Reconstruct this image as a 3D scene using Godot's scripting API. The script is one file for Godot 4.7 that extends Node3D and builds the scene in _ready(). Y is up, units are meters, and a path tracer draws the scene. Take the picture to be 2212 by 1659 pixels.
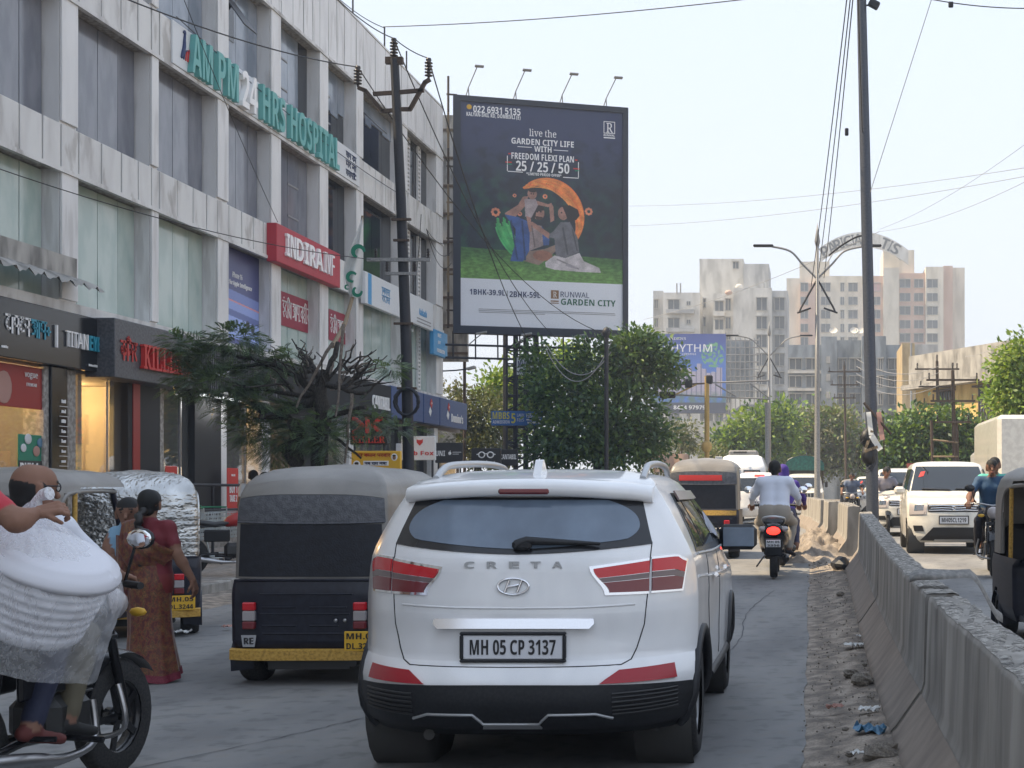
extends Node3D
# A street in heavy traffic: camera looks along the street (-Z). Pixel measures of the photograph (2212 wide) become directions;
# distances come from the ground, the facade plane or known sizes.
const FV := 3023.0
const CX := 1755.0
const CY := 1056.0
const EYE := 1.5
const FACE := 14.5          # the facade stands at X = -FACE
var rng := RandomNumberGenerator.new()
var M := {}
var taken := {}

func _ready() -> void:
	rng.seed = 20240611
	# ---- camera
	var cam = Camera3D.new()
	cam.name = "camera"
	cam.projection = Camera3D.PROJECTION_FRUSTUM
	cam.near = 0.1
	cam.far = 4000.0
	cam.size = 1659.0 * 0.1 / FV
	cam.frustum_offset = Vector2((1106.0 - CX) * 0.1 / FV,(CY - 829.5) * 0.1 / FV)
	cam.position = Vector3(0,EYE,0)
	add_child(cam)
	cam.current = true
	# ---- sky, exposure, haze
	var sm = ProceduralSkyMaterial.new()
	sm.sky_top_color = Color(0.705,0.76,0.845)
	sm.sky_horizon_color = Color(0.77,0.785,0.805)
	sm.sky_curve = 0.22
	sm.ground_bottom_color = Color(0.35,0.33,0.30)
	sm.ground_horizon_color = Color(0.72,0.74,0.76)
	sm.sky_energy_multiplier = 1.0
	var sky = Sky.new()
	sky.sky_material = sm
	var env = Environment.new()
	env.background_mode = Environment.BG_SKY
	env.sky = sky
	env.tonemap_mode = Environment.TONE_MAPPER_LINEAR
	env.tonemap_exposure = 1.86
	env.sdfgi_enabled = true
	env.ssao_enabled = true
	env.ssil_enabled = true
	env.fog_enabled = true
	env.fog_density = 0.0012
	env.fog_light_color = Color(0.86,0.90,0.95)
	var we = WorldEnvironment.new()
	we.name = "world_environment"
	we.environment = env
	add_child(we)
	# ---- sun: from the left, square to the street
	var sun = DirectionalLight3D.new()
	sun.name = "sun"
	sun.light_energy = 1.6
	sun.light_color = Color(1.0,0.91,0.77)
	sun.light_angular_distance = 0.6
	sun.shadow_enabled = true
	sun.look_at_from_position(Vector3(-10,13.2,0.5),Vector3.ZERO,Vector3.UP)
	add_child(sun)
	make_materials()
	# ---- setting, then things
	build_ground()
	build_facade()
	build_shops()
	build_far_buildings()
	build_billboard()
	build_trees()
	build_barriers()
	build_vehicles()
	build_people()
	build_poles()
	build_street_signs()
	build_small_things()

# ------------------------------------------------------------------ places
func px(x: float,y: float,z: float) -> Vector3:
	return Vector3((x - CX) * z / FV,EYE - (y - CY) * z / FV,-z)

func gy(x: float,z: float) -> float:       # height of the road: it climbs a little towards the middle of the street
	return 0.35 * smoothstep(9.0,26.0,z) * smoothstep(-6.0,-1.5,x)

func on_ground(x: float,z: float,lift := 0.0) -> Vector3:
	return Vector3(x,gy(x,z) + lift,-z)

func fz(x: float,off := 0.0) -> float:     # distance along the street of a pixel column on the facade
	return FV * (FACE - off) / (CX - x)

# ------------------------------------------------------------------ nodes
func numbered(called: String) -> String:
	if not taken.has(called):
		taken[called] = 0
		return called
	taken[called] += 1
	return "%s_%03d" % [called,taken[called]]

func thing(called: String,label: String,category: String,at := Vector3.ZERO,turn := 0.0,group := "") -> Node3D:
	var o = Node3D.new()
	o.name = numbered(called)
	add_child(o)
	o.position = at
	o.rotation.y = turn
	tag(o,label,category,group)
	return o

func tag(o: Node,label: String,category: String,group := "") -> void:
	o.set_meta("label",label)
	o.set_meta("category",category)
	if group != "":
		o.set_meta("group",group)

func copy_of(o: Node3D,at: Vector3,turn: float,label: String) -> Node3D:
	var c: Node3D = o.duplicate()
	var base = String(o.name)
	c.name = numbered(base)
	add_child(c)
	c.position = at
	c.rotation = Vector3(0,turn,0)
	c.set_meta("label",label)
	return c

func inst(called: String,mesh: Mesh,m: Material,parent: Node = self) -> MeshInstance3D:
	var o = MeshInstance3D.new()
	o.mesh = mesh
	o.material_override = m
	o.name = numbered(called) if parent == self else called
	parent.add_child(o,true)
	return o

func obj(called: String,s: SurfaceTool,m: Material,parent: Node = self) -> MeshInstance3D:
	return inst(called,done(s),m,parent)

func done(s: SurfaceTool) -> ArrayMesh:
	s.generate_normals()
	s.index()
	return s.commit()

func setting(called: String,s: SurfaceTool,m: Material) -> MeshInstance3D:
	var o = obj(called,s,m)
	o.set_meta("kind","structure")
	return o

# ------------------------------------------------------------------ shapes
func T() -> SurfaceTool:
	var s = SurfaceTool.new()
	s.begin(Mesh.PRIMITIVE_TRIANGLES)
	s.set_smooth_group(-1)
	return s

func tri(s: SurfaceTool,a: Vector3,b: Vector3,c: Vector3) -> void:
	s.add_vertex(a)
	s.add_vertex(c)
	s.add_vertex(b)

func quad(s: SurfaceTool,a: Vector3,b: Vector3,c: Vector3,d: Vector3) -> void:   # counter-clockwise from outside
	tri(s,a,b,c)
	tri(s,a,c,d)

func box(s: SurfaceTool,c: Vector3,size: Vector3,b := Basis.IDENTITY) -> void:
	s.set_smooth_group(-1)
	var h = size / 2.0
	var p = []
	for i in 8:
		p.append(c + b * Vector3(h.x if i & 1 else -h.x,h.y if i & 2 else -h.y,h.z if i & 4 else -h.z))
	for f in [[0,2,3,1],[4,5,7,6],[0,4,6,2],[1,3,7,5],[2,6,7,3],[0,1,5,4]]:
		quad(s,p[f[0]],p[f[1]],p[f[2]],p[f[3]])

func span(s: SurfaceTool,lo: Vector3,hi: Vector3) -> void:
	box(s,(lo + hi) / 2.0,(hi - lo).abs())

func cbox(s: SurfaceTool,c: Vector3,size: Vector3,bev: float,b := Basis.IDENTITY) -> void:   # box with chamfered edges
	s.set_smooth_group(-1)
	var h = size / 2.0
	bev = minf(bev,minf(h.x,minf(h.y,h.z)) * 0.95)
	var q = []
	for i in 8:
		var g = Vector3(1 if i & 1 else -1,1 if i & 2 else -1,1 if i & 4 else -1)
		var inn = h - Vector3.ONE * bev
		q.append([c + b * (g * Vector3(h.x,inn.y,inn.z)),c + b * (g * Vector3(inn.x,h.y,inn.z)),c + b * (g * Vector3(inn.x,inn.y,h.z))])
	for f in [[0,2,3,1,2],[4,5,7,6,2],[0,4,6,2,0],[1,3,7,5,0],[2,6,7,3,1],[0,1,5,4,1]]:
		quad(s,q[f[0]][f[4]],q[f[1]][f[4]],q[f[2]][f[4]],q[f[3]][f[4]])
	for e in [[0,1,1,2],[2,3,1,2],[4,5,1,2],[6,7,1,2],[0,2,0,2],[1,3,0,2],[4,6,0,2],[5,7,0,2],[0,4,0,1],[1,5,0,1],[2,6,0,1],[3,7,0,1]]:
		var n: Vector3 = (q[e[0]][e[2]] + q[e[1]][e[3]]) / 2.0 - c
		face_out(s,q[e[0]][e[2]],q[e[1]][e[2]],q[e[1]][e[3]],q[e[0]][e[3]],n)
	for i in 8:
		var n: Vector3 = q[i][0] - c
		if (q[i][1] - q[i][0]).cross(q[i][2] - q[i][0]).dot(n) > 0:
			tri(s,q[i][0],q[i][1],q[i][2])
		else:
			tri(s,q[i][0],q[i][2],q[i][1])

func face_out(s: SurfaceTool,a: Vector3,b: Vector3,c: Vector3,d: Vector3,n: Vector3) -> void:
	if (b - a).cross(c - a).dot(n) > 0:
		quad(s,a,b,c,d)
	else:
		quad(s,a,d,c,b)

func prism(s: SurfaceTool,poly: PackedVector2Array,z0: float,z1: float,xf := Transform3D.IDENTITY) -> void:
	s.set_smooth_group(-1)
	if Geometry2D.is_polygon_clockwise(poly):
		poly = poly.duplicate()
		poly.reverse()
	var t = Geometry2D.triangulate_polygon(poly)
	for i in range(0,t.size(),3):
		var a = poly[t[i]]
		var b = poly[t[i + 1]]
		var c = poly[t[i + 2]]
		if (b - a).cross(c - a) < 0:
			var k = b
			b = c
			c = k
		tri(s,xf * Vector3(a.x,a.y,z1),xf * Vector3(b.x,b.y,z1),xf * Vector3(c.x,c.y,z1))
		tri(s,xf * Vector3(a.x,a.y,z0),xf * Vector3(c.x,c.y,z0),xf * Vector3(b.x,b.y,z0))
	for i in poly.size():
		var a = poly[i]
		var b = poly[(i + 1) % poly.size()]
		quad(s,xf * Vector3(a.x,a.y,z0),xf * Vector3(b.x,b.y,z0),xf * Vector3(b.x,b.y,z1),xf * Vector3(a.x,a.y,z1))

func tube(s: SurfaceTool,pts: Array,rad,n := 8,caps := true) -> void:
	var m = pts.size()
	var rings = []
	var up = Vector3.UP
	for i in m:
		var d: Vector3 = (pts[mini(i + 1,m - 1)] - pts[maxi(i - 1,0)]).normalized()
		if i == 0 and absf(d.dot(up)) > 0.9:
			up = Vector3.RIGHT
		var side = d.cross(up).normalized()
		if side.length() < 0.5:
			side = d.cross(Vector3(0.3,0.5,0.8)).normalized()
		up = side.cross(d).normalized()
		var r: float = rad[i] if rad is Array else rad
		var ring = PackedVector3Array()
		for k in n:
			var a = TAU * k / n
			ring.append(pts[i] + (side * cos(a) + up * sin(a)) * r)
		rings.append(ring)
	s.set_smooth_group(1)
	for i in m - 1:
		for k in n:
			var k2 = (k + 1) % n
			quad(s,rings[i][k],rings[i][k2],rings[i + 1][k2],rings[i + 1][k])
	if caps:
		s.set_smooth_group(-1)
		for k in range(1,n - 1):
			tri(s,rings[0][0],rings[0][k + 1],rings[0][k])
			tri(s,rings[m - 1][0],rings[m - 1][k],rings[m - 1][k + 1])

func lathe(s: SurfaceTool,prof: Array,n: int,xf := Transform3D.IDENTITY,group := 1) -> void:   # profile of (radius,height),turned round y
	s.set_smooth_group(group)
	for i in prof.size() - 1:
		for k in n:
			var a = TAU * k / n
			var b = TAU * (k + 1) / n
			var p: Vector2 = prof[i]
			var q: Vector2 = prof[i + 1]
			var A = xf * Vector3(p.x * cos(a),p.y,-p.x * sin(a))
			var B = xf * Vector3(p.x * cos(b),p.y,-p.x * sin(b))
			var C = xf * Vector3(q.x * cos(b),q.y,-q.x * sin(b))
			var D = xf * Vector3(q.x * cos(a),q.y,-q.x * sin(a))
			if p.x < 1e-5:
				tri(s,A,C,D)
			elif q.x < 1e-5:
				tri(s,A,B,C)
			else:
				quad(s,A,B,C,D)

func loft(s: SurfaceTool,rings: Array,closed := true,caps := false,group := 1) -> void:
	s.set_smooth_group(group)
	for i in rings.size() - 1:
		var n: int = rings[i].size()
		for k in (n if closed else n - 1):
			var k2 = (k + 1) % n
			quad(s,rings[i][k],rings[i][k2],rings[i + 1][k2],rings[i + 1][k])
	if caps:
		s.set_smooth_group(-1)
		for e in [0,rings.size() - 1]:
			var c = Vector3.ZERO
			for p in rings[e]:
				c += p
			c /= rings[e].size()
			for k in rings[e].size():
				var a: Vector3 = rings[e][k]
				var b: Vector3 = rings[e][(k + 1) % rings[e].size()]
				if e == 0:
					tri(s,c,b,a)
				else:
					tri(s,c,a,b)

func grid(s: SurfaceTool,nu: int,nv: int,f: Callable,group := 1) -> void:
	var rows = []
	for j in nv + 1:
		var r = PackedVector3Array()
		for i in nu + 1:
			r.append(f.call(float(i) / nu,float(j) / nv))
		rows.append(r)
	s.set_smooth_group(group)
	for j in nv:
		for i in nu:
			quad(s,rows[j][i],rows[j][i + 1],rows[j + 1][i + 1],rows[j + 1][i])

func ball(s: SurfaceTool,c: Vector3,r: Vector3,n := 10,b := Basis.IDENTITY) -> void:
	var prof = []
	var m = maxi(4,n / 2)
	for i in m + 1:
		var a = -PI / 2 + PI * i / m
		prof.append(Vector2(maxf(cos(a),0.0) if i > 0 and i < m else 0.0,sin(a)))
	lathe(s,prof,n,Transform3D(b * Basis.from_scale(r),c))

func sag(a: Vector3,b: Vector3,drop: float,n := 12) -> Array:
	var p = []
	for i in n + 1:
		var t = float(i) / n
		p.append(a.lerp(b,t) - Vector3(0,drop * 4.0 * t * (1.0 - t),0))
	return p

func bend(pts: Array,n := 6) -> Array:        # a smooth line through points
	var out = []
	for i in pts.size() - 1:
		var p0: Vector3 = pts[maxi(i - 1,0)]
		var p3: Vector3 = pts[mini(i + 2,pts.size() - 1)]
		for k in n:
			out.append(pts[i].cubic_interpolate(pts[i + 1],p0,p3,float(k) / n))
	out.append(pts[-1])
	return out

func printed(called: String,a: Vector3,b: Vector3,c: Vector3,d: Vector3,m: Material,parent: Node) -> MeshInstance3D:
	# a flat sheet with UVs: a lower left, b lower right, c upper right, d upper left
	var s = SurfaceTool.new()
	s.begin(Mesh.PRIMITIVE_TRIANGLES)
	s.set_smooth_group(-1)
	for v in [[a,0,1],[c,1,0],[b,1,1],[a,0,1],[d,0,0],[c,1,0]]:
		s.set_uv(Vector2(v[1],v[2]))
		s.add_vertex(v[0])
	return obj(called,s,m,parent)

# ------------------------------------------------------------------ lettering
var fonts := {}
func font(kind: String) -> SystemFont:
	if not fonts.has(kind):
		var f = SystemFont.new()
		f.font_names = PackedStringArray(["Droid Serif" if kind.begins_with("serif") else "Droid Sans Mono" if kind == "mono" else "Droid Sans"])
		if kind.ends_with("bold"):
			f.font_weight = 700
		fonts[kind] = f
	return fonts[kind]

func letters(text: String,kind: String,w: float,h: float,depth: float,m: Material,parent: Node,xf: Transform3D,called := "lettering",step := 3.0) -> MeshInstance3D:
	# text fitted into w x h about xf.origin, reading along xf.basis.x, facing xf.basis.z
	var t = TextMesh.new()
	t.text = text
	t.font = font(kind)
	t.font_size = 48
	t.pixel_size = 0.01
	t.curve_step = step
	t.depth = 0.1
	var b = t.get_aabb()
	var o = inst(called,t,m,parent)
	var sx = w / maxf(b.size.x,0.001)
	var sy = h / maxf(b.size.y,0.001) if h > 0 else sx
	var c = b.position + b.size / 2.0
	o.transform = xf * Transform3D(Basis.from_scale(Vector3(sx,sy,depth / 0.1)),Vector3(-c.x * sx,-c.y * sy,depth / 2.0))
	return o

const DEV := {
	"ta": [0.58,[[0.3,1,0.3,0.82,0.1,0.68,0.06,0.42,0.22,0.2,0.5,0.24]]],
	"ja": [0.7,[[0.1,0.4,0.3,0.4,0.4,0.62,0.55,0.62],[0.55,1,0.55,0]]],
	"aa": [0.3,[[0.15,1,0.15,0]]],
	"ya": [0.7,[[0.1,0.95,0.08,0.66,0.2,0.45,0.55,0.45],[0.55,1,0.55,0]]],
	"na": [0.66,[[0.05,0.62,0.2,0.5,0.52,0.5],[0.52,1,0.52,0]]],
	"AA": [1.02,[[0.05,0.85,0.3,0.9,0.36,0.72,0.15,0.6,0.36,0.5,0.36,0.22,0.05,0.16],[0.36,0.55,0.62,0.55],[0.62,1,0.62,0],[0.86,1,0.86,0]]],
	"ka": [0.82,[[0.42,1,0.42,0],[0.42,0.7,0.16,0.7,0.06,0.5,0.2,0.34,0.42,0.5],[0.42,0.62,0.66,0.7,0.76,0.5,0.64,0.28]]],
	"i": [0.3,[[0.2,0,0.2,1,0.12,1.2,0.35,1.3,0.7,1.02]]],
	"la": [0.76,[[0.05,0.3,0.1,0.6,0.28,0.62,0.34,0.36,0.36,0.55,0.6,0.66],[0.6,1,0.6,0]]],
	"ra": [0.5,[[0.25,1,0.36,0.82,0.3,0.6,0.12,0.55,0.42,0.08]]],
	"I": [0.52,[[0.3,1,0.3,0.86,0.1,0.76,0.2,0.6,0.42,0.55,0.42,0.36,0.14,0.3,0.32,0.02],[0.26,1.22,0.36,1.22]]],
	"da": [0.56,[[0.3,1,0.3,0.82,0.1,0.66,0.1,0.42,0.32,0.36,0.26,0.2,0.46,0.02]]],
	"va": [0.66,[[0.52,0.66,0.22,0.72,0.1,0.46,0.26,0.3,0.52,0.42],[0.52,1,0.52,0]]],
	"ha": [0.56,[[0.3,1,0.3,0.82,0.12,0.7,0.38,0.55,0.1,0.36,0.38,0.25,0.3,0.02]]],
	"ii": [0.3,[[0.2,0,0.2,1,0.26,1.24,0.0,1.3,-0.22,1.04]]],
	"e": [0.7,[[0.3,1,0.3,0.7,0.1,0.5,0.36,0.06],[0.56,1,0.56,0.5,0.34,0.3]]],
	"pha": [0.86,[[0.1,1,0.1,0.62,0.26,0.42,0.52,0.46],[0.52,1,0.52,0],[0.52,0.62,0.76,0.62,0.72,0.3]]],
	"sa": [0.8,[[0.1,1,0.25,0.7,0.1,0.55,0.35,0.1],[0.25,0.6,0.62,0.6],[0.62,1,0.62,0]]],
	"pa": [0.66,[[0.12,1,0.1,0.6,0.25,0.42,0.52,0.46],[0.52,1,0.52,0]]],
	"ma": [0.72,[[0.12,1,0.12,0.4,0.06,0.3,0.2,0.38,0.56,0.42],[0.56,1,0.56,0]]],
	".": [0.26,[[0.08,0.06,0.16,0.06]]],
	"+": [0.56,[[0.06,0.5,0.5,0.5],[0.28,0.74,0.28,0.26]]],
	" ": [0.34,[]],
}

func devanagari(glyphs: Array,w: float,h: float,thick: float,depth: float,m: Material,parent: Node,xf: Transform3D,called := "lettering") -> MeshInstance3D:
	var total = 0.0
	for g in glyphs:
		total += DEV[g][0]
	var s = T()
	var x = -total / 2.0
	var k = Vector2(w / total,h)
	for g in glyphs:
		var lines: Array = DEV[g][1].duplicate()
		if not g in [" ",".","+"]:
			lines.append([-0.02,1,DEV[g][0] + 0.02,1])
		for l in lines:
			for i in range(0,l.size() - 2,2):
				var a = Vector2(l[i] + x,l[i + 1] - 0.5) * k
				var b = Vector2(l[i + 2] + x,l[i + 3] - 0.5) * k
				var d = (b - a).normalized()
				box(s,xf * Vector3((a.x + b.x) / 2,(a.y + b.y) / 2,depth / 2),Vector3(a.distance_to(b) + thick * 0.7,thick,depth),xf.basis * Basis(Vector3(d.x,d.y,0),Vector3(-d.y,d.x,0),Vector3(0,0,1)))
		x += DEV[g][0]
	return obj(called,s,m,parent)

# ------------------------------------------------------------------ materials
func lin(r: float,g: float,b: float) -> Color:
	return Color(r,g,b).linear_to_srgb()

func plain(called: String,r: float,g: float,b: float,rough := 0.7,metal := 0.0) -> StandardMaterial3D:
	var m = StandardMaterial3D.new()
	m.resource_name = called
	m.albedo_color = lin(r,g,b)
	m.roughness = rough
	m.metallic = metal
	M[called] = m
	return m

func noise_tex(freq: float,ramp: Array,size := 512,oct := 5,kind := FastNoiseLite.TYPE_SIMPLEX_SMOOTH,sd := 1) -> NoiseTexture2D:
	var n = FastNoiseLite.new()
	n.seed = sd
	n.noise_type = kind
	n.frequency = freq
	n.fractal_octaves = oct
	var t = NoiseTexture2D.new()
	t.width = size
	t.height = size
	t.seamless = true
	t.noise = n
	if ramp.size():
		var g = Gradient.new()
		var offs = PackedFloat32Array()
		var cols = PackedColorArray()
		for r in ramp:
			offs.append(r[0])
			cols.append(lin(r[1],r[2],r[3]))
		g.offsets = offs
		g.colors = cols
		t.color_ramp = g
	return t

func mottled(called: String,ramp: Array,metres: float,rough := 0.8,freq := 0.012,stretch := Vector3.ONE,bump := 0.0,sd := 1,metal := 0.0) -> StandardMaterial3D:
	# colour from noise laid out in the world, one tile every `metres`
	var m = plain(called,1,1,1,rough,metal)
	m.albedo_texture = noise_tex(freq,ramp,512,6,FastNoiseLite.TYPE_SIMPLEX_SMOOTH,sd)
	m.uv1_triplanar = true
	m.uv1_world_triplanar = true
	m.uv1_scale = stretch / metres
	if bump > 0:
		m.heightmap_enabled = true
		m.heightmap_texture = noise_tex(freq * 4.0,[],512,5,FastNoiseLite.TYPE_SIMPLEX_SMOOTH,sd + 7)
		m.heightmap_scale = bump
	return m

func detail(m: StandardMaterial3D,ramp: Array,metres: float,freq: float,stretch := Vector3.ONE,sd := 3) -> void:   # a second pattern multiplied over the first
	m.detail_enabled = true
	m.detail_blend_mode = BaseMaterial3D.BLEND_MODE_MUL
	m.detail_uv_layer = BaseMaterial3D.DETAIL_UV_2
	m.detail_albedo = noise_tex(freq,ramp,512,5,FastNoiseLite.TYPE_SIMPLEX_SMOOTH,sd)
	m.uv2_triplanar = true
	m.uv2_world_triplanar = true
	m.uv2_scale = stretch / metres

func glowing(called: String,r: float,g: float,b: float,e: float) -> StandardMaterial3D:
	var m = plain(called,r * 0.5,g * 0.5,b * 0.5,0.4)
	m.emission_enabled = true
	m.emission = lin(r,g,b)
	m.emission_energy_multiplier = e
	return m

func make_materials() -> void:
	# ground
	var road = mottled("road",[[0.2,0.15,0.15,0.152],[0.5,0.195,0.195,0.193],[0.8,0.24,0.237,0.23]],7.0,0.88,0.01,Vector3(1,1,0.35),0.35,4)
	detail(road,[[0.22,0.76,0.76,0.76],[0.40,0.96,0.96,0.96],[0.6,1,1,1],[0.9,1,0.97,0.93]],2.6,0.02,Vector3(1,1,1),9)
	var dirt = mottled("dirt",[[0.2,0.15,0.13,0.11],[0.5,0.26,0.218,0.178],[0.8,0.39,0.335,0.275]],1.7,0.95,0.014,Vector3.ONE,0.6,12)
	detail(dirt,[[0.3,0.7,0.7,0.7],[0.6,1,1,1]],0.5,0.05,Vector3.ONE,13)
	var gm = mottled("soil",[[0.3,0.16,0.135,0.105],[0.7,0.28,0.24,0.19]],6.0,0.95,0.015,Vector3.ONE,1.0,21)
	detail(gm,[[0.3,0.7,0.7,0.7],[0.6,1,1,1]],1.1,0.04)
	mottled("pavement",[[0.3,0.17,0.155,0.14],[0.7,0.27,0.25,0.225]],2.2,0.92,0.02,Vector3.ONE,0.5,31)
	var cc = mottled("concrete",[[0.15,0.19,0.18,0.165],[0.5,0.29,0.275,0.25],[0.85,0.37,0.35,0.32]],3.4,0.92,0.010,Vector3(1,0.4,1),0.12,41)
	detail(cc,[[0.28,0.68,0.67,0.66],[0.5,1,1,1]],2.2,0.012,Vector3(1,0.22,1),43)
	var ct = mottled("rough_concrete",[[0.2,0.12,0.115,0.105],[0.5,0.34,0.32,0.29],[0.8,0.50,0.48,0.44]],0.55,0.95,0.02,Vector3.ONE,1.2,44)
	detail(ct,[[0.3,0.6,0.6,0.6],[0.6,1,1,1]],1.4,0.02)
	mottled("concrete_dusty",[[0.2,0.18,0.155,0.135],[0.8,0.30,0.255,0.215]],2.0,0.95,0.012,Vector3(1,0.6,1),0.1,46)
	mottled("tarp_grey",[[0.2,0.12,0.12,0.115],[0.8,0.26,0.25,0.235]],0.5,0.85,0.02)
	plain("white_paint",0.72,0.72,0.70,0.6)
	# the facade: stained cladding
	var cl = mottled("cladding",[[0.2,0.44,0.43,0.42],[0.42,0.57,0.565,0.555],[0.75,0.64,0.64,0.63]],3.1,0.55,0.008,Vector3(1,0.3,1),0.0,51)
	detail(cl,[[0.2,0.70,0.68,0.66],[0.34,1,1,1]],4.3,0.010,Vector3(1,0.4,1),52)
	var cs = mottled("cladding_clean",[[0.3,0.63,0.63,0.63],[0.7,0.70,0.70,0.70]],3.5,0.5,0.008,Vector3(1,0.3,1),0.0,53)
	detail(cs,[[0.2,0.82,0.81,0.80],[0.4,1,1,1]],2.6,0.012,Vector3(1,0.14,1),54)
	mottled("soffit",[[0.3,0.24,0.22,0.20],[0.7,0.42,0.40,0.37]],1.5,0.9,0.02)
	plain("joint_dark",0.05,0.05,0.055,0.8)
	var g1 = mottled("glass_green",[[0.3,0.33,0.42,0.39],[0.7,0.42,0.50,0.465]],3.3,0.14,0.008,Vector3(1,0.5,1),0.0,61)
	g1.metallic_specular = 0.6
	var g2 = mottled("glass_grey",[[0.3,0.145,0.155,0.185],[0.7,0.195,0.205,0.235]],3.0,0.14,0.009,Vector3(1,0.35,1),0.0,62)
	g2.metallic_specular = 0.6
	var g3 = mottled("glass_blue",[[0.3,0.16,0.195,0.245],[0.7,0.25,0.285,0.34]],3.4,0.12,0.008,Vector3(1,0.4,1),0.0,63)
	g3.metallic_specular = 0.6
	var g4 = plain("glass_and_room_dark",0.022,0.025,0.03,0.06)  # dark panes; also painted as unlit rooms in broken and open windows
	g4.metallic_specular = 0.6
	var sg = plain("shop_glass",0.6,0.62,0.6,0.02)
	sg.transparency = BaseMaterial3D.TRANSPARENCY_ALPHA
	sg.albedo_color.a = 0.06
	sg.metallic_specular = 0.7
	plain("black_matt",0.012,0.012,0.013,0.7)
	plain("black_gloss",0.012,0.013,0.016,0.15)
	plain("charcoal",0.030,0.030,0.031,0.5)
	plain("shop_red",0.30,0.02,0.015,0.5)
	plain("shop_wall",0.24,0.19,0.12,0.9)
	plain("shop_dark_wall",0.20,0.18,0.16,0.9)
	plain("shop_floor",0.2,0.18,0.15,0.4)
	plain("wood",0.24,0.13,0.06,0.5)
	plain("mannequin_white",0.7,0.68,0.65,0.4)
	plain("cloth_blue",0.04,0.09,0.22,0.9)
	plain("cloth_green",0.05,0.22,0.08,0.9)
	# lettering and prints
	plain("ink_white",0.80,0.80,0.80,0.5)
	plain("ink_black",0.015,0.015,0.017,0.5)
	plain("ink_teal",0.13,0.38,0.36,0.5)
	plain("ink_grey",0.22,0.22,0.23,0.5)
	plain("ink_red",0.50,0.025,0.02,0.45)
	plain("ink_orange",0.72,0.22,0.03,0.5)
	plain("ink_cyan",0.03,0.30,0.42,0.45)
	plain("ink_navy",0.02,0.035,0.11,0.5)
	plain("frame_navy",0.022,0.028,0.045,0.6)
	plain("ink_green",0.01,0.11,0.06,0.5)
	plain("ink_yellow",0.70,0.62,0.08,0.5)
	plain("sign_red",0.40,0.030,0.045,0.5)
	plain("banner_red",0.27,0.028,0.05,0.6)
	plain("sign_white",0.62,0.64,0.66,0.45)
	plain("sign_blue",0.055,0.28,0.55,0.45)
	mottled("pizza_blue",[[0.3,0.030,0.065,0.19],[0.7,0.042,0.085,0.23]],1.3,0.5,0.02)
	plain("banner_blue",0.04,0.16,0.48,0.5)
	plain("sign_green",0.01,0.20,0.12,0.5)
	plain("sign_amber",0.62,0.36,0.03,0.5)
	# vehicles
	var wp = mottled("car_white",[[0.3,0.74,0.745,0.75],[0.7,0.82,0.82,0.82]],1.6,0.28,0.008,Vector3(1,0.5,1),0.0,71)
	wp.clearcoat_enabled = true
	wp.clearcoat = 0.8
	wp.clearcoat_roughness = 0.06
	var wc = mottled("car_cream",[[0.3,0.60,0.58,0.53],[0.7,0.70,0.68,0.62]],1.2,0.3,0.01,Vector3.ONE,0.0,72)
	wc.clearcoat_enabled = true
	wc.clearcoat = 0.7
	wc.clearcoat_roughness = 0.1
	var rg = mottled("sky_tinted_glass",[[0.2,0.09,0.12,0.165],[0.55,0.13,0.175,0.235],[0.85,0.18,0.23,0.30]],2.2,0.16,0.008,Vector3.ONE,0.0,73)  # bluish ramp puts the reflected sky into the glass colour
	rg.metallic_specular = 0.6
	var cg = plain("car_glass",0.012,0.014,0.016,0.03)
	cg.metallic_specular = 0.7
	plain("glass_band",0.02,0.021,0.024,0.18)
	mottled("plastic_black",[[0.3,0.008,0.009,0.012],[0.7,0.016,0.017,0.020]],0.4,0.55,0.03)
	plain("underbody",0.06,0.058,0.055,0.9)
	plain("gap_dark",0.02,0.02,0.022,0.8)
	plain("chrome",0.80,0.80,0.82,0.08,1.0)
	plain("steel",0.42,0.42,0.43,0.35,1.0)
	plain("silver_paint",0.45,0.46,0.47,0.35,0.6)
	var rr = plain("lamp_red",0.55,0.012,0.02,0.22)
	rr.clearcoat_enabled = true
	rr.clearcoat = 0.4
	rr.clearcoat_roughness = 0.03
	plain("lamp_bumper",0.34,0.012,0.022,0.25)
	var rd = plain("lamp_dark_red",0.16,0.006,0.012,0.10)
	rd.clearcoat_enabled = true
	rd.clearcoat = 1.0
	var lc = plain("lamp_clear",0.34,0.31,0.31,0.12)
	lc.clearcoat_enabled = true
	lc.clearcoat = 1.0
	var lg = plain("lamp_smoke",0.14,0.09,0.09,0.12)
	lg.clearcoat_enabled = true
	lg.clearcoat = 1.0
	glowing("brake_glow",1.0,0.03,0.02,2.2)
	glowing("amber_glow",1.0,0.42,0.02,1.6)
	glowing("tube_light",0.95,1.0,1.0,1.6)
	glowing("warm_light",1.0,0.78,0.45,2.0)
	mottled("tyre",[[0.3,0.016,0.016,0.017],[0.7,0.040,0.038,0.036]],0.3,0.9,0.03)
	plain("rim_grey",0.16,0.16,0.17,0.4,0.5)
	plain("plate_white",0.68,0.69,0.72,0.45)
	plain("plate_yellow",0.72,0.42,0.03,0.5)
	var hc = mottled("hood_canvas",[[0.2,0.165,0.155,0.142],[0.5,0.20,0.19,0.175],[0.8,0.235,0.222,0.205]],2.4,0.42,0.008,Vector3.ONE,0.1,81)
	hc.metallic_specular = 0.5
	mottled("hood_black",[[0.3,0.004,0.005,0.010],[0.7,0.008,0.010,0.018]],0.8,0.5,0.02,Vector3.ONE,0.1,82)
	mottled("hood_grey",[[0.3,0.055,0.058,0.068],[0.7,0.095,0.098,0.11]],0.7,0.38,0.02,Vector3.ONE,0.3,83)
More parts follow.
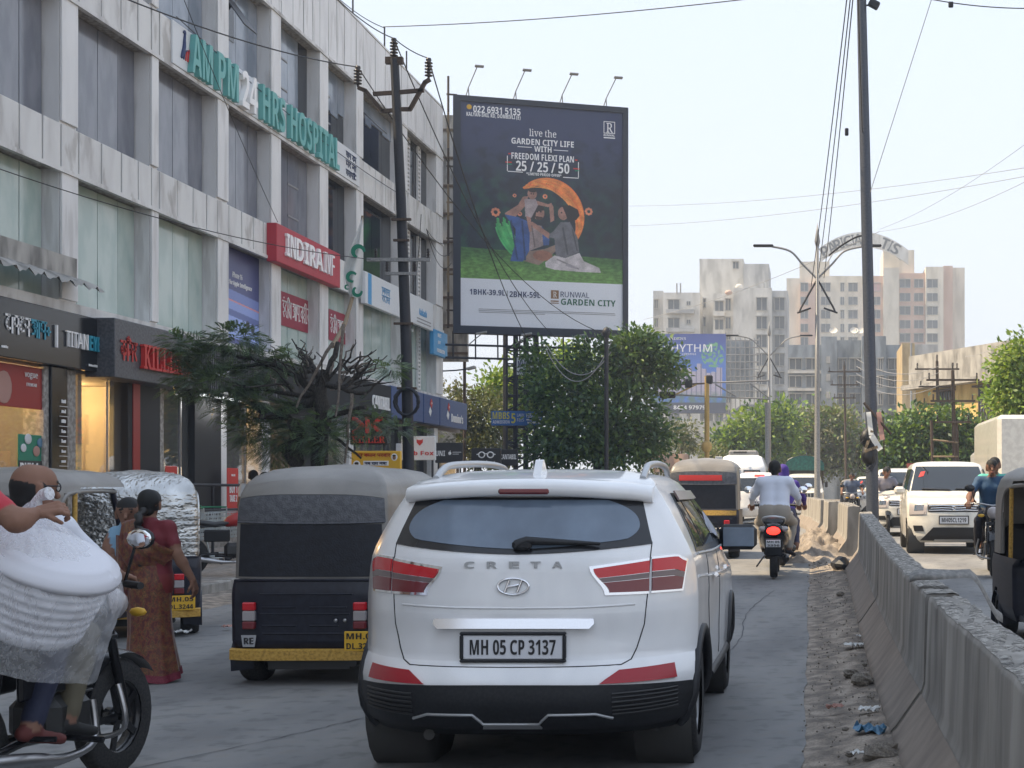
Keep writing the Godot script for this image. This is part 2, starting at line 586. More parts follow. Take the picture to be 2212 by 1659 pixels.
	mottled("rick_navy",[[0.3,0.004,0.005,0.014],[0.7,0.009,0.011,0.024]],0.7,0.4,0.02,Vector3.ONE,0.0,84)
	mottled("rick_yellow",[[0.2,0.30,0.17,0.03],[0.5,0.50,0.29,0.05],[0.8,0.56,0.35,0.08]],0.5,0.55,0.03,Vector3.ONE,0.0,85)
	mottled("foil_hood",[[0.3,0.38,0.38,0.37],[0.7,0.62,0.62,0.6]],0.9,0.26,0.006,Vector3.ONE,2.0,88,1.0)
	plain("bike_black",0.012,0.012,0.014,0.25)
	var br = plain("bike_red",0.36,0.012,0.012,0.2)
	br.clearcoat_enabled = true
	plain("engine",0.06,0.06,0.06,0.45,0.7)
	plain("seat_vinyl",0.016,0.016,0.018,0.5)
	plain("mirror_glass",0.85,0.86,0.86,0.02,1.0)
	mottled("tarp_green",[[0.3,0.01,0.09,0.08],[0.7,0.02,0.15,0.13]],1.0,0.6)
	plain("tarp_beige",0.42,0.40,0.36,0.7)
	plain("cart_wire",0.45,0.50,0.52,0.35,0.8)
	# people
	var pc = plain("people",1,1,1,0.75)
	pc.vertex_color_use_as_albedo = true
	plain("hair",0.010,0.009,0.009,0.45)
	var sa = mottled("saree",[[0.25,0.07,0.008,0.010],[0.42,0.13,0.022,0.012],[0.52,0.20,0.075,0.016],[0.60,0.06,0.03,0.012],[0.8,0.22,0.09,0.025]],0.45,0.6,0.02,Vector3(1,0.6,1),0.0,91)
	sa.rim_enabled = true
	sa.rim = 0.4
	mottled("saree_border",[[0.3,0.12,0.008,0.02],[0.7,0.20,0.02,0.045]],0.3,0.6,0.03)
	var bag = mottled("bag_film",[[0.25,0.50,0.51,0.56],[0.5,0.66,0.67,0.71],[0.8,0.78,0.785,0.81]],0.55,0.28,0.02,Vector3(1,0.5,1),1.2,95)
	bag.metallic_specular = 0.5
	var bf = plain("bag_clear",0.88,0.89,0.92,0.30)
	bf.transparency = BaseMaterial3D.TRANSPARENCY_ALPHA
	bf.albedo_color.a = 0.27
	bf.heightmap_enabled = true
	bf.heightmap_texture = noise_tex(0.03,[],256,4,FastNoiseLite.TYPE_SIMPLEX_SMOOTH,99)
	bf.heightmap_scale = 2.5
	bf.uv1_triplanar = true
	bf.uv1_scale = Vector3(2.2,0.9,2.2)
	plain("drum_white",0.62,0.62,0.66,0.45)
	# steel and far things
	mottled("pole_black",[[0.3,0.010,0.012,0.018],[0.7,0.022,0.024,0.032]],0.6,0.6,0.03)
	mottled("pole_blue_grey",[[0.3,0.045,0.055,0.078],[0.7,0.07,0.08,0.105]],0.8,0.5,0.03)
	mottled("pole_rust",[[0.3,0.05,0.035,0.028],[0.7,0.10,0.07,0.05]],0.5,0.8,0.03)
	mottled("pole_grey",[[0.3,0.20,0.20,0.20],[0.7,0.30,0.30,0.30]],0.8,0.5,0.03)
	mottled("pole_yellow",[[0.3,0.33,0.22,0.07],[0.7,0.44,0.31,0.11]],0.6,0.6,0.03)
	plain("porcelain",0.035,0.028,0.028,0.25)
	plain("wire_dark",0.03,0.03,0.032,0.7)
	plain("wire_pale",0.30,0.30,0.31,0.7)
	mottled("bamboo",[[0.3,0.17,0.12,0.07],[0.7,0.30,0.23,0.15]],0.4,0.8,0.03)
	mottled("bark",[[0.3,0.018,0.016,0.014],[0.7,0.07,0.06,0.05]],0.5,0.95,0.03,Vector3(1,0.4,1),1.5,101)
	mottled("bark_pale",[[0.3,0.12,0.10,0.085],[0.7,0.24,0.21,0.18]],0.4,0.95,0.03,Vector3(1,0.4,1),0.8,102)
	for l in [["leaf",0.8],["leaf_bright",0.9]]:
		var lm = plain(l[0],1,1,1,0.55)
		lm.vertex_color_use_as_albedo = true
		lm.backlight_enabled = true
		lm.backlight = Color(l[1],l[1],l[1] * 0.6)
	mottled("wall_pale",[[0.2,0.40,0.385,0.35],[0.5,0.55,0.53,0.485],[0.8,0.62,0.60,0.555]],9.0,0.9,0.01,Vector3(1,0.3,1),0.0,111)
	mottled("wall_grey",[[0.2,0.27,0.27,0.27],[0.5,0.39,0.39,0.385],[0.8,0.46,0.46,0.45]],9.0,0.9,0.01,Vector3(1,0.3,1),0.0,112)
	mottled("wall_cream",[[0.2,0.50,0.45,0.36],[0.5,0.62,0.56,0.455],[0.8,0.66,0.60,0.50]],12.0,0.9,0.01,Vector3(1,0.25,1),0.0,113)
	mottled("wall_pink",[[0.3,0.48,0.31,0.23],[0.7,0.55,0.38,0.30]],12.0,0.9,0.01,Vector3(1,0.25,1),0.0,114)
	mottled("wall_blue_grey",[[0.2,0.13,0.15,0.17],[0.5,0.22,0.25,0.28],[0.8,0.29,0.32,0.35]],8.0,0.9,0.012,Vector3(1,0.3,1),0.0,115)
	mottled("wall_ochre",[[0.2,0.28,0.20,0.09],[0.7,0.45,0.34,0.17]],6.0,0.9,0.012,Vector3(1,0.3,1),0.0,116)
	var yw = mottled("wall_yellow",[[0.2,0.42,0.29,0.10],[0.5,0.62,0.44,0.16],[0.8,0.68,0.51,0.22]],5.0,0.9,0.012,Vector3(1,0.3,1),0.0,117)
	detail(yw,[[0.2,0.7,0.68,0.66],[0.4,1,1,1]],3.0,0.015,Vector3(1,0.2,1))
	mottled("parapet_stained",[[0.2,0.16,0.155,0.145],[0.5,0.32,0.31,0.29],[0.8,0.42,0.405,0.38]],4.0,0.95,0.015,Vector3(1,0.3,1),0.0,118)
	plain("far_window",0.06,0.068,0.078,0.2)
	plain("far_frame",0.34,0.33,0.31,0.8)
	plain("washing",0.5,0.3,0.3,0.9)
	mottled("maroon_sheet",[[0.3,0.16,0.03,0.03],[0.7,0.26,0.06,0.055]],2.0,0.7)
	plain("paper_white",0.66,0.67,0.66,0.8)
	plain("paper_pink",0.42,0.24,0.20,0.8)
	plain("plastic_blue",0.08,0.20,0.32,0.4)
	mottled("stone",[[0.3,0.16,0.142,0.12],[0.7,0.32,0.285,0.24]],0.3,0.95,0.03,Vector3.ONE,1.0,121)

# ------------------------------------------------------------------ ground
func sheet(xs: Array,zs: Array,f: Callable) -> SurfaceTool:
	var s = T()
	s.set_smooth_group(1)
	for i in xs.size() - 1:
		for j in zs.size() - 1:
			var q = []
			for c in [[i,j],[i + 1,j],[i + 1,j + 1],[i,j + 1]]:
				q.append(Vector3(xs[c[0]],f.call(xs[c[0]],zs[c[1]]),-zs[c[1]]))
			quad(s,q[0],q[1],q[2],q[3])
	return s

func steps(a: float,b: float,d: float) -> Array:
	var n = maxi(1,int(round((b - a) / d)))
	var out = []
	for i in n + 1:
		out.append(a + (b - a) * i / n)
	return out

func build_ground() -> void:
	var nz = FastNoiseLite.new()
	nz.seed = 5
	nz.frequency = 1.6
	nz.fractal_octaves = 4
	var zs = [-120,-40] + steps(-15,60,1.5) + [75,100,150,250,400,700]
	setting("ground",sheet([-350,-200,-100,-40,-20,-15] + steps(-9,12,0.75) + [20,40,100,200,350],zs,func(x,z): return gy(x,z) - 0.08),M.soil)
	var edge = func(z): return -0.05 + 0.022 * nz.get_noise_2d(z * 2.0,3.0) + 0.03 * nz.get_noise_2d(z * 0.3,8.0)
	# the carriageway, its right edge ragged against the dirt
	var s = T()
	s.set_smooth_group(1)
	var zl = steps(-12,30,0.25) + steps(31,130,3.0)
	for j in zl.size() - 1:
		var a: float = zl[j]
		var b: float = zl[j + 1]
		var xa = [-8.5,-6,-5,-4,-3,-2,-1.2,edge.call(a)]
		var xb = [-8.5,-6,-5,-4,-3,-2,-1.2,edge.call(b)]
		for i in 7:
			quad(s,Vector3(xa[i],gy(xa[i],a),-a),Vector3(xa[i + 1],gy(xa[i + 1],a),-a),Vector3(xb[i + 1],gy(xb[i + 1],b),-b),Vector3(xb[i],gy(xb[i],b),-b))
	setting("road",s,M.road)
	setting("road",sheet(steps(1.1,9.5,1.2),steps(-12,30,1.0) + steps(32,130,4.0),func(x,z): return gy(x,z)),M.road)
	# dirt strip along the barrier, rising against it
	setting("dirt_strip",sheet(steps(-0.16,1.3,0.06),steps(-2,34,0.12) + steps(34.5,60,1.0),func(x,z):
		return gy(x,z) - 0.012 + 0.035 * smoothstep(-0.12,0.2,x) + 0.09 * smoothstep(0.1,0.5,x) * (0.5 + 0.5 * nz.get_noise_2d(z * 0.25,1.0)) + 0.03 * smoothstep(-0.14,0.1,x) * nz.get_noise_2d(x * 2.2,z * 2.2)),M.dirt)
	# pavement with kerb stones and a dusty gutter
	setting("pavement",sheet([-15.2,-13,-11,-8.68],steps(-12,62,2.0),func(_x,_z): return 0.16),M.pavement)
	setting("gutter",sheet(steps(-8.62,-7.2,0.1),steps(8,40,0.25),func(x,z): return gy(x,z) + 0.004 + 0.05 * smoothstep(-7.3,-8.5,x) * (0.55 + 0.6 * nz.get_noise_2d(x * 0.8,z * 0.5)) - 0.02 * smoothstep(-7.8,-7.2,x)),M.dirt)
	var kerb = Node3D.new()
	kerb.name = "kerb"
	kerb.set_meta("kind","structure")
	add_child(kerb)
	var ks = T()
	cbox(ks,Vector3.ZERO,Vector3(0.18,0.34,0.98),0.02)
	var km = done(ks)
	for i in 44:
		var k = inst("kerb_stone",km,M.concrete,kerb)
		k.position = Vector3(-8.59 + rng.randf_range(-0.01,0.01),rng.randf_range(-0.005,0.01),-float(i) - 4.0)
		k.rotation.y = rng.randf_range(-0.012,0.012)
	# cracks in the concrete
	for c in [[[-3.9,7.0],[-3.3,8.2],[-2.95,9.1],[-2.6,9.9]],[[-3.4,6.6],[-2.6,7.3],[-1.9,7.6]],[[-0.9,11.5],[-0.7,13.2],[-0.72,15.6],[-0.5,18.0]],[[-6.6,10.0],[-5.6,11.2],[-4.6,11.7]]]:
		var pts = []
		for p in c:
			pts.append(Vector3(p[0],0,p[1]))
		pts = bend(pts,14)
		var cs = T()
		var prev = []
		for p in pts:
			var x: float = p.x + rng.randf_range(-0.012,0.012)
			var w = rng.randf_range(0.002,0.006)
			var row = [Vector3(x - w,gy(x,p.z) + 0.004,-p.z),Vector3(x + w,gy(x,p.z) + 0.004,-p.z)]
			if prev.size():
				quad(cs,prev[0],prev[1],row[1],row[0])
			prev = row
		setting("road_crack",cs,M.joint_dark)

# ------------------------------------------------------------------ median barriers
func barrier(z0: float,z1: float,x0: float,x1: float,label: String,dip0 := 0.0) -> void:
	var o = thing("concrete_barrier",label,"barrier",Vector3.ZERO,0.0,"concrete barriers along the median")
	var nz = FastNoiseLite.new()
	nz.seed = int(z0 * 13.0)
	nz.frequency = 1.1
	nz.fractal_octaves = 4
	var prof = [Vector2(-0.30,-0.1),Vector2(-0.30,0.09),Vector2(-0.27,0.12),Vector2(-0.13,0.32),Vector2(-0.112,0.38),Vector2(-0.10,0.86),Vector2(-0.092,0.885)]
	var prof2 = [Vector2(0.092,0.885),Vector2(0.10,0.86),Vector2(0.112,0.38),Vector2(0.13,0.32),Vector2(0.27,0.12),Vector2(0.30,0.09),Vector2(0.30,-0.1)]
	var n = maxi(6,int((z1 - z0) / 0.14))
	var rings = []
	var tops = []
	for i in n + 1:
		var t = float(i) / n
		var z = lerpf(z0,z1,t)
		var x = lerpf(x0,x1,t)
		var g = gy(x,z)
		var ring = PackedVector3Array()
		var dip = dip0 * pow(1.0 - t,3.0)
		var chip = 0.018 * nz.get_noise_2d(z * 3.0,1.0) - 0.03 * maxf(0.0,nz.get_noise_2d(z * 1.2,9.0))
		for p in prof + prof2:
			var q: Vector2 = p
			var jx = 0.0015 * nz.get_noise_2d(z * 2.0,q.y * 4.0 + q.x)
			var jy = 0.0
			if q.y > 0.85:
				jy = chip - dip
				jx *= 9.0
			ring.append(Vector3(x + q.x + jx,g + q.y + jy,-z))
		rings.append(ring)
		var row = PackedVector3Array()
		for k in 6:
			var u = k / 5.0
			var p: Vector3 = ring[6].lerp(ring[7],u)
			row.append(p + Vector3(0,0.003 + (0.022 * nz.get_noise_2d(z * 5.0,u * 5.0) if k > 0 and k < 5 else 0.0),0))
		tops.append(row)
	var s = T()
	loft(s,rings,true,true,1)
	obj("body",s,M.concrete,o)
	for g in [0,1]:          # the dusty flared foot
		var foot = []
		for r in rings:
			var row = PackedVector3Array()
			for k in 4:
				var p: Vector3 = r[k if g == 0 else 13 - k]
				row.append(p + Vector3(-0.004 if g == 0 else 0.004,0.003,0))
			foot.append(row)
		s = T()
		loft(s,foot,false,false,1)
		obj("dusty_foot",s,M.concrete_dusty,o)
	var s2 = T()
	loft(s2,tops,false)
	obj("rough_top",s2,M.rough_concrete,o)

func build_barriers() -> void:
	barrier(2.2,8.05,0.76,0.76,"long grey concrete barrier with broken crumbly top edge and exposed stones",0.0)
	barrier(8.15,13.9,0.76,0.76,"grey concrete barrier carrying the folded sheet on its top")
	barrier(14.0,20.6,0.76,0.78,"grey concrete barrier ending just before the tall dark pole")
	barrier(23.0,27.2,0.68,0.60,"sunlit dusty barrier whose end face stands beside the tall dark pole")
	barrier(27.8,32.4,0.42,0.36,"sunlit barrier behind the rubble heap, second beyond the tall dark pole")
	barrier(33.0,38.0,0.30,0.12,"sunlit barrier, third beyond the tall dark pole")
	barrier(39.0,45.0,0.16,-0.25,"sunlit barrier below the cream pickup truck with the tarpaulin")
	var s = T()
	# a folded sheet of metal hanging over the barrier top
	grid(s,14,9,func(u,v):
		var a = -0.4 + 2.9 * v
		var r = 0.06 + 0.012 * sin(u * 9.0) + 0.01 * sin(v * 7.0 + u * 4.0)
		var x = 0.60 + 0.62 * u
		var drop = -0.30 * smoothstep(0.62,1.0,u)
		return Vector3(x,0.955 + drop - 0.02 * smoothstep(0.1,0.0,u) + r * sin(a) * 0.62,-8.75 + r * cos(a) * 1.5 - 0.3 * u * u),1)
	var o = obj("folded_sheet",s,M.tarp_grey)
	tag(o,"bent grey metal sheet folded over the barrier top","metal sheet")
	# rubble heaps and a fallen block
	for h in [[0.12,24.2,0.55,1.9,0.42,"heap of dusty earth and rubble against the sunlit barrier beyond the pole"],[0.05,29.5,0.45,2.2,0.30,"low bank of dry earth further along the sunlit barriers"]]:
		var nz = FastNoiseLite.new()
		nz.seed = int(h[1])
		nz.frequency = 2.2
		nz.fractal_octaves = 5
		var hs = T()
		grid(hs,34,40,func(u,v):
			var a: float = (u - 0.5) * 2.0
			var b: float = (v - 0.5) * 2.0
			var k = pow(maxf(0.0,1.0 - a * a),0.8) * pow(maxf(0.0,1.0 - b * b),0.8)
			var x: float = h[0] + a * h[2]
			var z: float = h[1] + b * h[3]
			return Vector3(x,gy(x,z) - 0.02 + k * h[4] * (0.75 + 0.7 * nz.get_noise_2d(x,z)) + 0.05 * k * nz.get_noise_2d(x * 5.0,z * 5.0),-z),1)
		tag(obj("rubble_heap",hs,M.dirt),h[5],"rubble")
	var bs = T()
	cbox(bs,Vector3(0.42,gy(0.4,20.4) + 0.12,-20.5),Vector3(0.26,0.26,0.5),0.11,Basis(Vector3.UP,0.2) * Basis(Vector3.FORWARD,0.12))
	tag(obj("concrete_block",bs,M.plastic_black),"dark rounded block lying at the foot of the tall pole","block")

# ------------------------------------------------------------------ the hospital building on the left
const COLS := [[19.4,20.1],[23.1,23.75],[26.97,27.62],[30.65,31.02],[34.06,34.73],[37.43,38.15],[41.12,41.87],[44.41,45.14],[49.3,50.04],[53.85,54.86]]
const FLOORS := [[5.13,7.66],[8.56,11.06],[12.09,14.4]]
const BANDS := [[7.66,8.56],[11.06,12.09],[14.4,16.4]]
const TEXT_FACE := Basis(Vector3(0,0,-1),Vector3(0,1,0),Vector3(1,0,0))

func panel_mesh(w: float,h: float,t := 0.05) -> ArrayMesh:    # a cladding sheet on the facade: w along the street
	var s = T()
	cbox(s,Vector3.ZERO,Vector3(t,h - 0.016,w - 0.05),0.008)
	return done(s)

func build_facade() -> void:
	var b = thing("hospital_building","long four storey building with white cladding bands and glass bays above shops","building",Vector3(-FACE,0,0))
	# body, set back behind glass and cladding
	var s = T()
	span(s,Vector3(-16,0.1,-20.1),Vector3(-5.2,16.2,-54.8))
	span(s,Vector3(-5.2,4.1,-20.1),Vector3(-0.42,16.2,-54.8))
	obj("wall",s,M.soffit,b)
	for bd in BANDS:
		var sl = T()
		span(sl,Vector3(-0.42,bd[0] + 0.012,-20.1),Vector3(-0.062,bd[1] - 0.012,-54.8))
		obj("floor_band",sl,M.soffit,b)
	var lip = T()
	for y in [7.66,11.06,14.4]:
		span(lip,Vector3(-0.05,y - 0.05,-20.1),Vector3(0.06,y + 0.035,-54.86))
	obj("drip_ledge",lip,M.cladding,b)
	var cop = T()
	span(cop,Vector3(-0.4,16.4,-20.1),Vector3(0.04,16.46,-54.86))
	obj("coping",cop,M.cladding_clean,b)
	for i in COLS.size():
		var c: Array = COLS[i]
		var w: float = c[1] - c[0]
		var zc = -(c[0] + c[1]) / 2.0
		var cs = T()
		span(cs,Vector3(-0.42,4.2,-c[0] - 0.01),Vector3(-0.03,16.3,-c[1] + 0.01))
		obj("column",cs,M.cladding_clean,b)
		for f in FLOORS:
			var h: float = f[1] - f[0]
			inst("column_panel",panel_mesh(w,h - 0.08),M.cladding_clean,b).position = Vector3(0.0,(f[0] + f[1]) / 2.0,zc)
		for bd in BANDS:
			inst("cladding_panel",panel_mesh(w,bd[1] - bd[0] - 0.04),M.cladding if bd[0] < 14 else M.cladding_clean,b).position = Vector3(rng.randf_range(-0.004,0.006),(bd[0] + bd[1]) / 2.0 + 0.01,zc)
		if i == COLS.size() - 1:
			continue
		var z0: float = c[1]
		var z1: float = COLS[i + 1][0]
		for bd in BANDS:
			var n = 4
			var cuts = [0.0,0.29,0.56,0.80,1.0]
			for k in n:
				var a = lerpf(z0,z1,cuts[k])
				var e = lerpf(z0,z1,cuts[k + 1])
				var p = inst("cladding_panel",panel_mesh(e - a,bd[1] - bd[0] - 0.04),M.cladding if bd[0] < 14 else M.cladding_clean,b)
				p.position = Vector3(rng.randf_range(-0.006,0.008),(bd[0] + bd[1]) / 2.0 + 0.01,-(a + e) / 2.0)
				p.rotation.z = rng.randf_range(-0.006,0.006)
		for f in 3:
			if f == 0 and i == 4:
				continue                 # covered by the phone advertisement
			var y0: float = FLOORS[f][0]
			var y1: float = FLOORS[f][1]
			var cuts = [0.0,0.20,0.48,0.76,1.0]
			for k in 4:
				var a = lerpf(z0,z1,cuts[k])
				var e = lerpf(z0,z1,cuts[k + 1])
				var mm: Material = [M.glass_green,M.glass_grey,M.glass_blue][f]
				var yy0 = y0
				if f == 2 and i == 5 and k == 3:
					mm = M.glass_and_room_dark
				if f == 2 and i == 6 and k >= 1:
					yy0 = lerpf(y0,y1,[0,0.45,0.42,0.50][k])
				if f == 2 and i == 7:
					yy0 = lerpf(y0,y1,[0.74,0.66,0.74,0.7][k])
				if f == 2 and i == 8 or f == 1 and i >= 6 or f == 0 and i == 8 and k == 0:
					mm = M.glass_and_room_dark if f > 0 else M.glass_grey
				var ps = T()
				box(ps,Vector3.ZERO,Vector3(0.012,y1 - yy0 - 0.02,e - a - 0.022))
				var p = inst("window_pane",done(ps),mm,b)
				p.position = Vector3(-0.36,(yy0 + y1) / 2.0,-(a + e) / 2.0)
				p.rotation = Vector3(0,rng.randf_range(-0.005,0.005),rng.randf_range(-0.003,0.003))
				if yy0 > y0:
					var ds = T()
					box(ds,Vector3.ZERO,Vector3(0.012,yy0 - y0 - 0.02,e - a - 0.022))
					inst("window_pane",done(ds),M.glass_and_room_dark,b).position = Vector3(-0.39,(yy0 + y0) / 2.0,-(a + e) / 2.0)  # dark sheet below the broken glass, standing for the unlit room
				if (f == 2 and i in [5,6] and k == 1) or (f == 1 and i == 5 and k == 2):
					var fs = T()
					for q in [0.26,0.62]:
						span(fs,Vector3(-0.35,lerpf(y0,y1,q),-a - 0.02),Vector3(-0.335,lerpf(y0,y1,q) + 0.05,-e + 0.02))
					obj("glazing_bar",fs,M.ink_grey,b)
	# sashes standing open
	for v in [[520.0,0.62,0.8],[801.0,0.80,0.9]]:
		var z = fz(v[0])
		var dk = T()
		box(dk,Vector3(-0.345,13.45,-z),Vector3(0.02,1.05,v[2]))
		obj("dark_opening_sheet",dk,M.glass_and_room_dark,b)  # dark sheet painted as the shaded hole behind the sash
		var vs = T()
		box(vs,Vector3(0.0,-0.5,0),Vector3(0.03,1.0,v[2]))
		var sash = obj("open_sash",vs,M.hood_grey,b)
		sash.position = Vector3(-0.33,13.97,-z)
		sash.rotation.z = v[1]
	# louvre strips in the last bay
	for f in 3:
		for zc in [51.2,52.6]:
			var ls = T()
			var y0: float = FLOORS[f][0] + 0.1
			var y1: float = FLOORS[f][1] - 0.1
			span(ls,Vector3(-0.34,y0,-zc + 0.19),Vector3(-0.27,y1,-zc + 0.13))
			span(ls,Vector3(-0.34,y0,-zc - 0.13),Vector3(-0.27,y1,-zc - 0.19))
			var y = y0
			while y < y1:
				span(ls,Vector3(-0.34,y,-zc + 0.13),Vector3(-0.28,y + 0.07,-zc - 0.13))
				y += 0.15
			obj("louvre_strip",ls,M.cladding_clean,b)
	# thin posts on the roof edge
	var rs = T()
	for z in [41.4,44.6,47.9,50.5]:
		tube(rs,[Vector3(-0.15,16.4,-z),Vector3(-0.15,17.3,-z)],0.03,5)
	obj("roof_post",rs,M.pole_black,b)
	# low ledge above the shop signs
	var le = T()
	span(le,Vector3(-0.45,4.9,-20.1),Vector3(0.16,5.1,-54.9))
	obj("shop_ledge",le,M.cladding,b)
	# the taller block next door, whose shade covers this part of the street
	var n = thing("tall_block","tall plain block beside the hospital building, shading the street","building",Vector3(-FACE - 0.2,0,0))
	var ns = T()
	span(ns,Vector3(-16,0,40),Vector3(0,27,-19.2))
	obj("wall",ns,M.wall_pale,n)
	# ---- signs on the facade
	var hs = thing("hospital_sign","teal and white block letters reading AM PM 24 HRS HOSPITAL on a white board","sign",Vector3(-FACE + 0.05,0,0))
	var z0 = fz(366)
	var z1 = fz(772)
	var hb = T()
	cbox(hb,Vector3(0,11.6,-(z0 + z1) / 2),Vector3(0.05,0.98,z1 - z0),0.01)
	obj("board",hb,M.sign_white,hs)
	for w in [["AM",414,461,M.ink_teal],["PM",470,517,M.ink_teal],["24",522,558,M.ink_white],["HRS",566,618,M.ink_teal],["HOSPITAL",624,737,M.ink_teal]]:
		var a = fz(w[1],0.2)
		var e = fz(w[2],0.2)
		letters(w[0],"bold",(e - a) * 0.93,0.92,0.13,w[3],hs,Transform3D(TEXT_FACE,Vector3(0.03,11.58,-(a + e) / 2)))
	# bird emblem: neck and striped tail
	var zb = fz(388)
	var em = T()
	tube(em,bend([Vector3(0.035,11.95,-zb + 0.0),Vector3(0.035,12.0,-zb - 0.08),Vector3(0.035,11.8,-zb - 0.05),Vector3(0.035,11.6,-zb - 0.02),Vector3(0.035,11.35,-zb + 0.1)],5),[0.02,0.025,0.028,0.03,0.03,0.03,0.035,0.035,0.035,0.04,0.04,0.045,0.05,0.05,0.055,0.055,0.055,0.055,0.05,0.04,0.03],6)
	obj("emblem",em,M.ink_navy,hs)
	for k in 3:
		var et = T()
		tube(et,bend([Vector3(0.035,11.35,-zb - 0.02 - 0.1 * k),Vector3(0.035,11.55 + 0.03 * k,-zb - 0.1 - 0.1 * k),Vector3(0.035,11.62 + 0.03 * k,-zb - 0.3 - 0.09 * k)],6),0.022,5)
		obj("emblem_stripe",et,M.ink_red if k > 0 else M.ink_navy,hs)
	for l in [[11.86,["sa","pa"," ","ra","ma"]],[11.58,["ma","ra"," ","la","aa"]],[11.3,["ha","sa","pa","i","ta"]]]:
		devanagari(l[1],0.95,0.17,0.03,0.012,M.ink_navy,hs,Transform3D(TEXT_FACE,Vector3(0.03,l[0],-fz(753))))
	var iv = thing("clinic_sign","red box sign with white letters INDIRA IVF on the facade","sign",Vector3(-FACE,0,0))
	z0 = fz(598,0.3)
	z1 = fz(735,0.3)
	var ib = T()
	cbox(ib,Vector3(0.16,8.05,-(z0 + z1) / 2),Vector3(0.28,1.02,z1 - z0),0.015)
	obj("box",ib,M.sign_red,iv)
	for w in [["IN",619,638,"bold"],["D",640,655,"bold"],["IRA",658,697,"bold"],["IVF",701,722,"regular"]]:
		var a = fz(w[1],0.35)
		var e = fz(w[2],0.35)
		letters(w[0],w[3],e - a,0.6,0.07,M.ink_white,iv,Transform3D(TEXT_FACE,Vector3(0.30,8.08,-(a + e) / 2)))
	var banner = func(x0: float,x1: float,label: String):
		var bn = thing("clinic_banner",label,"banner",Vector3(-FACE - 0.33,0,0),0.0,"red clinic banners behind the glass bays")
		var a = fz(x0,-0.33)
		var e = fz(x1,-0.33)
		var bs = T()
		box(bs,Vector3(0,6.55,-(a + e) / 2),Vector3(0.01,0.95,e - a))
		obj("sheet",bs,M.banner_red,bn)
		devanagari(["I","da","i","ra","aa"," ","AA","ya",".","va","ha","ii",".","e","pha","."],(e - a) * 0.9,0.44,0.04,0.008,M.ink_white,bn,Transform3D(TEXT_FACE,Vector3(0.006,6.55,-(a + e) / 2)))
	banner.call(606,681,"red banner with white Devanagari lettering in the bay beside the phone advertisement")
	banner.call(710,769,"red banner with white Devanagari lettering in the bay under the torn flag")
	# phone advertisement filling a bay
	var ad = thing("phone_advertisement","tall blue violet poster of a phone filling one glass bay","poster",Vector3(-FACE - 0.30,0,0))
	printed("sheet",Vector3(0,5.13,-34.75),Vector3(0,5.13,-37.42),Vector3(0,7.64,-37.42),Vector3(0,7.64,-34.75),phone_print(),ad)
	letters("iPhone 16","regular",0.62,0.15,0.006,M.ink_white,ad,Transform3D(TEXT_FACE,Vector3(0.004,6.98,-36.0)))
	letters("Built for Apple Intelligence","bold",1.75,0.16,0.006,M.ink_white,ad,Transform3D(TEXT_FACE,Vector3(0.004,6.75,-36.05)))
	# white and blue office signs further along
	for g in [[789.0,866.0,0.0],[884.0,935.0,1.0],[936.5,966.0,2.0]]:
		var o2 = thing("office_sign",["cream office sign with a blue edge stripe and small blue lettering","cream office sign with blue lettering above the louvred bay","bright blue office sign at the end corner of the building"][int(g[2])],"sign",Vector3(-FACE + 0.1,0,0))
		var a = fz(g[0],0.25)
		var e = fz(g[1],0.25)
		var ym = 7.93 if g[2] < 2 else 7.05
		var os = T()
		cbox(os,Vector3(0.08,ym,-(a + e) / 2),Vector3(0.16,1.02 if g[2] < 2 else 0.95,e - a),0.012)
		obj("box",os,M.sign_white if g[2] < 2 else M.sign_blue,o2)
		var tf = Transform3D(TEXT_FACE,Vector3(0.165,ym,-lerpf(a,e,0.55)))
		if g[2] == 0.0:
			var st = T()
			span(st,Vector3(0.161,ym - 0.49,-a - 0.25),Vector3(0.166,ym + 0.49,-a - 0.6))
			obj("stripe",st,M.sign_blue,o2)
			devanagari(["aa","ka","aa","sa"],0.9,0.2,0.035,0.006,M.sign_blue,o2,tf.translated(Vector3(0,0.14,0)))
			devanagari(["ra","da","aa","sa"],0.9,0.2,0.035,0.006,M.sign_blue,o2,tf.translated(Vector3(0,-0.12,0)))
		elif g[2] == 1.0:
			letters("Aakash","bold",1.0,0.26,0.006,M.sign_blue,o2,tf)
			for q in 2:
				var sp = T()
				span(sp,Vector3(0.161,ym - 0.28 - 0.12 * q,-lerpf(a,e,0.3)),Vector3(0.166,ym - 0.24 - 0.12 * q,-lerpf(a,e,0.9)))
				obj("small_print",sp,M.ink_grey,o2)
		else:
			letters("NEET","bold",0.5,0.14,0.006,M.ink_white,o2,tf.translated(Vector3(0,0.3,0.3)))
			letters("JEE","bold",0.36,0.14,0.006,M.ink_white,o2,tf.translated(Vector3(0,0.02,0.35)))
			letters("FOUNDATION","bold",1.1,0.14,0.006,M.ink_white,o2,tf.translated(Vector3(0,-0.28,0.1)))
	# torn flag hanging from a bamboo pole
	var fl = thing("torn_flag","torn white flag with green crescents hanging from a bamboo pole before the facade","flag")
	var fs2 = T()
	var zf = 31.0
	var top = px(783,468,zf)
	var a1 = px(742,585,zf)
	var b1 = px(783,560,zf)
	var c1 = px(752,640,zf)
	var d1 = px(782,646,zf)
	grid(fs2,12,18,func(u,v):
		var l: Vector3 = top.lerp(a1,v / 0.7) if v < 0.7 else a1.lerp(c1,(v - 0.7) / 0.3)
		var r: Vector3 = top.lerp(b1,v / 0.55) if v < 0.55 else b1.lerp(d1,(v - 0.55) / 0.45)
		return l.lerp(r,u) + Vector3(0,0,0.12 * sin(u * 9.0 + v * 4.0) * v),1)
	obj("cloth",fs2,M.paper_white,fl)
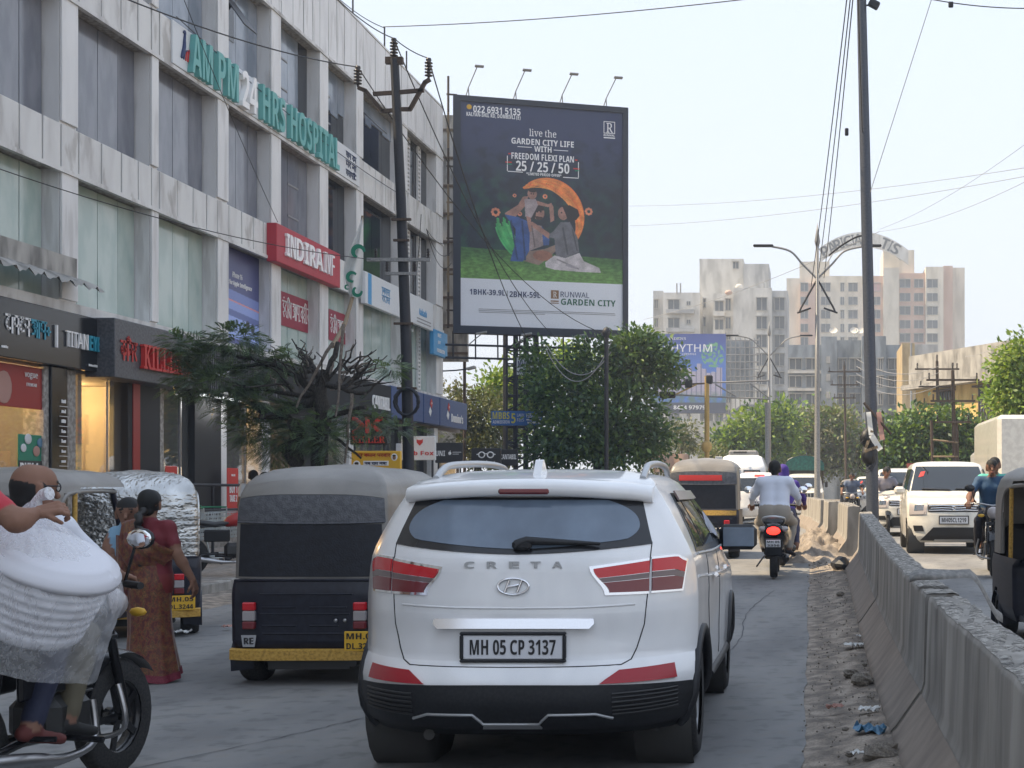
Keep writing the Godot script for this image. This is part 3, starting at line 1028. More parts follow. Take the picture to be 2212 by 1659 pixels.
	for g in [[px(778,545,zf),0.16,0.0],[px(764,600,zf),0.13,0.6],[px(776,632,zf),0.12,2.0],[px(754,622,zf),0.06,1.0]]:
		var gs = T()
		var poly = PackedVector2Array()
		for k in 13:
			poly.append(Vector2(cos(TAU * 0.7 * k / 12.0 + g[2]),sin(TAU * 0.7 * k / 12.0 + g[2])) * g[1])
		for k in 13:
			var an: float = TAU * 0.7 * (12 - k) / 12.0 + g[2]
			poly.append(Vector2(cos(an),sin(an)) * g[1] * 0.55 + Vector2(cos(g[2] + 2.2),sin(g[2] + 2.2)) * g[1] * -0.18)
		prism(gs,poly,0.0,0.006,Transform3D(Basis.IDENTITY,g[0] + Vector3(0,0,0.13)))
		obj("crescent",gs,M.sign_green,fl)
	var bp = T()
	tube(bp,[px(718,748,27.5),px(745,700,29.5),px(762,640,31.1),px(783,466,31.1)],[0.045,0.045,0.04,0.025],7)
	obj("bamboo_pole",bp,M.bamboo,fl)

func phone_print() -> StandardMaterial3D:
	var w = 200
	var h = 180
	var im = Image.create(w,h,false,Image.FORMAT_RGB8)
	for y in h:
		for x in w:
			var v = float(y) / h
			var u = float(x) / w
			var c = Color(0.25,0.26,0.42).lerp(Color(0.36,0.38,0.60),v)
			# two phones lying one over the other, as bands with pale edges
			var k = v - 0.06 * u
			if k > 0.40 and k < 0.50:
				c = Color(0.46,0.52,0.74)
			if k > 0.50 and k < 0.515:
				c = Color(0.85,0.55,0.55)
			if k > 0.515 and k < 0.60:
				c = Color(0.55,0.62,0.84)
			if k > 0.60 and k < 0.665:
				c = Color(0.38,0.43,0.64)
			if k > 0.665 and k < 0.88 and u > 0.03:
				c = Color(0.60,0.68,0.90)
			for cc in [[0.72,0.74],[0.84,0.76]]:
				var d = Vector2(u - cc[0],(v - cc[1]) * 1.0).length()
				if d < 0.05:
					c = Color(0.22,0.24,0.36)
				if d < 0.028:
					c = Color(0.10,0.10,0.16)
			im.set_pixel(x,y,c)
	var m = StandardMaterial3D.new()
	m.resource_name = "phone_print"
	m.albedo_texture = ImageTexture.create_from_image(im)
	m.roughness = 0.35
	return m

# ------------------------------------------------------------------ shops on the ground floor
func build_shops() -> void:
	var X = -FACE
	var row = thing("shop_front","row of dark framed glass shop fronts under the signboards","shop front")
	# plinth and floor, back walls, ceiling
	var s = T()
	span(s,Vector3(X - 5.2,0.05,-20.1),Vector3(X + 0.9,0.45,-57.6))
	obj("plinth",s,M.pavement,row)
	s = T()
	span(s,Vector3(X - 5.2,3.78,-20.1),Vector3(X + 0.0,4.1,-57.6))
	obj("ceiling",s,M.shop_dark_wall,row)
	s = T()
	span(s,Vector3(X - 5.4,0.45,-20.1),Vector3(X - 5.2,3.8,-57.6))
	obj("back_wall",s,M.shop_wall,row)
	for z in [20.1,28.0,31.3,35.9,40.6,46.0,50.5,57.5]:
		s = T()
		span(s,Vector3(X - 5.2,0.45,-z),Vector3(X - 0.2,3.8,-z - 0.15))
		obj("dividing_wall",s,M.shop_dark_wall,row)
	# black piers between the windows: [left pixel, right pixel, material, proud]
	for p in [[95,111,"soffit",0.10],[112,146,"black_gloss",0.16],[146,164,"soffit",0.08],[277,346,"black_matt",0.18],[346,354,"soffit",0.1],[421,478,"black_matt",0.18],[478,490,"cladding_clean",0.12],[566,584,"cladding_clean",0.12],[640,700,"black_matt",0.15],[755,765,"cladding_clean",0.12],[860,880,"black_matt",0.16],[915,922,"black_matt",0.16],[938,946,"cladding_clean",0.16]]:
		var a = fz(p[0],p[3])
		var e = fz(p[1],p[3])
		s = T()
		cbox(s,Vector3(X + p[3] - 0.2,2.13,-(a + e) / 2),Vector3(0.4,3.36,e - a),0.01)
		obj("pier",s,M[p[2]],row)
	s = T()
	var ra = fz(288,0.2)
	var re = fz(303,0.2)
	span(s,Vector3(X + 0.182,0.45,-ra),Vector3(X + 0.2,3.8,-re))
	obj("red_stripe",s,M.shop_red,row)
	# panes
	for g in [[-40,95],[164,277],[354,388],[389,421],[490,528],[529,566],[584,640],[700,755],[765,860],[880,915],[922,938],[946,985]]:
		var a = fz(g[0],0.02)
		var e = fz(g[1],0.02)
		s = T()
		box(s,Vector3.ZERO,Vector3(0.012,3.3,e - a - 0.01))
		var p = obj("glass_pane",s,M.shop_glass,row)
		p.position = Vector3(X + 0.02,2.12,-(a + e) / 2)
		p.rotation.y = rng.randf_range(-0.006,0.006)
	for x in [388.5,528.5,230.0]:
		s = T()
		span(s,Vector3(X + 0.03,0.5,-fz(x,0.03) + 0.02),Vector3(X + 0.06,3.7,-fz(x,0.03) - 0.02))
		obj("mullion",s,M.steel,row)
	for x in [384.0,391.0]:
		s = T()
		tube(s,[Vector3(X + 0.1,1.1,-fz(x,0.1)),Vector3(X + 0.1,2.0,-fz(x,0.1))],0.02,6)
		obj("door_handle",s,M.chrome,row)
	# goods: shelves, clothes racks, mannequins
	for z in [24.2,25.3,26.4]:
		var sh = thing("display_shelf","wooden shelf of boxes inside the optician's lit window","shelf",Vector3(X - 3.2,0.45,-z),0.0,"shelves in the lit shop")
		s = T()
		for k in 5:
			span(s,Vector3(-0.2,0.3 + k * 0.45,0.45),Vector3(0.2,0.34 + k * 0.45,-0.45))
		span(s,Vector3(-0.25,0,0.48),Vector3(-0.2,2.3,-0.48))
		obj("rack",s,M.wood,sh)
		for k in 4:
			for q in 4:
				s = T()
				cbox(s,Vector3(0,0.44 + k * 0.45,-0.33 + q * 0.22),Vector3(0.25,rng.randf_range(0.12,0.24),0.16),0.01)
				obj("box",s,[M.paper_white,M.wood,M.plastic_blue,M.paper_pink][rng.randi() % 4],sh)
	for z in [35.6,37.0,38.6]:
		var rk = thing("clothes_rail","rail of hanging shirts inside the clothes shop window","clothes rail",Vector3(X - 1.6,0.45,-z),0.0,"clothes rails in the shop")
		s = T()
		tube(s,[Vector3(0,0,0.5),Vector3(0,1.4,0.5),Vector3(0,1.4,-0.5),Vector3(0,0,-0.5)],0.02,6)
		obj("rail",s,M.chrome,rk)
		for q in 8:
			s = T()
			cbox(s,Vector3(0,1.0,-0.42 + q * 0.12),Vector3(0.4,0.75,0.05),0.02)
			obj("garment",s,[M.cloth_blue,M.paper_white,M.hood_grey,M.ink_cyan][q % 4],rk)
	# ceiling lamps that are lit
	for l in [[25.6,"warm_light"],[30.2,"warm_light"],[36.2,"warm_light"]]:
		var o = thing("ceiling_lamp","small lit ceiling lamp inside the shop","lamp",Vector3(X - 1.8,3.7,-l[0]),0.0,"lit shop ceiling lamps")
		s = T()
		lathe(s,[Vector2(0,-0.02),Vector2(0.11,-0.02),Vector2(0.12,0.04),Vector2(0,0.04)],14)
		obj("lamp_disc",s,M[l[1]],o)
		var om = OmniLight3D.new()
		om.name = "lamp_glow"
		om.light_color = Color(1,0.8,0.5)
		om.light_energy = 6.0
		om.light_size = 0.12
		om.omni_range = 12.0
		om.omni_attenuation = 2.0
		om.shadow_enabled = true
		om.position.y = -0.1
		o.add_child(om)
	# ---- signboards
	var board = func(called: String,label: String,x0: float,x1: float,off: float,y0: float,y1: float,m: Material,deep := 0.25) -> Node3D:
		var o = thing(called,label,"signboard",Vector3(X + off,0,0))
		var a = fz(x0,off)
		var e = fz(x1,off)
		var t = T()
		cbox(t,Vector3(-deep / 2,(y0 + y1) / 2,-(a + e) / 2),Vector3(deep,y1 - y0,e - a),0.015)
		obj("board",t,m,o)
		return o
	var put = func(o: Node3D,text: String,kind: String,x0: float,x1: float,off: float,y: float,h: float,m: Material,deep := 0.04):
		var a = fz(x0,off)
		var e = fz(x1,off)
		letters(text,kind,e - a,h,deep,m,o,Transform3D(TEXT_FACE,Vector3(0.01,y,-(a + e) / 2)))
	var dput = func(o: Node3D,gl: Array,x0: float,x1: float,off: float,y: float,h: float,th: float,m: Material):
		var a = fz(x0,off)
		var e = fz(x1,off)
		devanagari(gl,e - a,h,th,0.012,m,o,Transform3D(TEXT_FACE,Vector3(0.01,y,-(a + e) / 2)))
	var fine_print = func(o: Node3D,x0: float,x1: float,off: float,y: float,h: float):     # writing too small to read: a row of strokes
		var a = fz(x0,off)
		var e = fz(x1,off)
		var t = T()
		var zz = a
		while zz < e:
			var w = rng.randf_range(0.5,1.3) * h
			span(t,Vector3(0.02,y - h / 2,-zz),Vector3(0.03,y + h / 2 * rng.randf_range(0.4,1.0),-minf(zz + w,e)))
			zz += w + h * 0.3
		obj("small_print",t,M.ink_white,o)
	var t1: Node3D = board.call("optician_signboard","black glossy signboard of the optician with white and blue letters",-60.0,210.0,0.3,3.82,4.88,M.black_gloss)
	dput.call(t1,["ta","aa","ya","ta","na"],11,63,0.3,4.42,0.30,0.04,M.ink_white)
	dput.call(t1,["AA","ya","+"],67,108,0.3,4.42,0.30,0.038,M.ink_cyan)
	put.call(t1,"|","regular",117,120,0.3,4.36,0.42,M.ink_white)
	put.call(t1,"TITAN","regular",139,186,0.3,4.36,0.30,M.ink_white)
	put.call(t1,"EYE+","bold",190,221,0.3,4.36,0.29,M.ink_cyan)
	fine_print.call(t1,189,208,0.3,3.93,0.05)
	fine_print.call(t1,0,14,0.3,4.0,0.05)
	var t2: Node3D = board.call("jeans_signboard","dark grey signboard with red letters KILLER beside the optician's",248.0,421.0,0.65,3.72,4.90,M.hood_grey,0.6)
	dput.call(t2,["ka","i","la","ra"],260,294,0.65,4.28,0.36,0.05,M.ink_red)
	put.call(t2,"KILLER","serif bold",301,385,0.65,4.23,0.50,M.ink_red,0.09)
	dput.call(t2,["ja","ii","na","sa"],393,414,0.65,4.12,0.26,0.04,M.ink_red)
	var t3: Node3D = board.call("ribbed_signboard","dark ribbed signboard with small white letters behind the pruned tree",422.0,600.0,0.62,3.78,4.86,M.charcoal,0.55)
	var rb = T()
	var z = fz(424,0.65)
	while z < fz(598,0.65):
		span(rb,Vector3(0.0,3.8,-z),Vector3(0.02,4.84,-z - 0.05))
		z += 0.1
	obj("ribs",rb,M.hood_grey,t3)
	fine_print.call(t3,462,500,0.68,4.22,0.16)
	var t4: Node3D = board.call("dark_signboard","black signboard reading CANTABIL in white beside the blue pizza signs",602.0,845.0,0.42,3.84,4.92,M.black_matt,0.3)
	put.call(t4,"CANTABIL","bold",803,840,0.42,4.3,0.42,M.ink_white)
	for g in [[846.0,914.0,"blue pizza signboard panel behind the tall black pole"],[916.0,949.5,"narrow blue pizza signboard panel with only the tile emblem"],[951.0,1009.0,"blue pizza signboard panel with tile emblem and white name at the corner"]]:
		var o: Node3D = board.call("pizza_signboard",g[2],g[0],g[1],0.42,3.90,4.96,M.pizza_blue,0.3)
		for pt in [[930.0,916.0],[968.0,951.0]]:
			if pt[1] == g[0]:
				var zc = fz(pt[0],0.42)
				for q in [[0.14,M.ink_red],[-0.14,M.ink_white]]:
					var ds = T()
					cbox(ds,Vector3.ZERO,Vector3(0.015,0.26,0.26),0.005)
					var d = obj("emblem_tile",ds,q[1],o)
					d.position = Vector3(0.012,4.5 + q[0] * 1.1,-zc - q[0] * 0.5)
					d.rotation.x = 0.95
				var dot = T()
				ball(dot,Vector3(0.03,4.66,-zc - 0.07),Vector3(0.01,0.045,0.045),8)
				obj("emblem_dot",dot,M.ink_white,o)
		if g[0] == 951.0:
			put.call(o,"Domino's","bold",974,999,0.42,4.28,0.34,M.ink_white,0.02)
	# lit tube under the ribbed board
	var tl = thing("tube_lamp","lit white tube lamp under the ribbed signboard","lamp",Vector3(X + 0.3,3.66,-33.6))
	var ts = T()
	span(ts,Vector3(-0.03,0,1.1),Vector3(0.03,0.05,-1.1))
	obj("tube",ts,M.tube_light,tl)
	var ar = OmniLight3D.new()
	ar.name = "tube_glow"
	ar.light_energy = 0.6
	ar.light_size = 0.4
	ar.omni_range = 10.0
	ar.omni_attenuation = 2.0
	ar.shadow_enabled = true
	ar.position.y = -0.15
	tl.add_child(ar)
	# corrugated awning over the optician
	var aw = thing("corrugated_awning","weathered corrugated sheet awning with ragged edge above the optician's signboard","awning")
	s = T()
	grid(s,60,4,func(u,v):
		var zz = lerpf(21.5,27.4,u)
		return Vector3(X + 0.05 + 0.6 * v,5.62 - 0.20 * v - (0.1 * absf(sin(u * 40.0)) if v == 1.0 else 0.0) + 0.03 * sin(u * 160.0),-zz),1)
	obj("sheet",s,M.parapet_stained,aw)
	s = T()
	span(s,Vector3(X + 0.02,5.62,-21.5),Vector3(X + 0.1,6.0,-27.4))
	obj("back_plate",s,M.parapet_stained,aw)
	# posters
	var po = func(called: String,label: String,x0: float,x1: float,off: float,y0: float,y1: float,m: Material) -> Node3D:
		return board.call(called,label,x0,x1,off,y0,y1,m,0.02)
	var v1: Node3D = po.call("spectacles_poster","dark red poster at the top of the optician's window reading vogue",-30.0,95.0,0.06,2.98,3.75,M.shop_red)
	v1.set_meta("category","poster")
	put.call(v1,"vogue","regular",52,80,0.06,3.58,0.12,M.ink_white,0.006)
	put.call(v1,"EYEWEAR","regular",56,78,0.06,3.42,0.06,M.ink_white,0.006)
	var fz1 = T()
	ball(fz1,Vector3(0.004,3.32,-fz(8,0.06)),Vector3(0.008,0.3,0.26),14)
	obj("printed_face",fz1,M.paper_pink,v1)
	var v2: Node3D = po.call("offer_poster","green and black poster reading BUY 1 low in the optician's window",40.0,92.0,0.05,1.72,2.5,M.sign_green)
	v2.set_meta("category","poster")
	var v2s = T()
	span(v2s,Vector3(0.001,1.7,-fz(40,0.05)),Vector3(0.012,2.02,-fz(92,0.05)))
	obj("dark_panel",v2s,M.charcoal,v2)
	put.call(v2,"BUY 1","bold",43,81,0.06,1.87,0.22,M.ink_white,0.012)
	for k in [[60.0,2.42,0.10,"sign_white"],[50.0,2.25,0.08,"sign_white"],[86.0,2.36,0.09,"plastic_blue"],[78.0,2.2,0.1,"paper_pink"]]:
		var es = T()
		ball(es,Vector3(0.008,k[1],-fz(k[0],0.05)),Vector3(0.01,k[2],k[2] * 1.2),12)
		obj("printed_lens",es,M[k[3]],v2)
	for g in [[358.0,383.0,"upright red BUY 1 poster in front of the jeans shop door"],[491.0,515.0,"upright red BUY 1 poster before the window beside the tree"]]:
		var o: Node3D = po.call("sale_poster",g[2],g[0],g[1],0.5,0.75,2.0,M.ink_red)
		o.set_meta("category","poster")
		put.call(o,"BUY 1","bold",g[0] + 4,g[1] - 4,0.5,1.5,0.20,M.ink_white,0.006)
		put.call(o,"TAKE 2","bold",g[0] + 4,g[1] - 4,0.5,1.27,0.16,M.ink_white,0.006)
		put.call(o,"KILLER","bold",g[0] + 8,g[1] - 8,0.5,1.83,0.05,M.ink_white,0.006)
		var ps = T()
		tube(ps,[Vector3(-0.03,-0.3,-fz(g[0] + 12,0.5)),Vector3(-0.03,0.8,-fz(g[0] + 12,0.5))],0.02,6)
		obj("stand",ps,M.pole_black,o)
	var bl = thing("brand_list_board","tall narrow black board listing small white brand names on the optician's pier","signboard",Vector3(X + 0.17,0,0))
	for k in 9:
		var a = fz(128,0.17)
		var e = fz(146,0.17)
		s = T()
		span(s,Vector3(0,1.55 + k * 0.19,-a),Vector3(0.012,1.56 + k * 0.19,-e))
		obj("rule",s,M.ink_white,bl)
		s = T()
		for q in 4:
			var zz = lerpf(a,e,0.25 + 0.13 * q)
			span(s,Vector3(0,1.62 + k * 0.19,-zz),Vector3(0.01,1.66 + k * 0.19 + rng.randf_range(0,0.03),-zz - 0.03))
		obj("small_print",s,M.ink_white,bl)

# ------------------------------------------------------------------ printed pictures
func ink_poly(im: Image,pts: Array,c: Color) -> void:
	var p = PackedVector2Array()
	var lo = Vector2(1e6,1e6)
	var hi = Vector2(-1e6,-1e6)
	for i in range(0,pts.size(),2):
		var q = Vector2(pts[i],pts[i + 1])
		p.append(q)
		lo = lo.min(q)
		hi = hi.max(q)
	for y in range(maxi(0,int(lo.y)),mini(im.get_height(),int(hi.y) + 1)):
		for x in range(maxi(0,int(lo.x)),mini(im.get_width(),int(hi.x) + 1)):
			if Geometry2D.is_point_in_polygon(Vector2(x + 0.5,y + 0.5),p):
				im.set_pixel(x,y,c)

func ink_oval(im: Image,cx: float,cy: float,rx: float,ry: float,c: Color) -> void:
	for y in range(maxi(0,int(cy - ry)),mini(im.get_height(),int(cy + ry) + 1)):
		for x in range(maxi(0,int(cx - rx)),mini(im.get_width(),int(cx + rx) + 1)):
			if pow((x - cx) / rx,2.0) + pow((y - cy) / ry,2.0) < 1.0:
				im.set_pixel(x,y,c)

func garden_print() -> StandardMaterial3D:
	var W = 440
	var H = 620
	var im = Image.create(W,H,false,Image.FORMAT_RGB8)
	var nz = FastNoiseLite.new()
	nz.seed = 77
	nz.frequency = 0.016
	nz.fractal_octaves = 5
	for y in H:
		var v = float(y) / H
		for x in W:
			var n = nz.get_noise_2d(x,y)
			var c = Color(0.21,0.24,0.36).lerp(Color(0.12,0.165,0.22),smoothstep(0.1,0.5,v))
			c = c.lerp(Color(0.15,0.30,0.24),clampf((n + 0.12) * 2.0,0.0,0.75) * smoothstep(0.22,0.4,v) * (1.0 - 0.6 * float(x) / W))
			c = c.lerp(Color(0.12,0.14,0.19),clampf(-n * 1.8,0.0,0.7) * smoothstep(0.02,0.3,v))
			var hz = 0.648 + 0.025 * float(x) / W
			if v > hz:
				c = Color(0.25,0.40,0.22).lerp(Color(0.40,0.56,0.29),smoothstep(hz,hz + 0.1,v)) * (1.0 + 0.25 * nz.get_noise_2d(x * 3.0,y * 9.0))
			if v > 0.787:
				c = Color(0.865,0.875,0.905)
			im.set_pixel(x,y,c)
	# coordinates below: the print measured 1030 x 1425 about (112, 150)
	var k = W / 1030.0
	var P = func(a: Array) -> Array:
		var o = []
		for i in range(0,a.size(),2):
			o.append((a[i] - 112) * k)
			o.append((a[i + 1] - 150) * k)
		return o
	# brush swash
	for b in range(0,40):
		var t = b / 39.0
		var a0 = -2.15 + 0.2 * sin(b * 7.0)
		var pts = []
		var pts2 = []
		for q in 31:
			var a = lerpf(a0,0.62 + 0.2 * sin(b * 3.1),q / 30.0)
			var w = 3.6
			var r = 250.0 - (12.0 + 78.0 * sin(PI * pow(q / 30.0,0.8))) * t
			pts.append_array([660 + cos(a) * (r + w) * 0.92,865 + sin(a) * (r + w)])
			pts2 = [660 + cos(a) * (r - w) * 0.92,865 + sin(a) * (r - w)] + pts2
		ink_poly(im,P.call(pts + pts2),Color(0.86,0.42,0.22).lerp(Color(0.88,0.58,0.30),fposmod(sin(b * 12.9) * 43.7,1.0)))
	for b in range(0,12):
		var r = 240.0 + 8.0 * b
		var pts = []
		var pts2 = []
		for q in 16:
			var a = lerpf(2.25 + 0.1 * sin(b * 2.3),3.02 + 0.1 * sin(b * 5.0),q / 15.0)
			pts.append_array([650 + cos(a) * (r + 5),880 + sin(a) * (r + 5)])
			pts2 = [650 + cos(a) * (r - 5),880 + sin(a) * (r - 5)] + pts2
		ink_poly(im,P.call(pts + pts2),Color(0.20,0.58,0.33).lerp(Color(0.36,0.70,0.42),fposmod(sin(b * 7.7) * 13.1,1.0)))
	for f in [[328,855,30],[920,818,26],[640,735,16],[447,740,12],[480,858,14]]:
		for q in 8:
			var a: float = TAU * q / 8.0
			ink_oval(im,(f[0] + cos(a) * f[2] * 0.7 - 112) * k,(f[1] + sin(a) * f[2] * 0.7 - 150) * k,f[2] * 0.28 * k + 0.6,f[2] * 0.28 * k + 0.6,Color(0.80,0.50,0.38))
	var skin = Color(0.60,0.45,0.40)
	# man in a blue jacket, child on his shoulders, woman in grey beside them
	ink_poly(im,P.call([385,860,470,800,500,745,535,740,520,800,455,880,400,890]),skin)
	ink_poly(im,P.call([385,868,470,880,530,905,560,1000,545,1090,500,1170,420,1170,450,1060,455,960]),Color(0.22,0.33,0.55))
	ink_poly(im,P.call([620,930,670,1010,665,1055,620,1060]),Color(0.22,0.33,0.55))
	ink_poly(im,P.call([545,920,620,930,630,1060,540,1100]),Color(0.56,0.50,0.50))
	ink_poly(im,P.call([505,1165,540,1100,640,1080,705,1050,710,1090,650,1150,600,1190]),Color(0.53,0.45,0.40))
	ink_oval(im,(625 - 112) * k,(1125 - 150) * k,62 * k,34 * k,Color(0.58,0.40,0.33))
	ink_oval(im,(598 - 112) * k,(845 - 150) * k,38 * k,46 * k,skin)
	ink_poly(im,P.call([548,800,560,792,600,790,634,806,636,826,585,840,572,900,552,880]),Color(0.16,0.14,0.16))
	ink_poly(im,P.call([510,760,580,755,600,790,555,880,515,875]),Color(0.62,0.57,0.58))
	ink_poly(im,P.call([585,765,660,785,680,775,690,795,660,805,595,795]),skin)
	ink_poly(im,P.call([520,870,550,880,560,965,540,975]),skin)
	ink_oval(im,(558 - 112) * k,(722 - 150) * k,30 * k,36 * k,skin)
	ink_oval(im,(560 - 112) * k,(698 - 150) * k,27 * k,15 * k,Color(0.20,0.17,0.18))
	ink_poly(im,P.call([675,905,665,790,680,775,695,800,700,890]),skin)
	ink_poly(im,P.call([690,965,740,900,800,895,850,1000,860,1090,760,1140,710,1130,700,1010,640,1000]),Color(0.40,0.40,0.43))
	ink_poly(im,P.call([525,920,560,905,670,975,665,1015,590,960]),skin)
	ink_oval(im,(755 - 112) * k,(840 - 150) * k,34 * k,44 * k,skin)
	ink_poly(im,P.call([750,790,800,785,850,810,862,850,840,880,790,895,775,850]),Color(0.15,0.13,0.15))
	ink_poly(im,P.call([640,1170,700,1120,770,1135,860,1095,890,1150,990,1190,1000,1222,860,1222,700,1215,645,1200]),Color(0.74,0.71,0.72))
	for d in [[590,838,5,4],[612,836,5,4],[745,835,4,4],[552,722,3,3],[566,722,3,3]]:
		ink_oval(im,(d[0] - 112) * k,(d[1] - 150) * k,d[2] * k + 0.4,d[3] * k + 0.4,Color(0.12,0.09,0.09))
	ink_poly(im,P.call([575,868,625,872,618,892,588,892]),Color(0.26,0.18,0.17))
	for f in [[430,900,470,1160,462,1160,420,905],[500,900,520,1160,510,1162,490,905],[760,930,790,1110,780,1112,748,935],[820,940,850,1080,842,1084,812,945],[720,1140,860,1200,855,1208,715,1150],[560,930,580,1070,572,1072,552,932]]:
		ink_poly(im,P.call(f),im.get_pixel(int((f[0] + 8 - 112) * k),int((f[1] + 20 - 150) * k)) * 0.72)
	ink_poly(im,P.call([780,1170,850,1195,840,1205,770,1185]),Color(0.60,0.58,0.60))
	im.resize(W * 2 / 3,H * 2 / 3,Image.INTERPOLATE_LANCZOS)
	im.resize(W,H,Image.INTERPOLATE_CUBIC)
	for y in range(int(H * 0.33),int(H * 0.78)):
		for x in W:
			im.set_pixel(x,y,im.get_pixel(x,y) * (1.0 + 0.22 * nz.get_noise_2d(x * 2.0,y * 2.0) + 0.10 * nz.get_noise_2d(x * 14.0,y * 14.0)))
	var m = StandardMaterial3D.new()
	m.resource_name = "garden_print"
	m.albedo_texture = ImageTexture.create_from_image(im)
	m.roughness = 0.5
	return m

func rhythm_print() -> StandardMaterial3D:
	var W = 200
	var H = 214
	var im = Image.create(W,H,false,Image.FORMAT_RGB8)
	var nz = FastNoiseLite.new()
	nz.seed = 7
	nz.frequency = 0.05
	for y in H:
		for x in W:
			var v = float(y) / H
			var u = float(x) / W
			var c = Color(0.20,0.28,0.58).lerp(Color(0.28,0.45,0.76),smoothstep(0.0,0.4,v))
			var tw = int(u * 15.0)
			var top = 0.36 + 0.12 * fposmod(sin(tw * 12.9) * 43.7,1.0) + 0.05 * absf(u - 0.5)
			if u > 0.04 and u < 0.95 and v > top and v < 0.78:
				var q = fposmod(u * 15.0,1.0)
				c = Color(0.70,0.67,0.74) if q < 0.75 else Color(0.45,0.45,0.56)
				c = c.lerp(Color(0.5,0.5,0.6),0.25 if int(v * 120.0) % 2 == 0 else 0.0)
			if v > 0.70:
				c = c.lerp(Color(0.34,0.46,0.42),clampf(0.5 + nz.get_noise_2d(x,y),0,1) * smoothstep(0.7,0.8,v))
			if v > 0.86:
				c = Color(0.27,0.29,0.36)
			var lf = nz.get_noise_2d(x * 1.5,y * 1.5)
			if Vector2(u - 0.82,(v - 0.26)).length() < 0.16 and lf > 0.0:
				c = Color(0.42,0.66,0.48)
			im.set_pixel(x,y,c)
	var m = StandardMaterial3D.new()
	m.resource_name = "rhythm_print"
	m.albedo_texture = ImageTexture.create_from_image(im)
	m.roughness = 0.5
	return m

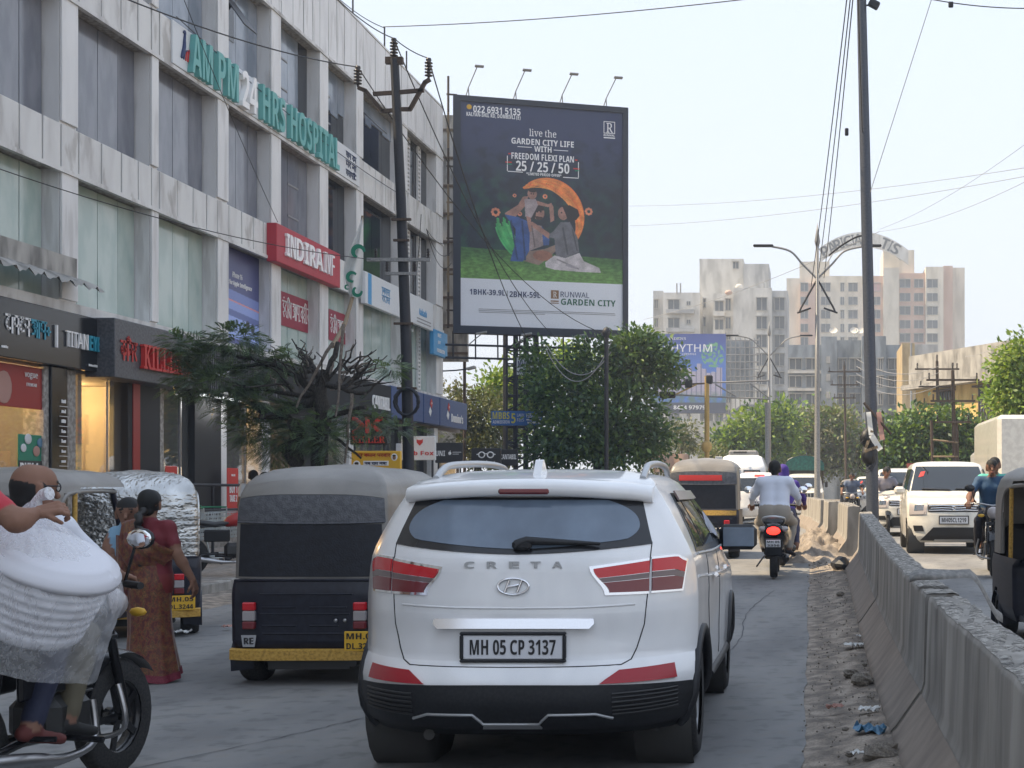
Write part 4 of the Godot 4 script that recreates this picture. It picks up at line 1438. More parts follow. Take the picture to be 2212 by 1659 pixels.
func build_billboard() -> void:
	# local axes: x along the board, y up, z towards the street; origin at its lower left corner
	var A = px(979,722,54.3)
	var B = px(1357,722,56.2)
	A.y = 7.55
	B.y = 7.55
	var w = A.distance_to(B)
	var h = 9.25
	var turn = atan2(-(B.z - A.z),B.x - A.x)
	var o = thing("garden_city_billboard","huge dark framed billboard with a seated family and GARDEN CITY lettering","billboard",A,turn)
	var s = T()
	span(s,Vector3(0,0,-0.35),Vector3(w,h,-0.05))
	obj("backing",s,M.pole_rust,o)
	for f in [[Vector3(0,0,-0.3),Vector3(0.28,h,0.04)],[Vector3(w - 0.22,0,-0.3),Vector3(w,h,0.04)],[Vector3(0.28,0,-0.3),Vector3(w - 0.22,0.3,0.042)],[Vector3(0.28,h - 0.22,-0.3),Vector3(w - 0.22,h,0.042)]]:
		s = T()
		span(s,f[0],f[1])
		obj("frame",s,M.frame_navy,o)
	var x0 = 0.28
	var x1 = w - 0.22
	var y0 = 0.3
	var y1 = h - 0.22
	printed("print",Vector3(x0,y0,-0.03),Vector3(x1,y0,-0.03),Vector3(x1,y1,-0.03),Vector3(x0,y1,-0.03),garden_print(),o)
	var at = func(x: float,y: float) -> Vector3:     # measured on the print,1030 x 1425 about (112,150)
		return Vector3(lerpf(x0,x1,(x - 112) / 1030.0),lerpf(y1,y0,(y - 150) / 1425.0),-0.027)
	var put = func(text: String,kind: String,xa: float,xb: float,ya: float,yb: float,m: Material):
		letters(text,kind,(xb - xa) / 1030.0 * (x1 - x0),(yb - ya) / 1425.0 * (y1 - y0),0.008,m,o,Transform3D(Basis.IDENTITY,at.call((xa + xb) / 2,(ya + yb) / 2)))
	put.call("022 6931 5135","bold",190,485,172,216,M.ink_white)
	put.call("KALYAN-SHIL RD, DOMBIVLI (E)","bold",148,485,216,246,M.ink_white)
	put.call("live the","serif",540,712,295,342,M.ink_white)
	put.call("GARDEN CITY LIFE","bold",428,825,360,398,M.ink_white)
	put.call("WITH","bold",572,682,404,440,M.ink_white)
	put.call("FREEDOM FLEXI PLAN","bold",428,825,455,495,M.ink_white)
	put.call("25 / 25 / 50","bold",456,796,505,570,M.ink_white)
	put.call("*LIMITED PERIOD OFFER*","bold",522,745,576,594,M.ink_white)
	put.call("1BHK-39.9L","bold",168,388,1340,1376,M.ink_navy)
	put.call("2BHK-59L","bold",416,610,1345,1382,M.ink_navy)
	put.call("RUNWAL","regular",740,924,1335,1370,M.ink_navy)
	put.call("GARDEN CITY","bold",742,1096,1380,1420,M.ink_green)
	put.call("R","serif",1036,1078,222,284,M.ink_white)
	put.call("RUNWAL","bold",1018,1090,296,308,M.ink_white)
	var bar = func(xa: float,ya: float,xb: float,yb: float,m: Material):
		var t = T()
		var p: Vector3 = at.call(xa,yb)
		var q: Vector3 = at.call(xb,ya)
		span(t,p,q + Vector3(0,0,0.006))
		obj("printed_rule",t,m,o)
	for b in [[466,413,556,417],[696,420,788,424],[400,478,405,575],[852,490,857,590],[405,575,500,580],[756,592,855,597],[1018,212,1022,290],[1088,212,1092,290],[1018,212,1092,216],[1018,287,1092,291],[1018,315,1092,322]]:
		bar.call(b[0],b[1],b[2],b[3],M.ink_white)
	for b in [[390,515,430,523,"ink_red"],[400,527,430,535,"sign_green"],[822,530,862,538,"ink_red"],[832,542,862,550,"sign_green"],[408,460,424,468,"ink_red"],[832,474,848,482,"ink_red"],[400,1342,404,1378,"ink_grey"],[678,1328,728,1382,"wood"],[676,1394,728,1402,"wood"],[676,1408,728,1414,"wood"],[224,1464,1090,1467,"ink_grey"],[224,1474,1095,1477,"ink_grey"],[224,1484,640,1487,"ink_grey"]]:
		bar.call(b[0],b[1],b[2],b[3],M[b[4]])
	put.call("R","serif",692,716,1338,1374,M.ink_white)
	s = T()
	ball(s,at.call(165,183),Vector3(0.1,0.1,0.008),12)
	obj("printed_disc",s,M.sign_amber,o)
	# lamps above and below
	for i in 4:
		var x = w * [0.08,0.345,0.61,0.865][i]
		s = T()
		tube(s,[Vector3(x - 0.06,h,0),Vector3(x + 0.02,h + 0.28,0.1),Vector3(x + 0.32,h + 0.92,0.75)],0.022,5)
		tube(s,[Vector3(x + 0.05,h,0),Vector3(x + 0.02,h + 0.28,0.1)],0.022,5)
		cbox(s,Vector3(x + 0.40,h + 0.93,0.85),Vector3(0.34,0.06,0.22),0.015)
		obj("lamp_arm",s,M.pole_grey,o)
	for i in 4:
		var x = w * [0.15,0.40,0.70,0.95][i]
		s = T()
		tube(s,[Vector3(x - 0.5,-0.5,0.0),Vector3(x - 0.2,-0.25,0.5),Vector3(x,-0.1,0.8)],0.02,5)
		cbox(s,Vector3(x,-0.06,0.85),Vector3(0.42,0.07,0.24),0.015,Basis(Vector3.BACK,0.2))
		obj("flood_lamp",s,M.pole_grey,o)
	# steel frame behind and the lattice tower that carries it
	for x in [2.05,2.45,2.85,3.25]:
		s = T()
		tube(s,[Vector3(x,-7.6,-0.5),Vector3(x,h * 0.9,-0.5)],0.07,6)
		tube(s,[Vector3(x,-7.6,-1.5),Vector3(x,h * 0.9,-1.5)],0.07,6)
		obj("tower_leg",s,M.pole_black,o)
	for k in 13:
		var y = -7.3 + k * 0.62
		s = T()
		for z in [-0.5,-1.5]:
			tube(s,[Vector3(2.0,y,z),Vector3(3.3,y,z)],0.035,5)
			tube(s,[Vector3(2.05 if k % 2 else 3.25,y,z),Vector3(3.25 if k % 2 else 2.05,y + 0.62,z)],0.028,5)
		obj("tower_brace",s,M.pole_black,o)
	for y in [-0.45,-0.95]:
		s = T()
		tube(s,[Vector3(-0.3,y,-0.1),Vector3(w,y,-0.1)],0.045,5)
		obj("walkway_rail",s,M.pole_black,o)
	for k in 9:
		s = T()
		tube(s,[Vector3(k * w / 8.0,0.1,-0.3),Vector3(k * w / 8.0,-1.0,-0.1)],0.03,5)
		obj("hanger",s,M.pole_black,o)
	for k in 7:
		s = T()
		tube(s,[Vector3(-0.18,0.2 + k * 1.4,-0.2),Vector3(-0.18,1.6 + k * 1.4,-0.2)],0.05,6)
		box(s,Vector3(-0.05,0.9 + k * 1.4,-0.2),Vector3(0.4,0.06,0.06))
		obj("side_pipe",s,M.bamboo if k % 2 else M.pole_rust,o)
	# the back of an older hoarding behind it
	var ob = thing("hoarding_back","grey brown back of an older hoarding between the building and the big billboard","hoarding",px(962,780,60.0))
	s = T()
	span(s,Vector3(-0.6,0,-0.4),Vector3(0.9,10.6,-0.2))
	obj("panel",s,M.parapet_stained,ob)
	for k in 9:
		s = T()
		span(s,Vector3(-0.62,0.3 + k * 1.2,-0.2),Vector3(0.92,0.4 + k * 1.2,-0.12))
		obj("batten",s,M.pole_rust,ob)
	for x in [-0.5,0.7]:
		s = T()
		tube(s,[Vector3(x,-6.9,-0.5),Vector3(x,1,-0.5)],0.07,6)
		obj("post",s,M.pole_rust,ob)
	# agency plates on the tower
	var pl = func(called: String,label: String,xa: float,ya: float,xb: float,yb: float,z: float,m: Material,edge) -> Node3D:
		var p = px((xa + xb) / 2,(ya + yb) / 2,z)
		var q = thing(called,label,"sign",p)
		var ww = (xb - xa) * z / FV
		var hh = (yb - ya) * z / FV
		var t = T()
		cbox(t,Vector3(0,0,-0.03),Vector3(ww,hh,0.05),0.008)
		obj("plate",t,m,q)
		if edge:
			t = T()
			for e in [[Vector3(0,hh / 2,0),Vector3(ww + 0.04,0.04,0.07)],[Vector3(0,-hh / 2,0),Vector3(ww + 0.04,0.04,0.07)],[Vector3(ww / 2,0,0),Vector3(0.04,hh,0.07)],[Vector3(-ww / 2,0,0),Vector3(0.04,hh,0.07)]]:
				box(t,e[0] + Vector3(0,0,-0.02),e[1])
			obj("frame",t,M.pole_black,q)
		return q
	var z1 = 53.6
	var a1: Node3D = pl.call("agency_plate","white plate with dark letters and phone number below the billboard",1115,771,1175,811,z1,M.sign_white,true)
	letters("MEDIAWISSE","bold",0.92,0.19,0.006,M.ink_navy,a1,Transform3D(Basis.IDENTITY,Vector3(0,0.12,0.0)))
	letters("9930014164","bold",0.8,0.13,0.006,M.ink_navy,a1,Transform3D(Basis.IDENTITY,Vector3(0,-0.2,0.0)))
	var a2: Node3D = pl.call("college_banner","blue banner offering MBBS admission tied to the billboard tower",1061,888,1172,919,z1 - 0.4,M.banner_blue,false)
	letters("MBBS","bold",0.64,0.26,0.006,M.ink_yellow,a2,Transform3D(Basis.IDENTITY,Vector3(-0.6,0.1,0)))
	letters("ADMISSION","bold",0.64,0.12,0.006,M.ink_white,a2,Transform3D(Basis.IDENTITY,Vector3(-0.6,-0.14,0)))
	letters("5","bold",0.16,0.38,0.006,M.ink_yellow,a2,Transform3D(Basis.IDENTITY,Vector3(-0.13,0,0)))
	letters("LAKH","regular",0.26,0.12,0.006,M.ink_white,a2,Transform3D(Basis.IDENTITY,Vector3(0.14,0.12,0)))
	letters("FEES","regular",0.26,0.12,0.006,M.ink_white,a2,Transform3D(Basis.IDENTITY,Vector3(0.14,-0.06,0)))
	letters("VISHWA","bold",0.55,0.17,0.006,M.ink_white,a2,Transform3D(Basis.IDENTITY,Vector3(0.62,0.1,0)))
	var fp = T()
	span(fp,Vector3(0.36,-0.08,0),Vector3(0.9,-0.03,0.004))
	span(fp,Vector3(0.4,-0.2,0),Vector3(0.9,-0.13,0.004))
	obj("small_print",fp,M.ink_white,a2)

# ------------------------------------------------------------------ bodies made of stacked plan outlines
# a body is {lv: [[height, rear z, half width, front z], ...], kr, pr: how the rear face curves, kf, pf: the front}; forward is -z
func at_height(c: Dictionary,y: float) -> Vector3:
	var l: Array = c.lv
	var i = 0
	while i < l.size() - 2 and y > l[i + 1][0]:
		i += 1
	var t = clampf((y - l[i][0]) / (l[i + 1][0] - l[i][0]),0.0,1.0)
	return Vector3(lerpf(l[i][1],l[i + 1][1],t),lerpf(l[i][2],l[i + 1][2],t),lerpf(l[i][3],l[i + 1][3],t))

func on_body(c: Dictionary,face: String,p: Vector2) -> Vector3:
	var a = at_height(c,p.y)
	if face == "rear":
		return Vector3(p.x,p.y,a.x - c.kr * pow(absf(p.x),c.pr))
	if face == "front":
		return Vector3(p.x,p.y,a.z + c.kf * pow(absf(p.x),c.pf))
	var zr: float = a.x - c.kr * pow(a.y,c.pr)
	var zf: float = a.z + c.kf * pow(a.y,c.pf)
	var t = clampf((p.x - zf) / maxf(zr - zf,0.01),0.0,1.0)
	var x = a.y * (1.0 + 0.025 * (1.0 - pow(2.0 * t - 1.0,2.0)))
	return Vector3(x if face == "right" else -x,p.y,p.x)

func lifted(c: Dictionary,face: String,p: Vector2,off: float) -> Vector3:
	var e = 0.012
	var du = on_body(c,face,p + Vector2(e,0)) - on_body(c,face,p - Vector2(e,0))
	var dv = on_body(c,face,p + Vector2(0,e)) - on_body(c,face,p - Vector2(0,e))
	var n = du.cross(dv).normalized()
	var out = Vector3(0,0,1) if face == "rear" else Vector3(0,0,-1) if face == "front" else Vector3(1,0,0) if face == "right" else Vector3(-1,0,0)
	if n.dot(out) < 0:
		n = -n
	return on_body(c,face,p) + n * off

func ring_at(c: Dictionary,y: float,nr: int,ns: int,nf: int) -> PackedVector3Array:
	var a = at_height(c,y)
	var w = a.y
	var r = PackedVector3Array()
	var zr: float = a.x - c.kr * pow(w,c.pr)
	var zf: float = a.z + c.kf * pow(w,c.pf)
	for i in nr:
		r.append(on_body(c,"rear",Vector2(w * pow(float(i) / nr,0.8),y)))
	for i in ns:
		r.append(on_body(c,"right",Vector2(lerpf(zr,zf,float(i) / ns),y)))
	for i in nf:
		r.append(on_body(c,"front",Vector2(w * pow(1.0 - float(i) / nf,0.8),y)))
	for i in nf:
		r.append(on_body(c,"front",Vector2(-w * pow(float(i) / nf,0.8),y)))
	for i in ns:
		r.append(on_body(c,"left",Vector2(lerpf(zf,zr,float(i) / ns),y)))
	for i in nr:
		r.append(on_body(c,"rear",Vector2(-w * pow(1.0 - float(i) / nr,0.8),y)))
	return r

func shell(s: SurfaceTool,c: Dictionary,y0: float,y1: float,dy: float,skip = null,roof := false,bottom := false,ns := 40) -> void:
	var ys = [y0]
	for l in c.lv:
		if l[0] > y0 + 0.01 and l[0] < y1 - 0.005:
			ys.append(l[0])
	var n = int((y1 - y0) / dy)
	for i in n:
		ys.append(y0 + (y1 - y0) * (i + 1) / n)
	ys.sort()
	var rings = []
	var last = -9.0
	for y in ys:
		if y - last > 0.006:
			rings.append(ring_at(c,y,12,ns,10))
			last = y
	s.set_smooth_group(1)
	for i in rings.size() - 1:
		var m: int = rings[i].size()
		for k in m:
			var k2 = (k + 1) % m
			var A: Vector3 = rings[i][k]
			var C: Vector3 = rings[i + 1][k2]
			if skip != null and skip.call((A + C) / 2.0):
				continue
			quad(s,A,rings[i][k2],C,rings[i + 1][k])
	for e in ([rings.size() - 1] if roof else []) + ([0] if bottom else []):
		var ring: PackedVector3Array = rings[e]
		var prev = ring
		var mid = Vector3.ZERO
		for p in ring:
			mid += p / ring.size()
		for q in [0.66,0.33,0.0]:
			var nxt = PackedVector3Array()
			for p in ring:
				nxt.append(Vector3(lerpf(mid.x,p.x,q),p.y + (0.02 * (1.0 - q * q) if e else 0.0),lerpf(mid.z,p.z,q if q > 0 else 0.001)))
			for k in ring.size():
				var k2 = (k + 1) % ring.size()
				if e:
					quad(s,prev[k],prev[k2],nxt[k2],nxt[k])
				else:
					quad(s,prev[k2],prev[k],nxt[k],nxt[k2])
			prev = nxt

func patch(called: String,c: Dictionary,face: String,f: Callable,off: float,m: Material,parent: Node,nu := 8,nv := 5,thick := 0.02) -> MeshInstance3D:
	# a panel lying on the body: f(u, v) gives the place on the face, (x, y) or (z, y)
	var s = T()
	s.set_smooth_group(1)
	var P = []
	var Q = []
	for j in nv + 1:
		var r = []
		var q = []
		for i in nu + 1:
			var p: Vector2 = f.call(float(i) / nu,float(j) / nv)
			r.append(lifted(c,face,p,off))
			q.append(lifted(c,face,p,off - thick))
		P.append(r)
		Q.append(q)
	var out = Vector3(0,0,1) if face == "rear" else Vector3(0,0,-1) if face == "front" else Vector3(1,0,0) if face == "right" else Vector3(-1,0,0)
	for j in nv:
		for i in nu:
			face_out(s,P[j][i],P[j][i + 1],P[j + 1][i + 1],P[j + 1][i],out)
	s.set_smooth_group(-1)
	for i in nu:
		quad(s,P[0][i],P[0][i + 1],Q[0][i + 1],Q[0][i])
		quad(s,P[nv][i],P[nv][i + 1],Q[nv][i + 1],Q[nv][i])
	for j in nv:
		quad(s,P[j][0],P[j + 1][0],Q[j + 1][0],Q[j][0])
		quad(s,P[j][nu],P[j + 1][nu],Q[j + 1][nu],Q[j][nu])
	return obj(called,s,m,parent)

func four(bl: Vector2,br: Vector2,tr: Vector2,tl: Vector2) -> Callable:
	return func(u,v): return bl.lerp(br,u).lerp(tl.lerp(tr,u),v)

func seam(called: String,c: Dictionary,face: String,pts: Array,r: float,m: Material,parent: Node,off := 0.0) -> MeshInstance3D:
	var s = T()
	var l = []
	for i in pts.size() - 1:
		for k in 4:
			l.append(lifted(c,face,pts[i].lerp(pts[i + 1],k / 4.0),off))
	l.append(lifted(c,face,pts[-1],off))
	tube(s,l,r,5)
	return obj(called,s,m,parent)

func wheel(parent: Node,at: Vector3,R: float,W: float,rim: Material,side := 1.0,spokes := 5,called := "wheel") -> Node3D:
	var o = Node3D.new()
	o.name = called
	parent.add_child(o,true)
	o.position = at
	var xf = Transform3D(Basis(Vector3(0,1,0),Vector3(-1,0,0),Vector3(0,0,1)),Vector3.ZERO)    # axle along x
	var s = T()
	var b = W * 0.16
	lathe(s,[Vector2(R * 0.62,-W / 2),Vector2(R * 0.9,-W / 2 - 0.004),Vector2(R * 0.97,-W / 2 + b * 0.5),Vector2(R,-W / 2 + b * 1.4),Vector2(R * 1.005,0),Vector2(R,W / 2 - b * 1.4),Vector2(R * 0.97,W / 2 - b * 0.5),Vector2(R * 0.9,W / 2 + 0.004),Vector2(R * 0.62,W / 2)],28,xf)
	obj("tyre",s,M.tyre,o)
	s = T()
	lathe(s,[Vector2(R * 0.66,-W * 0.42),Vector2(R * 0.60,-W * 0.40),Vector2(R * 0.58,W * 0.40),Vector2(R * 0.66,W * 0.42)],24,xf)
	for k in spokes:
		var a = TAU * k / spokes
		box(s,Vector3(side * W * 0.32,sin(a) * R * 0.34,cos(a) * R * 0.34),Vector3(W * 0.14,R * 0.13,R * 0.56),Basis(Vector3.RIGHT,-a))
	lathe(s,[Vector2(0,-W * 0.3),Vector2(R * 0.16,-W * 0.3),Vector2(R * 0.16,W * 0.40),Vector2(0,W * 0.42)],12,xf)
	obj("rim",s,rim,o)
	return o

func arch_skip(wheels: Array,R: float) -> Callable:
	return func(p):
		for w in wheels:
			if absf(p.x) > 0.5 and Vector2(p.z - w.x,p.y - w.y).length() < R:
				return true
		return false

func plate(parent: Node,xf: Transform3D,w: float,h: float,text: String,ground: Material,frame: Material = null,called := "number_plate") -> MeshInstance3D:
	var s = T()
	cbox(s,xf * Vector3(0,0,0),Vector3(w,h,0.012),0.004,xf.basis)
	var p = obj(called,s,ground,parent)
	if frame:
		s = T()
		for q in [[Vector3(0,h / 2 + 0.008,0),Vector3(w + 0.032,0.016,0.03)],[Vector3(0,-h / 2 - 0.008,0),Vector3(w + 0.032,0.016,0.03)],[Vector3(w / 2 + 0.008,0,0),Vector3(0.016,h,0.03)],[Vector3(-w / 2 - 0.008,0,0),Vector3(0.016,h,0.03)]]:
			cbox(s,xf * q[0],q[1],0.005,xf.basis)
		obj("frame",s,frame,p)
	var lines = text.split("\n")
	for i in lines.size():
		var y = (float(lines.size() - 1) / 2.0 - i) * h / lines.size()
		letters(lines[i],"bold",w * 0.86,h * 0.62 / lines.size(),0.004,M.ink_black,p,xf * Transform3D(Basis.IDENTITY,Vector3(0,y,0.006)))
	return p

# ------------------------------------------------------------------ the white car in front
func white_suv() -> void:
	var o = thing("white_suv","white sport utility car seen from behind, plate MH 05 CP 3137","car",Vector3(-1.517,0,-9.2))
	var c = {"lv": [[0.24,2.02,0.80,-2.0],[0.32,2.14,0.86,-2.1],[0.42,2.19,0.885,-2.15],[0.52,2.185,0.89,-2.16],[0.58,2.15,0.89,-2.15],[0.63,2.10,0.89,-2.14],[0.75,2.085,0.893,-2.12],[0.86,2.09,0.895,-2.05],[0.93,2.085,0.895,-1.85],[1.0,2.075,0.89,-1.45],[1.08,2.065,0.88,-1.1],[1.14,2.05,0.865,-0.98],[1.19,2.02,0.845,-0.9],[1.28,1.95,0.80,-0.72],[1.38,1.86,0.745,-0.5],[1.455,1.79,0.70,-0.32],[1.50,1.78,0.672,-0.2],[1.54,1.66,0.645,-0.05],[1.575,1.4,0.59,0.1],[1.60,1.15,0.48,0.3]],"kr": 0.72,"pr": 3.6,"kf": 0.7,"pf": 3.6}
	var wh = [Vector2(1.35,0.34),Vector2(-1.24,0.34)]
	var sk = arch_skip(wh,0.385)
	var s = T()
	shell(s,c,0.42,1.60,0.04,sk,true,false,60)
	obj("body",s,M.car_white,o)
	s = T()
	shell(s,c,0.24,0.42,0.045,sk,false,true,60)
	obj("lower_cladding",s,M.plastic_black,o)
	# rear bumper: black above the cladding, dipping at the corners
	patch("rear_bumper",c,"rear",func(u,v): return Vector2(lerpf(-0.87,0.87,u),lerpf(0.29,0.515 - 0.03 * pow(absf(u * 2.0 - 1.0),3.0),v)),0.012,M.plastic_black,o,30,6)
	for g in [-1.0,1.0]:
		# louvred corners of the bumper
		for k in 6:
			seam("bumper_rib",c,"rear",[Vector2(g * 0.50,0.365 + k * 0.02),Vector2(g * 0.66,0.367 + k * 0.02),Vector2(g * 0.80,0.372 + k * 0.019)],0.006,M.charcoal,o,0.014)
		patch("bumper_reflector",c,"rear",four(Vector2(g * 0.44,0.515),Vector2(g * 0.80,0.515),Vector2(g * 0.785,0.585),Vector2(g * 0.53,0.575)),0.012,M.lamp_bumper,o,10,3)
	# silver line of the skid plate
	var sp = []
	for p in [[-0.50,0.345],[-0.42,0.372],[-0.19,0.372],[-0.14,0.325],[0.14,0.325],[0.19,0.372],[0.42,0.372],[0.50,0.345]]:
		sp.append(Vector2(p[0],p[1]))
	seam("skid_trim",c,"rear",sp,0.008,M.silver_paint,o,0.018)
	patch("skid_step",c,"rear",four(Vector2(-0.15,0.30),Vector2(0.15,0.30),Vector2(0.135,0.325),Vector2(-0.135,0.325)),0.02,M.silver_paint,o,6,2)
	# tailgate seams
	seam("tailgate_seam",c,"rear",[Vector2(0.672,1.22),Vector2(0.668,1.12),Vector2(0.66,0.96),Vector2(0.645,0.80),Vector2(0.61,0.68),Vector2(0.585,0.625),Vector2(0.54,0.603),Vector2(0.3,0.6),Vector2(0,0.598),Vector2(-0.3,0.6),Vector2(-0.54,0.603),Vector2(-0.585,0.625),Vector2(-0.61,0.68),Vector2(-0.645,0.80),Vector2(-0.66,0.96),Vector2(-0.668,1.12),Vector2(-0.672,1.22)],0.0035,M.gap_dark,o)
	seam("tailgate_crease",c,"rear",[Vector2(-0.6,0.905),Vector2(-0.3,0.895),Vector2(0,0.893),Vector2(0.3,0.895),Vector2(0.6,0.905)],0.006,M.car_white,o)
	# rear window: dark printed border, then glass
	var win = func(inset: float): return func(u,v):
		var k: float = u * 2.0 - 1.0
		var y = lerpf(1.163 + 0.047 * pow(absf(k),1.6) + inset * (0.9 if absf(k) < 0.98 else 1.0),1.452 - inset * 0.6,v)
		var hw = lerpf(0.672,0.60,v) - inset * 1.5
		if inset > 0:
			hw -= 0.10 * (pow(absf(v - 0.45) * 2.0,2.4))
		return Vector2(k * hw,y)
	patch("rear_window",c,"rear",win.call(0.0),0.006,M.glass_band,o,24,10)
	patch("window_glass",c,"rear",win.call(0.028),0.009,M.sky_tinted_glass,o,28,14,0.006)
	# spoiler
	s = T()
	var sr = []
	for i in 13:
		var x = lerpf(-0.66,0.66,i / 12.0)
		var zc = 1.80 - 0.55 * pow(absf(x),3.2)
		var dr = -0.035 * pow(absf(x) / 0.66,2.0)
		var ring = PackedVector3Array()
		for p in [[-0.34,1.555],[-0.12,1.560],[0.03,1.538],[0.055,1.515],[0.05,1.475],[0.03,1.462],[-0.06,1.462],[-0.34,1.50]]:
			ring.append(Vector3(x,p[1] + dr,zc + p[0]))
		sr.append(ring)
	loft(s,sr,true,true)
	obj("spoiler",s,M.car_white,o)
	s = T()
	cbox(s,Vector3(0.0,1.488,1.848),Vector3(0.27,0.034,0.022),0.012)
	obj("high_brake_lamp",s,M.lamp_dark_red,o)
	# wiper
	s = T()
	tube(s,[lifted(c,"rear",Vector2(0.0,1.195),0.03),lifted(c,"rear",Vector2(0.05,1.21),0.04),lifted(c,"rear",Vector2(0.42,1.20),0.03)],[0.026,0.022,0.008],8)
	cbox(s,lifted(c,"rear",Vector2(0.03,1.196),0.028),Vector3(0.10,0.05,0.04),0.015)
	obj("rear_wiper",s,M.plastic_black,o)
	# lamps
	for g in [-1.0,1.0]:
		var lamp = Node3D.new()
		lamp.name = "tail_lamp"
		o.add_child(lamp,true)
		var inner = func(v0: float,v1: float,grow: float,xe: float): return func(u,v):
			var vv = lerpf(v0,v1,v)
			var xin = lerpf(0.475,0.395,smoothstep(0.0,1.0,vv)) - grow * 1.6
			var yt = lerpf(1.125,1.088,u)
			var x = lerpf(0.660 + (grow * 0.2),lerpf(xin,0.60,xe),u)
			return Vector2(g * x,lerpf(0.968 - grow,yt + grow,vv))
		var outer = func(v0: float,v1: float,grow: float): return func(u,v):
			var vv = lerpf(v0,v1,v)
			var x = lerpf(0.676 - grow * 0.2,lerpf(0.812,0.832,vv) + grow,u)
			return Vector2(g * x,lerpf(0.968 - grow,1.132 + 0.01 * u + grow - 0.03 * smoothstep(0.7,1.0,u),vv))
		patch("bezel",c,"rear",inner.call(0.0,1.0,0.013,0.0),0.006,M.chrome,lamp,10,6,0.012)
		patch("bezel",c,"rear",outer.call(0.0,1.0,0.011),0.006,M.chrome,lamp,8,6,0.012)
		for r in [[0.0,0.42,"lamp_dark_red"],[0.43,0.61,"lamp_smoke"],[0.62,1.0,"lamp_red"]]:
			patch("lens",c,"rear",inner.call(r[0],r[1],0.0,0.0),0.014,M[r[2]],lamp,10,4,0.012)
			patch("lens",c,"rear",outer.call(r[0],r[1],0.0),0.014,M[r[2]],lamp,8,4,0.012)
	# emblem, name, chrome strip, plate
	s = T()
	var oval = []
	for i in 25:
		var a = TAU * i / 24.0
		oval.append(lifted(c,"rear",Vector2(-0.005 + cos(a) * 0.079,1.002 + sin(a) * 0.041),0.008))
	tube(s,oval,0.0065,6,false)
	for k in [-1.0,1.0]:
		tube(s,[lifted(c,"rear",Vector2(-0.005 + k * 0.032 - 0.012,0.972),0.008),lifted(c,"rear",Vector2(-0.005 + k * 0.032 + 0.012,1.032),0.008)],0.0075,6)
	tube(s,[lifted(c,"rear",Vector2(-0.033,0.998),0.009),lifted(c,"rear",Vector2(-0.005,1.004),0.011),lifted(c,"rear",Vector2(0.024,1.010),0.009)],0.007,6)
	obj("emblem",s,M.chrome,o)
	for l in [["C",-0.233],["R",-0.118],["E",-0.005],["T",0.105],["A",0.215]]:
		letters(l[0],"bold",0.052,0.034,0.008,M.silver_paint,o,Transform3D(Basis.IDENTITY,lifted(c,"rear",Vector2(l[1],1.112),0.001)))
	s = T()
	prism(s,PackedVector2Array([Vector2(-0.385,-0.022),Vector2(0.385,-0.022),Vector2(0.41,0.004),Vector2(0.405,0.03),Vector2(-0.405,0.03),Vector2(-0.41,0.004)]),0,0.018,Transform3D(Basis(Vector3.RIGHT,-0.25),Vector3(0,0.808,2.088)))
	obj("chrome_strip",s,M.chrome,o)
	plate(o,Transform3D(Basis.IDENTITY,Vector3(0,0.698,2.11)),0.505,0.122,"MH 05 CP 3137",M.plate_white,M.plastic_black)
	# roof rails and fin
	for g in [-1.0,1.0]:
		s = T()
		tube(s,bend([Vector3(g * 0.575,1.555,1.42),Vector3(g * 0.575,1.60,1.30),Vector3(g * 0.57,1.635,1.10),Vector3(g * 0.55,1.655,0.4),Vector3(g * 0.54,1.64,-0.1),Vector3(g * 0.54,1.58,-0.25)],5),0.021,8)
		obj("roof_rail",s,M.silver_paint,o)
	s = T()
	prism(s,PackedVector2Array([Vector2(-0.13,0),Vector2(0.10,0),Vector2(0.02,0.09),Vector2(-0.005,0.095)]),-0.022,0.022,Transform3D(Basis(Vector3(0,0,1),Vector3(0,1,0),Vector3(-1,0,0)),Vector3(-0.02,1.57,1.30)))
	obj("roof_fin",s,M.car_white,o)
	# sides: windows, pillars, handles, mirrors
	for fc in ["left","right"]:
		var g = 1.0 if fc == "right" else -1.0
		patch("window_surround",c,fc,four(Vector2(1.42,1.15),Vector2(-0.95,1.10),Vector2(-0.10,1.475),Vector2(1.18,1.475)),0.004,M.glass_band,o,14,6)
		for q in [[1.30,1.02,1.17,0.99],[0.96,0.22,0.93,0.30],[0.16,-0.66,0.24,-0.12]]:
			patch("side_window",c,fc,four(Vector2(q[0],1.17),Vector2(q[1],1.165),Vector2(q[3],1.45),Vector2(q[2],1.45)),0.008,M.car_glass,o,8,5,0.008)
		patch("rain_visor",c,fc,four(Vector2(1.16,1.425),Vector2(-0.12,1.425),Vector2(-0.06,1.475),Vector2(1.14,1.478)),0.026,M.lamp_smoke,o,8,2,0.01)
		seam("window_trim",c,fc,[Vector2(1.40,1.14),Vector2(0.6,1.12),Vector2(-0.6,1.11)],0.009,M.silver_paint,o,0.006)
		seam("door_seam",c,fc,[Vector2(0.95,1.14),Vector2(1.0,0.85),Vector2(0.88,0.6),Vector2(0.8,0.45)],0.004,M.gap_dark,o)
		seam("door_seam",c,fc,[Vector2(0.18,1.12),Vector2(0.16,0.8),Vector2(0.16,0.45)],0.004,M.gap_dark,o)
		seam("shoulder_crease",c,fc,[Vector2(1.5,1.02),Vector2(0.8,0.985),Vector2(-0.4,0.95),Vector2(-1.2,0.93)],0.009,M.car_white,o)
		for z in [0.78,-0.05]:
			seam("door_handle",c,fc,[Vector2(z,0.985),Vector2(z - 0.17,0.975)],0.016,M.chrome,o,0.028)
		seam("sill_trim",c,fc,[Vector2(0.85,0.40),Vector2(-0.8,0.38)],0.035,M.plastic_black,o,0.0)
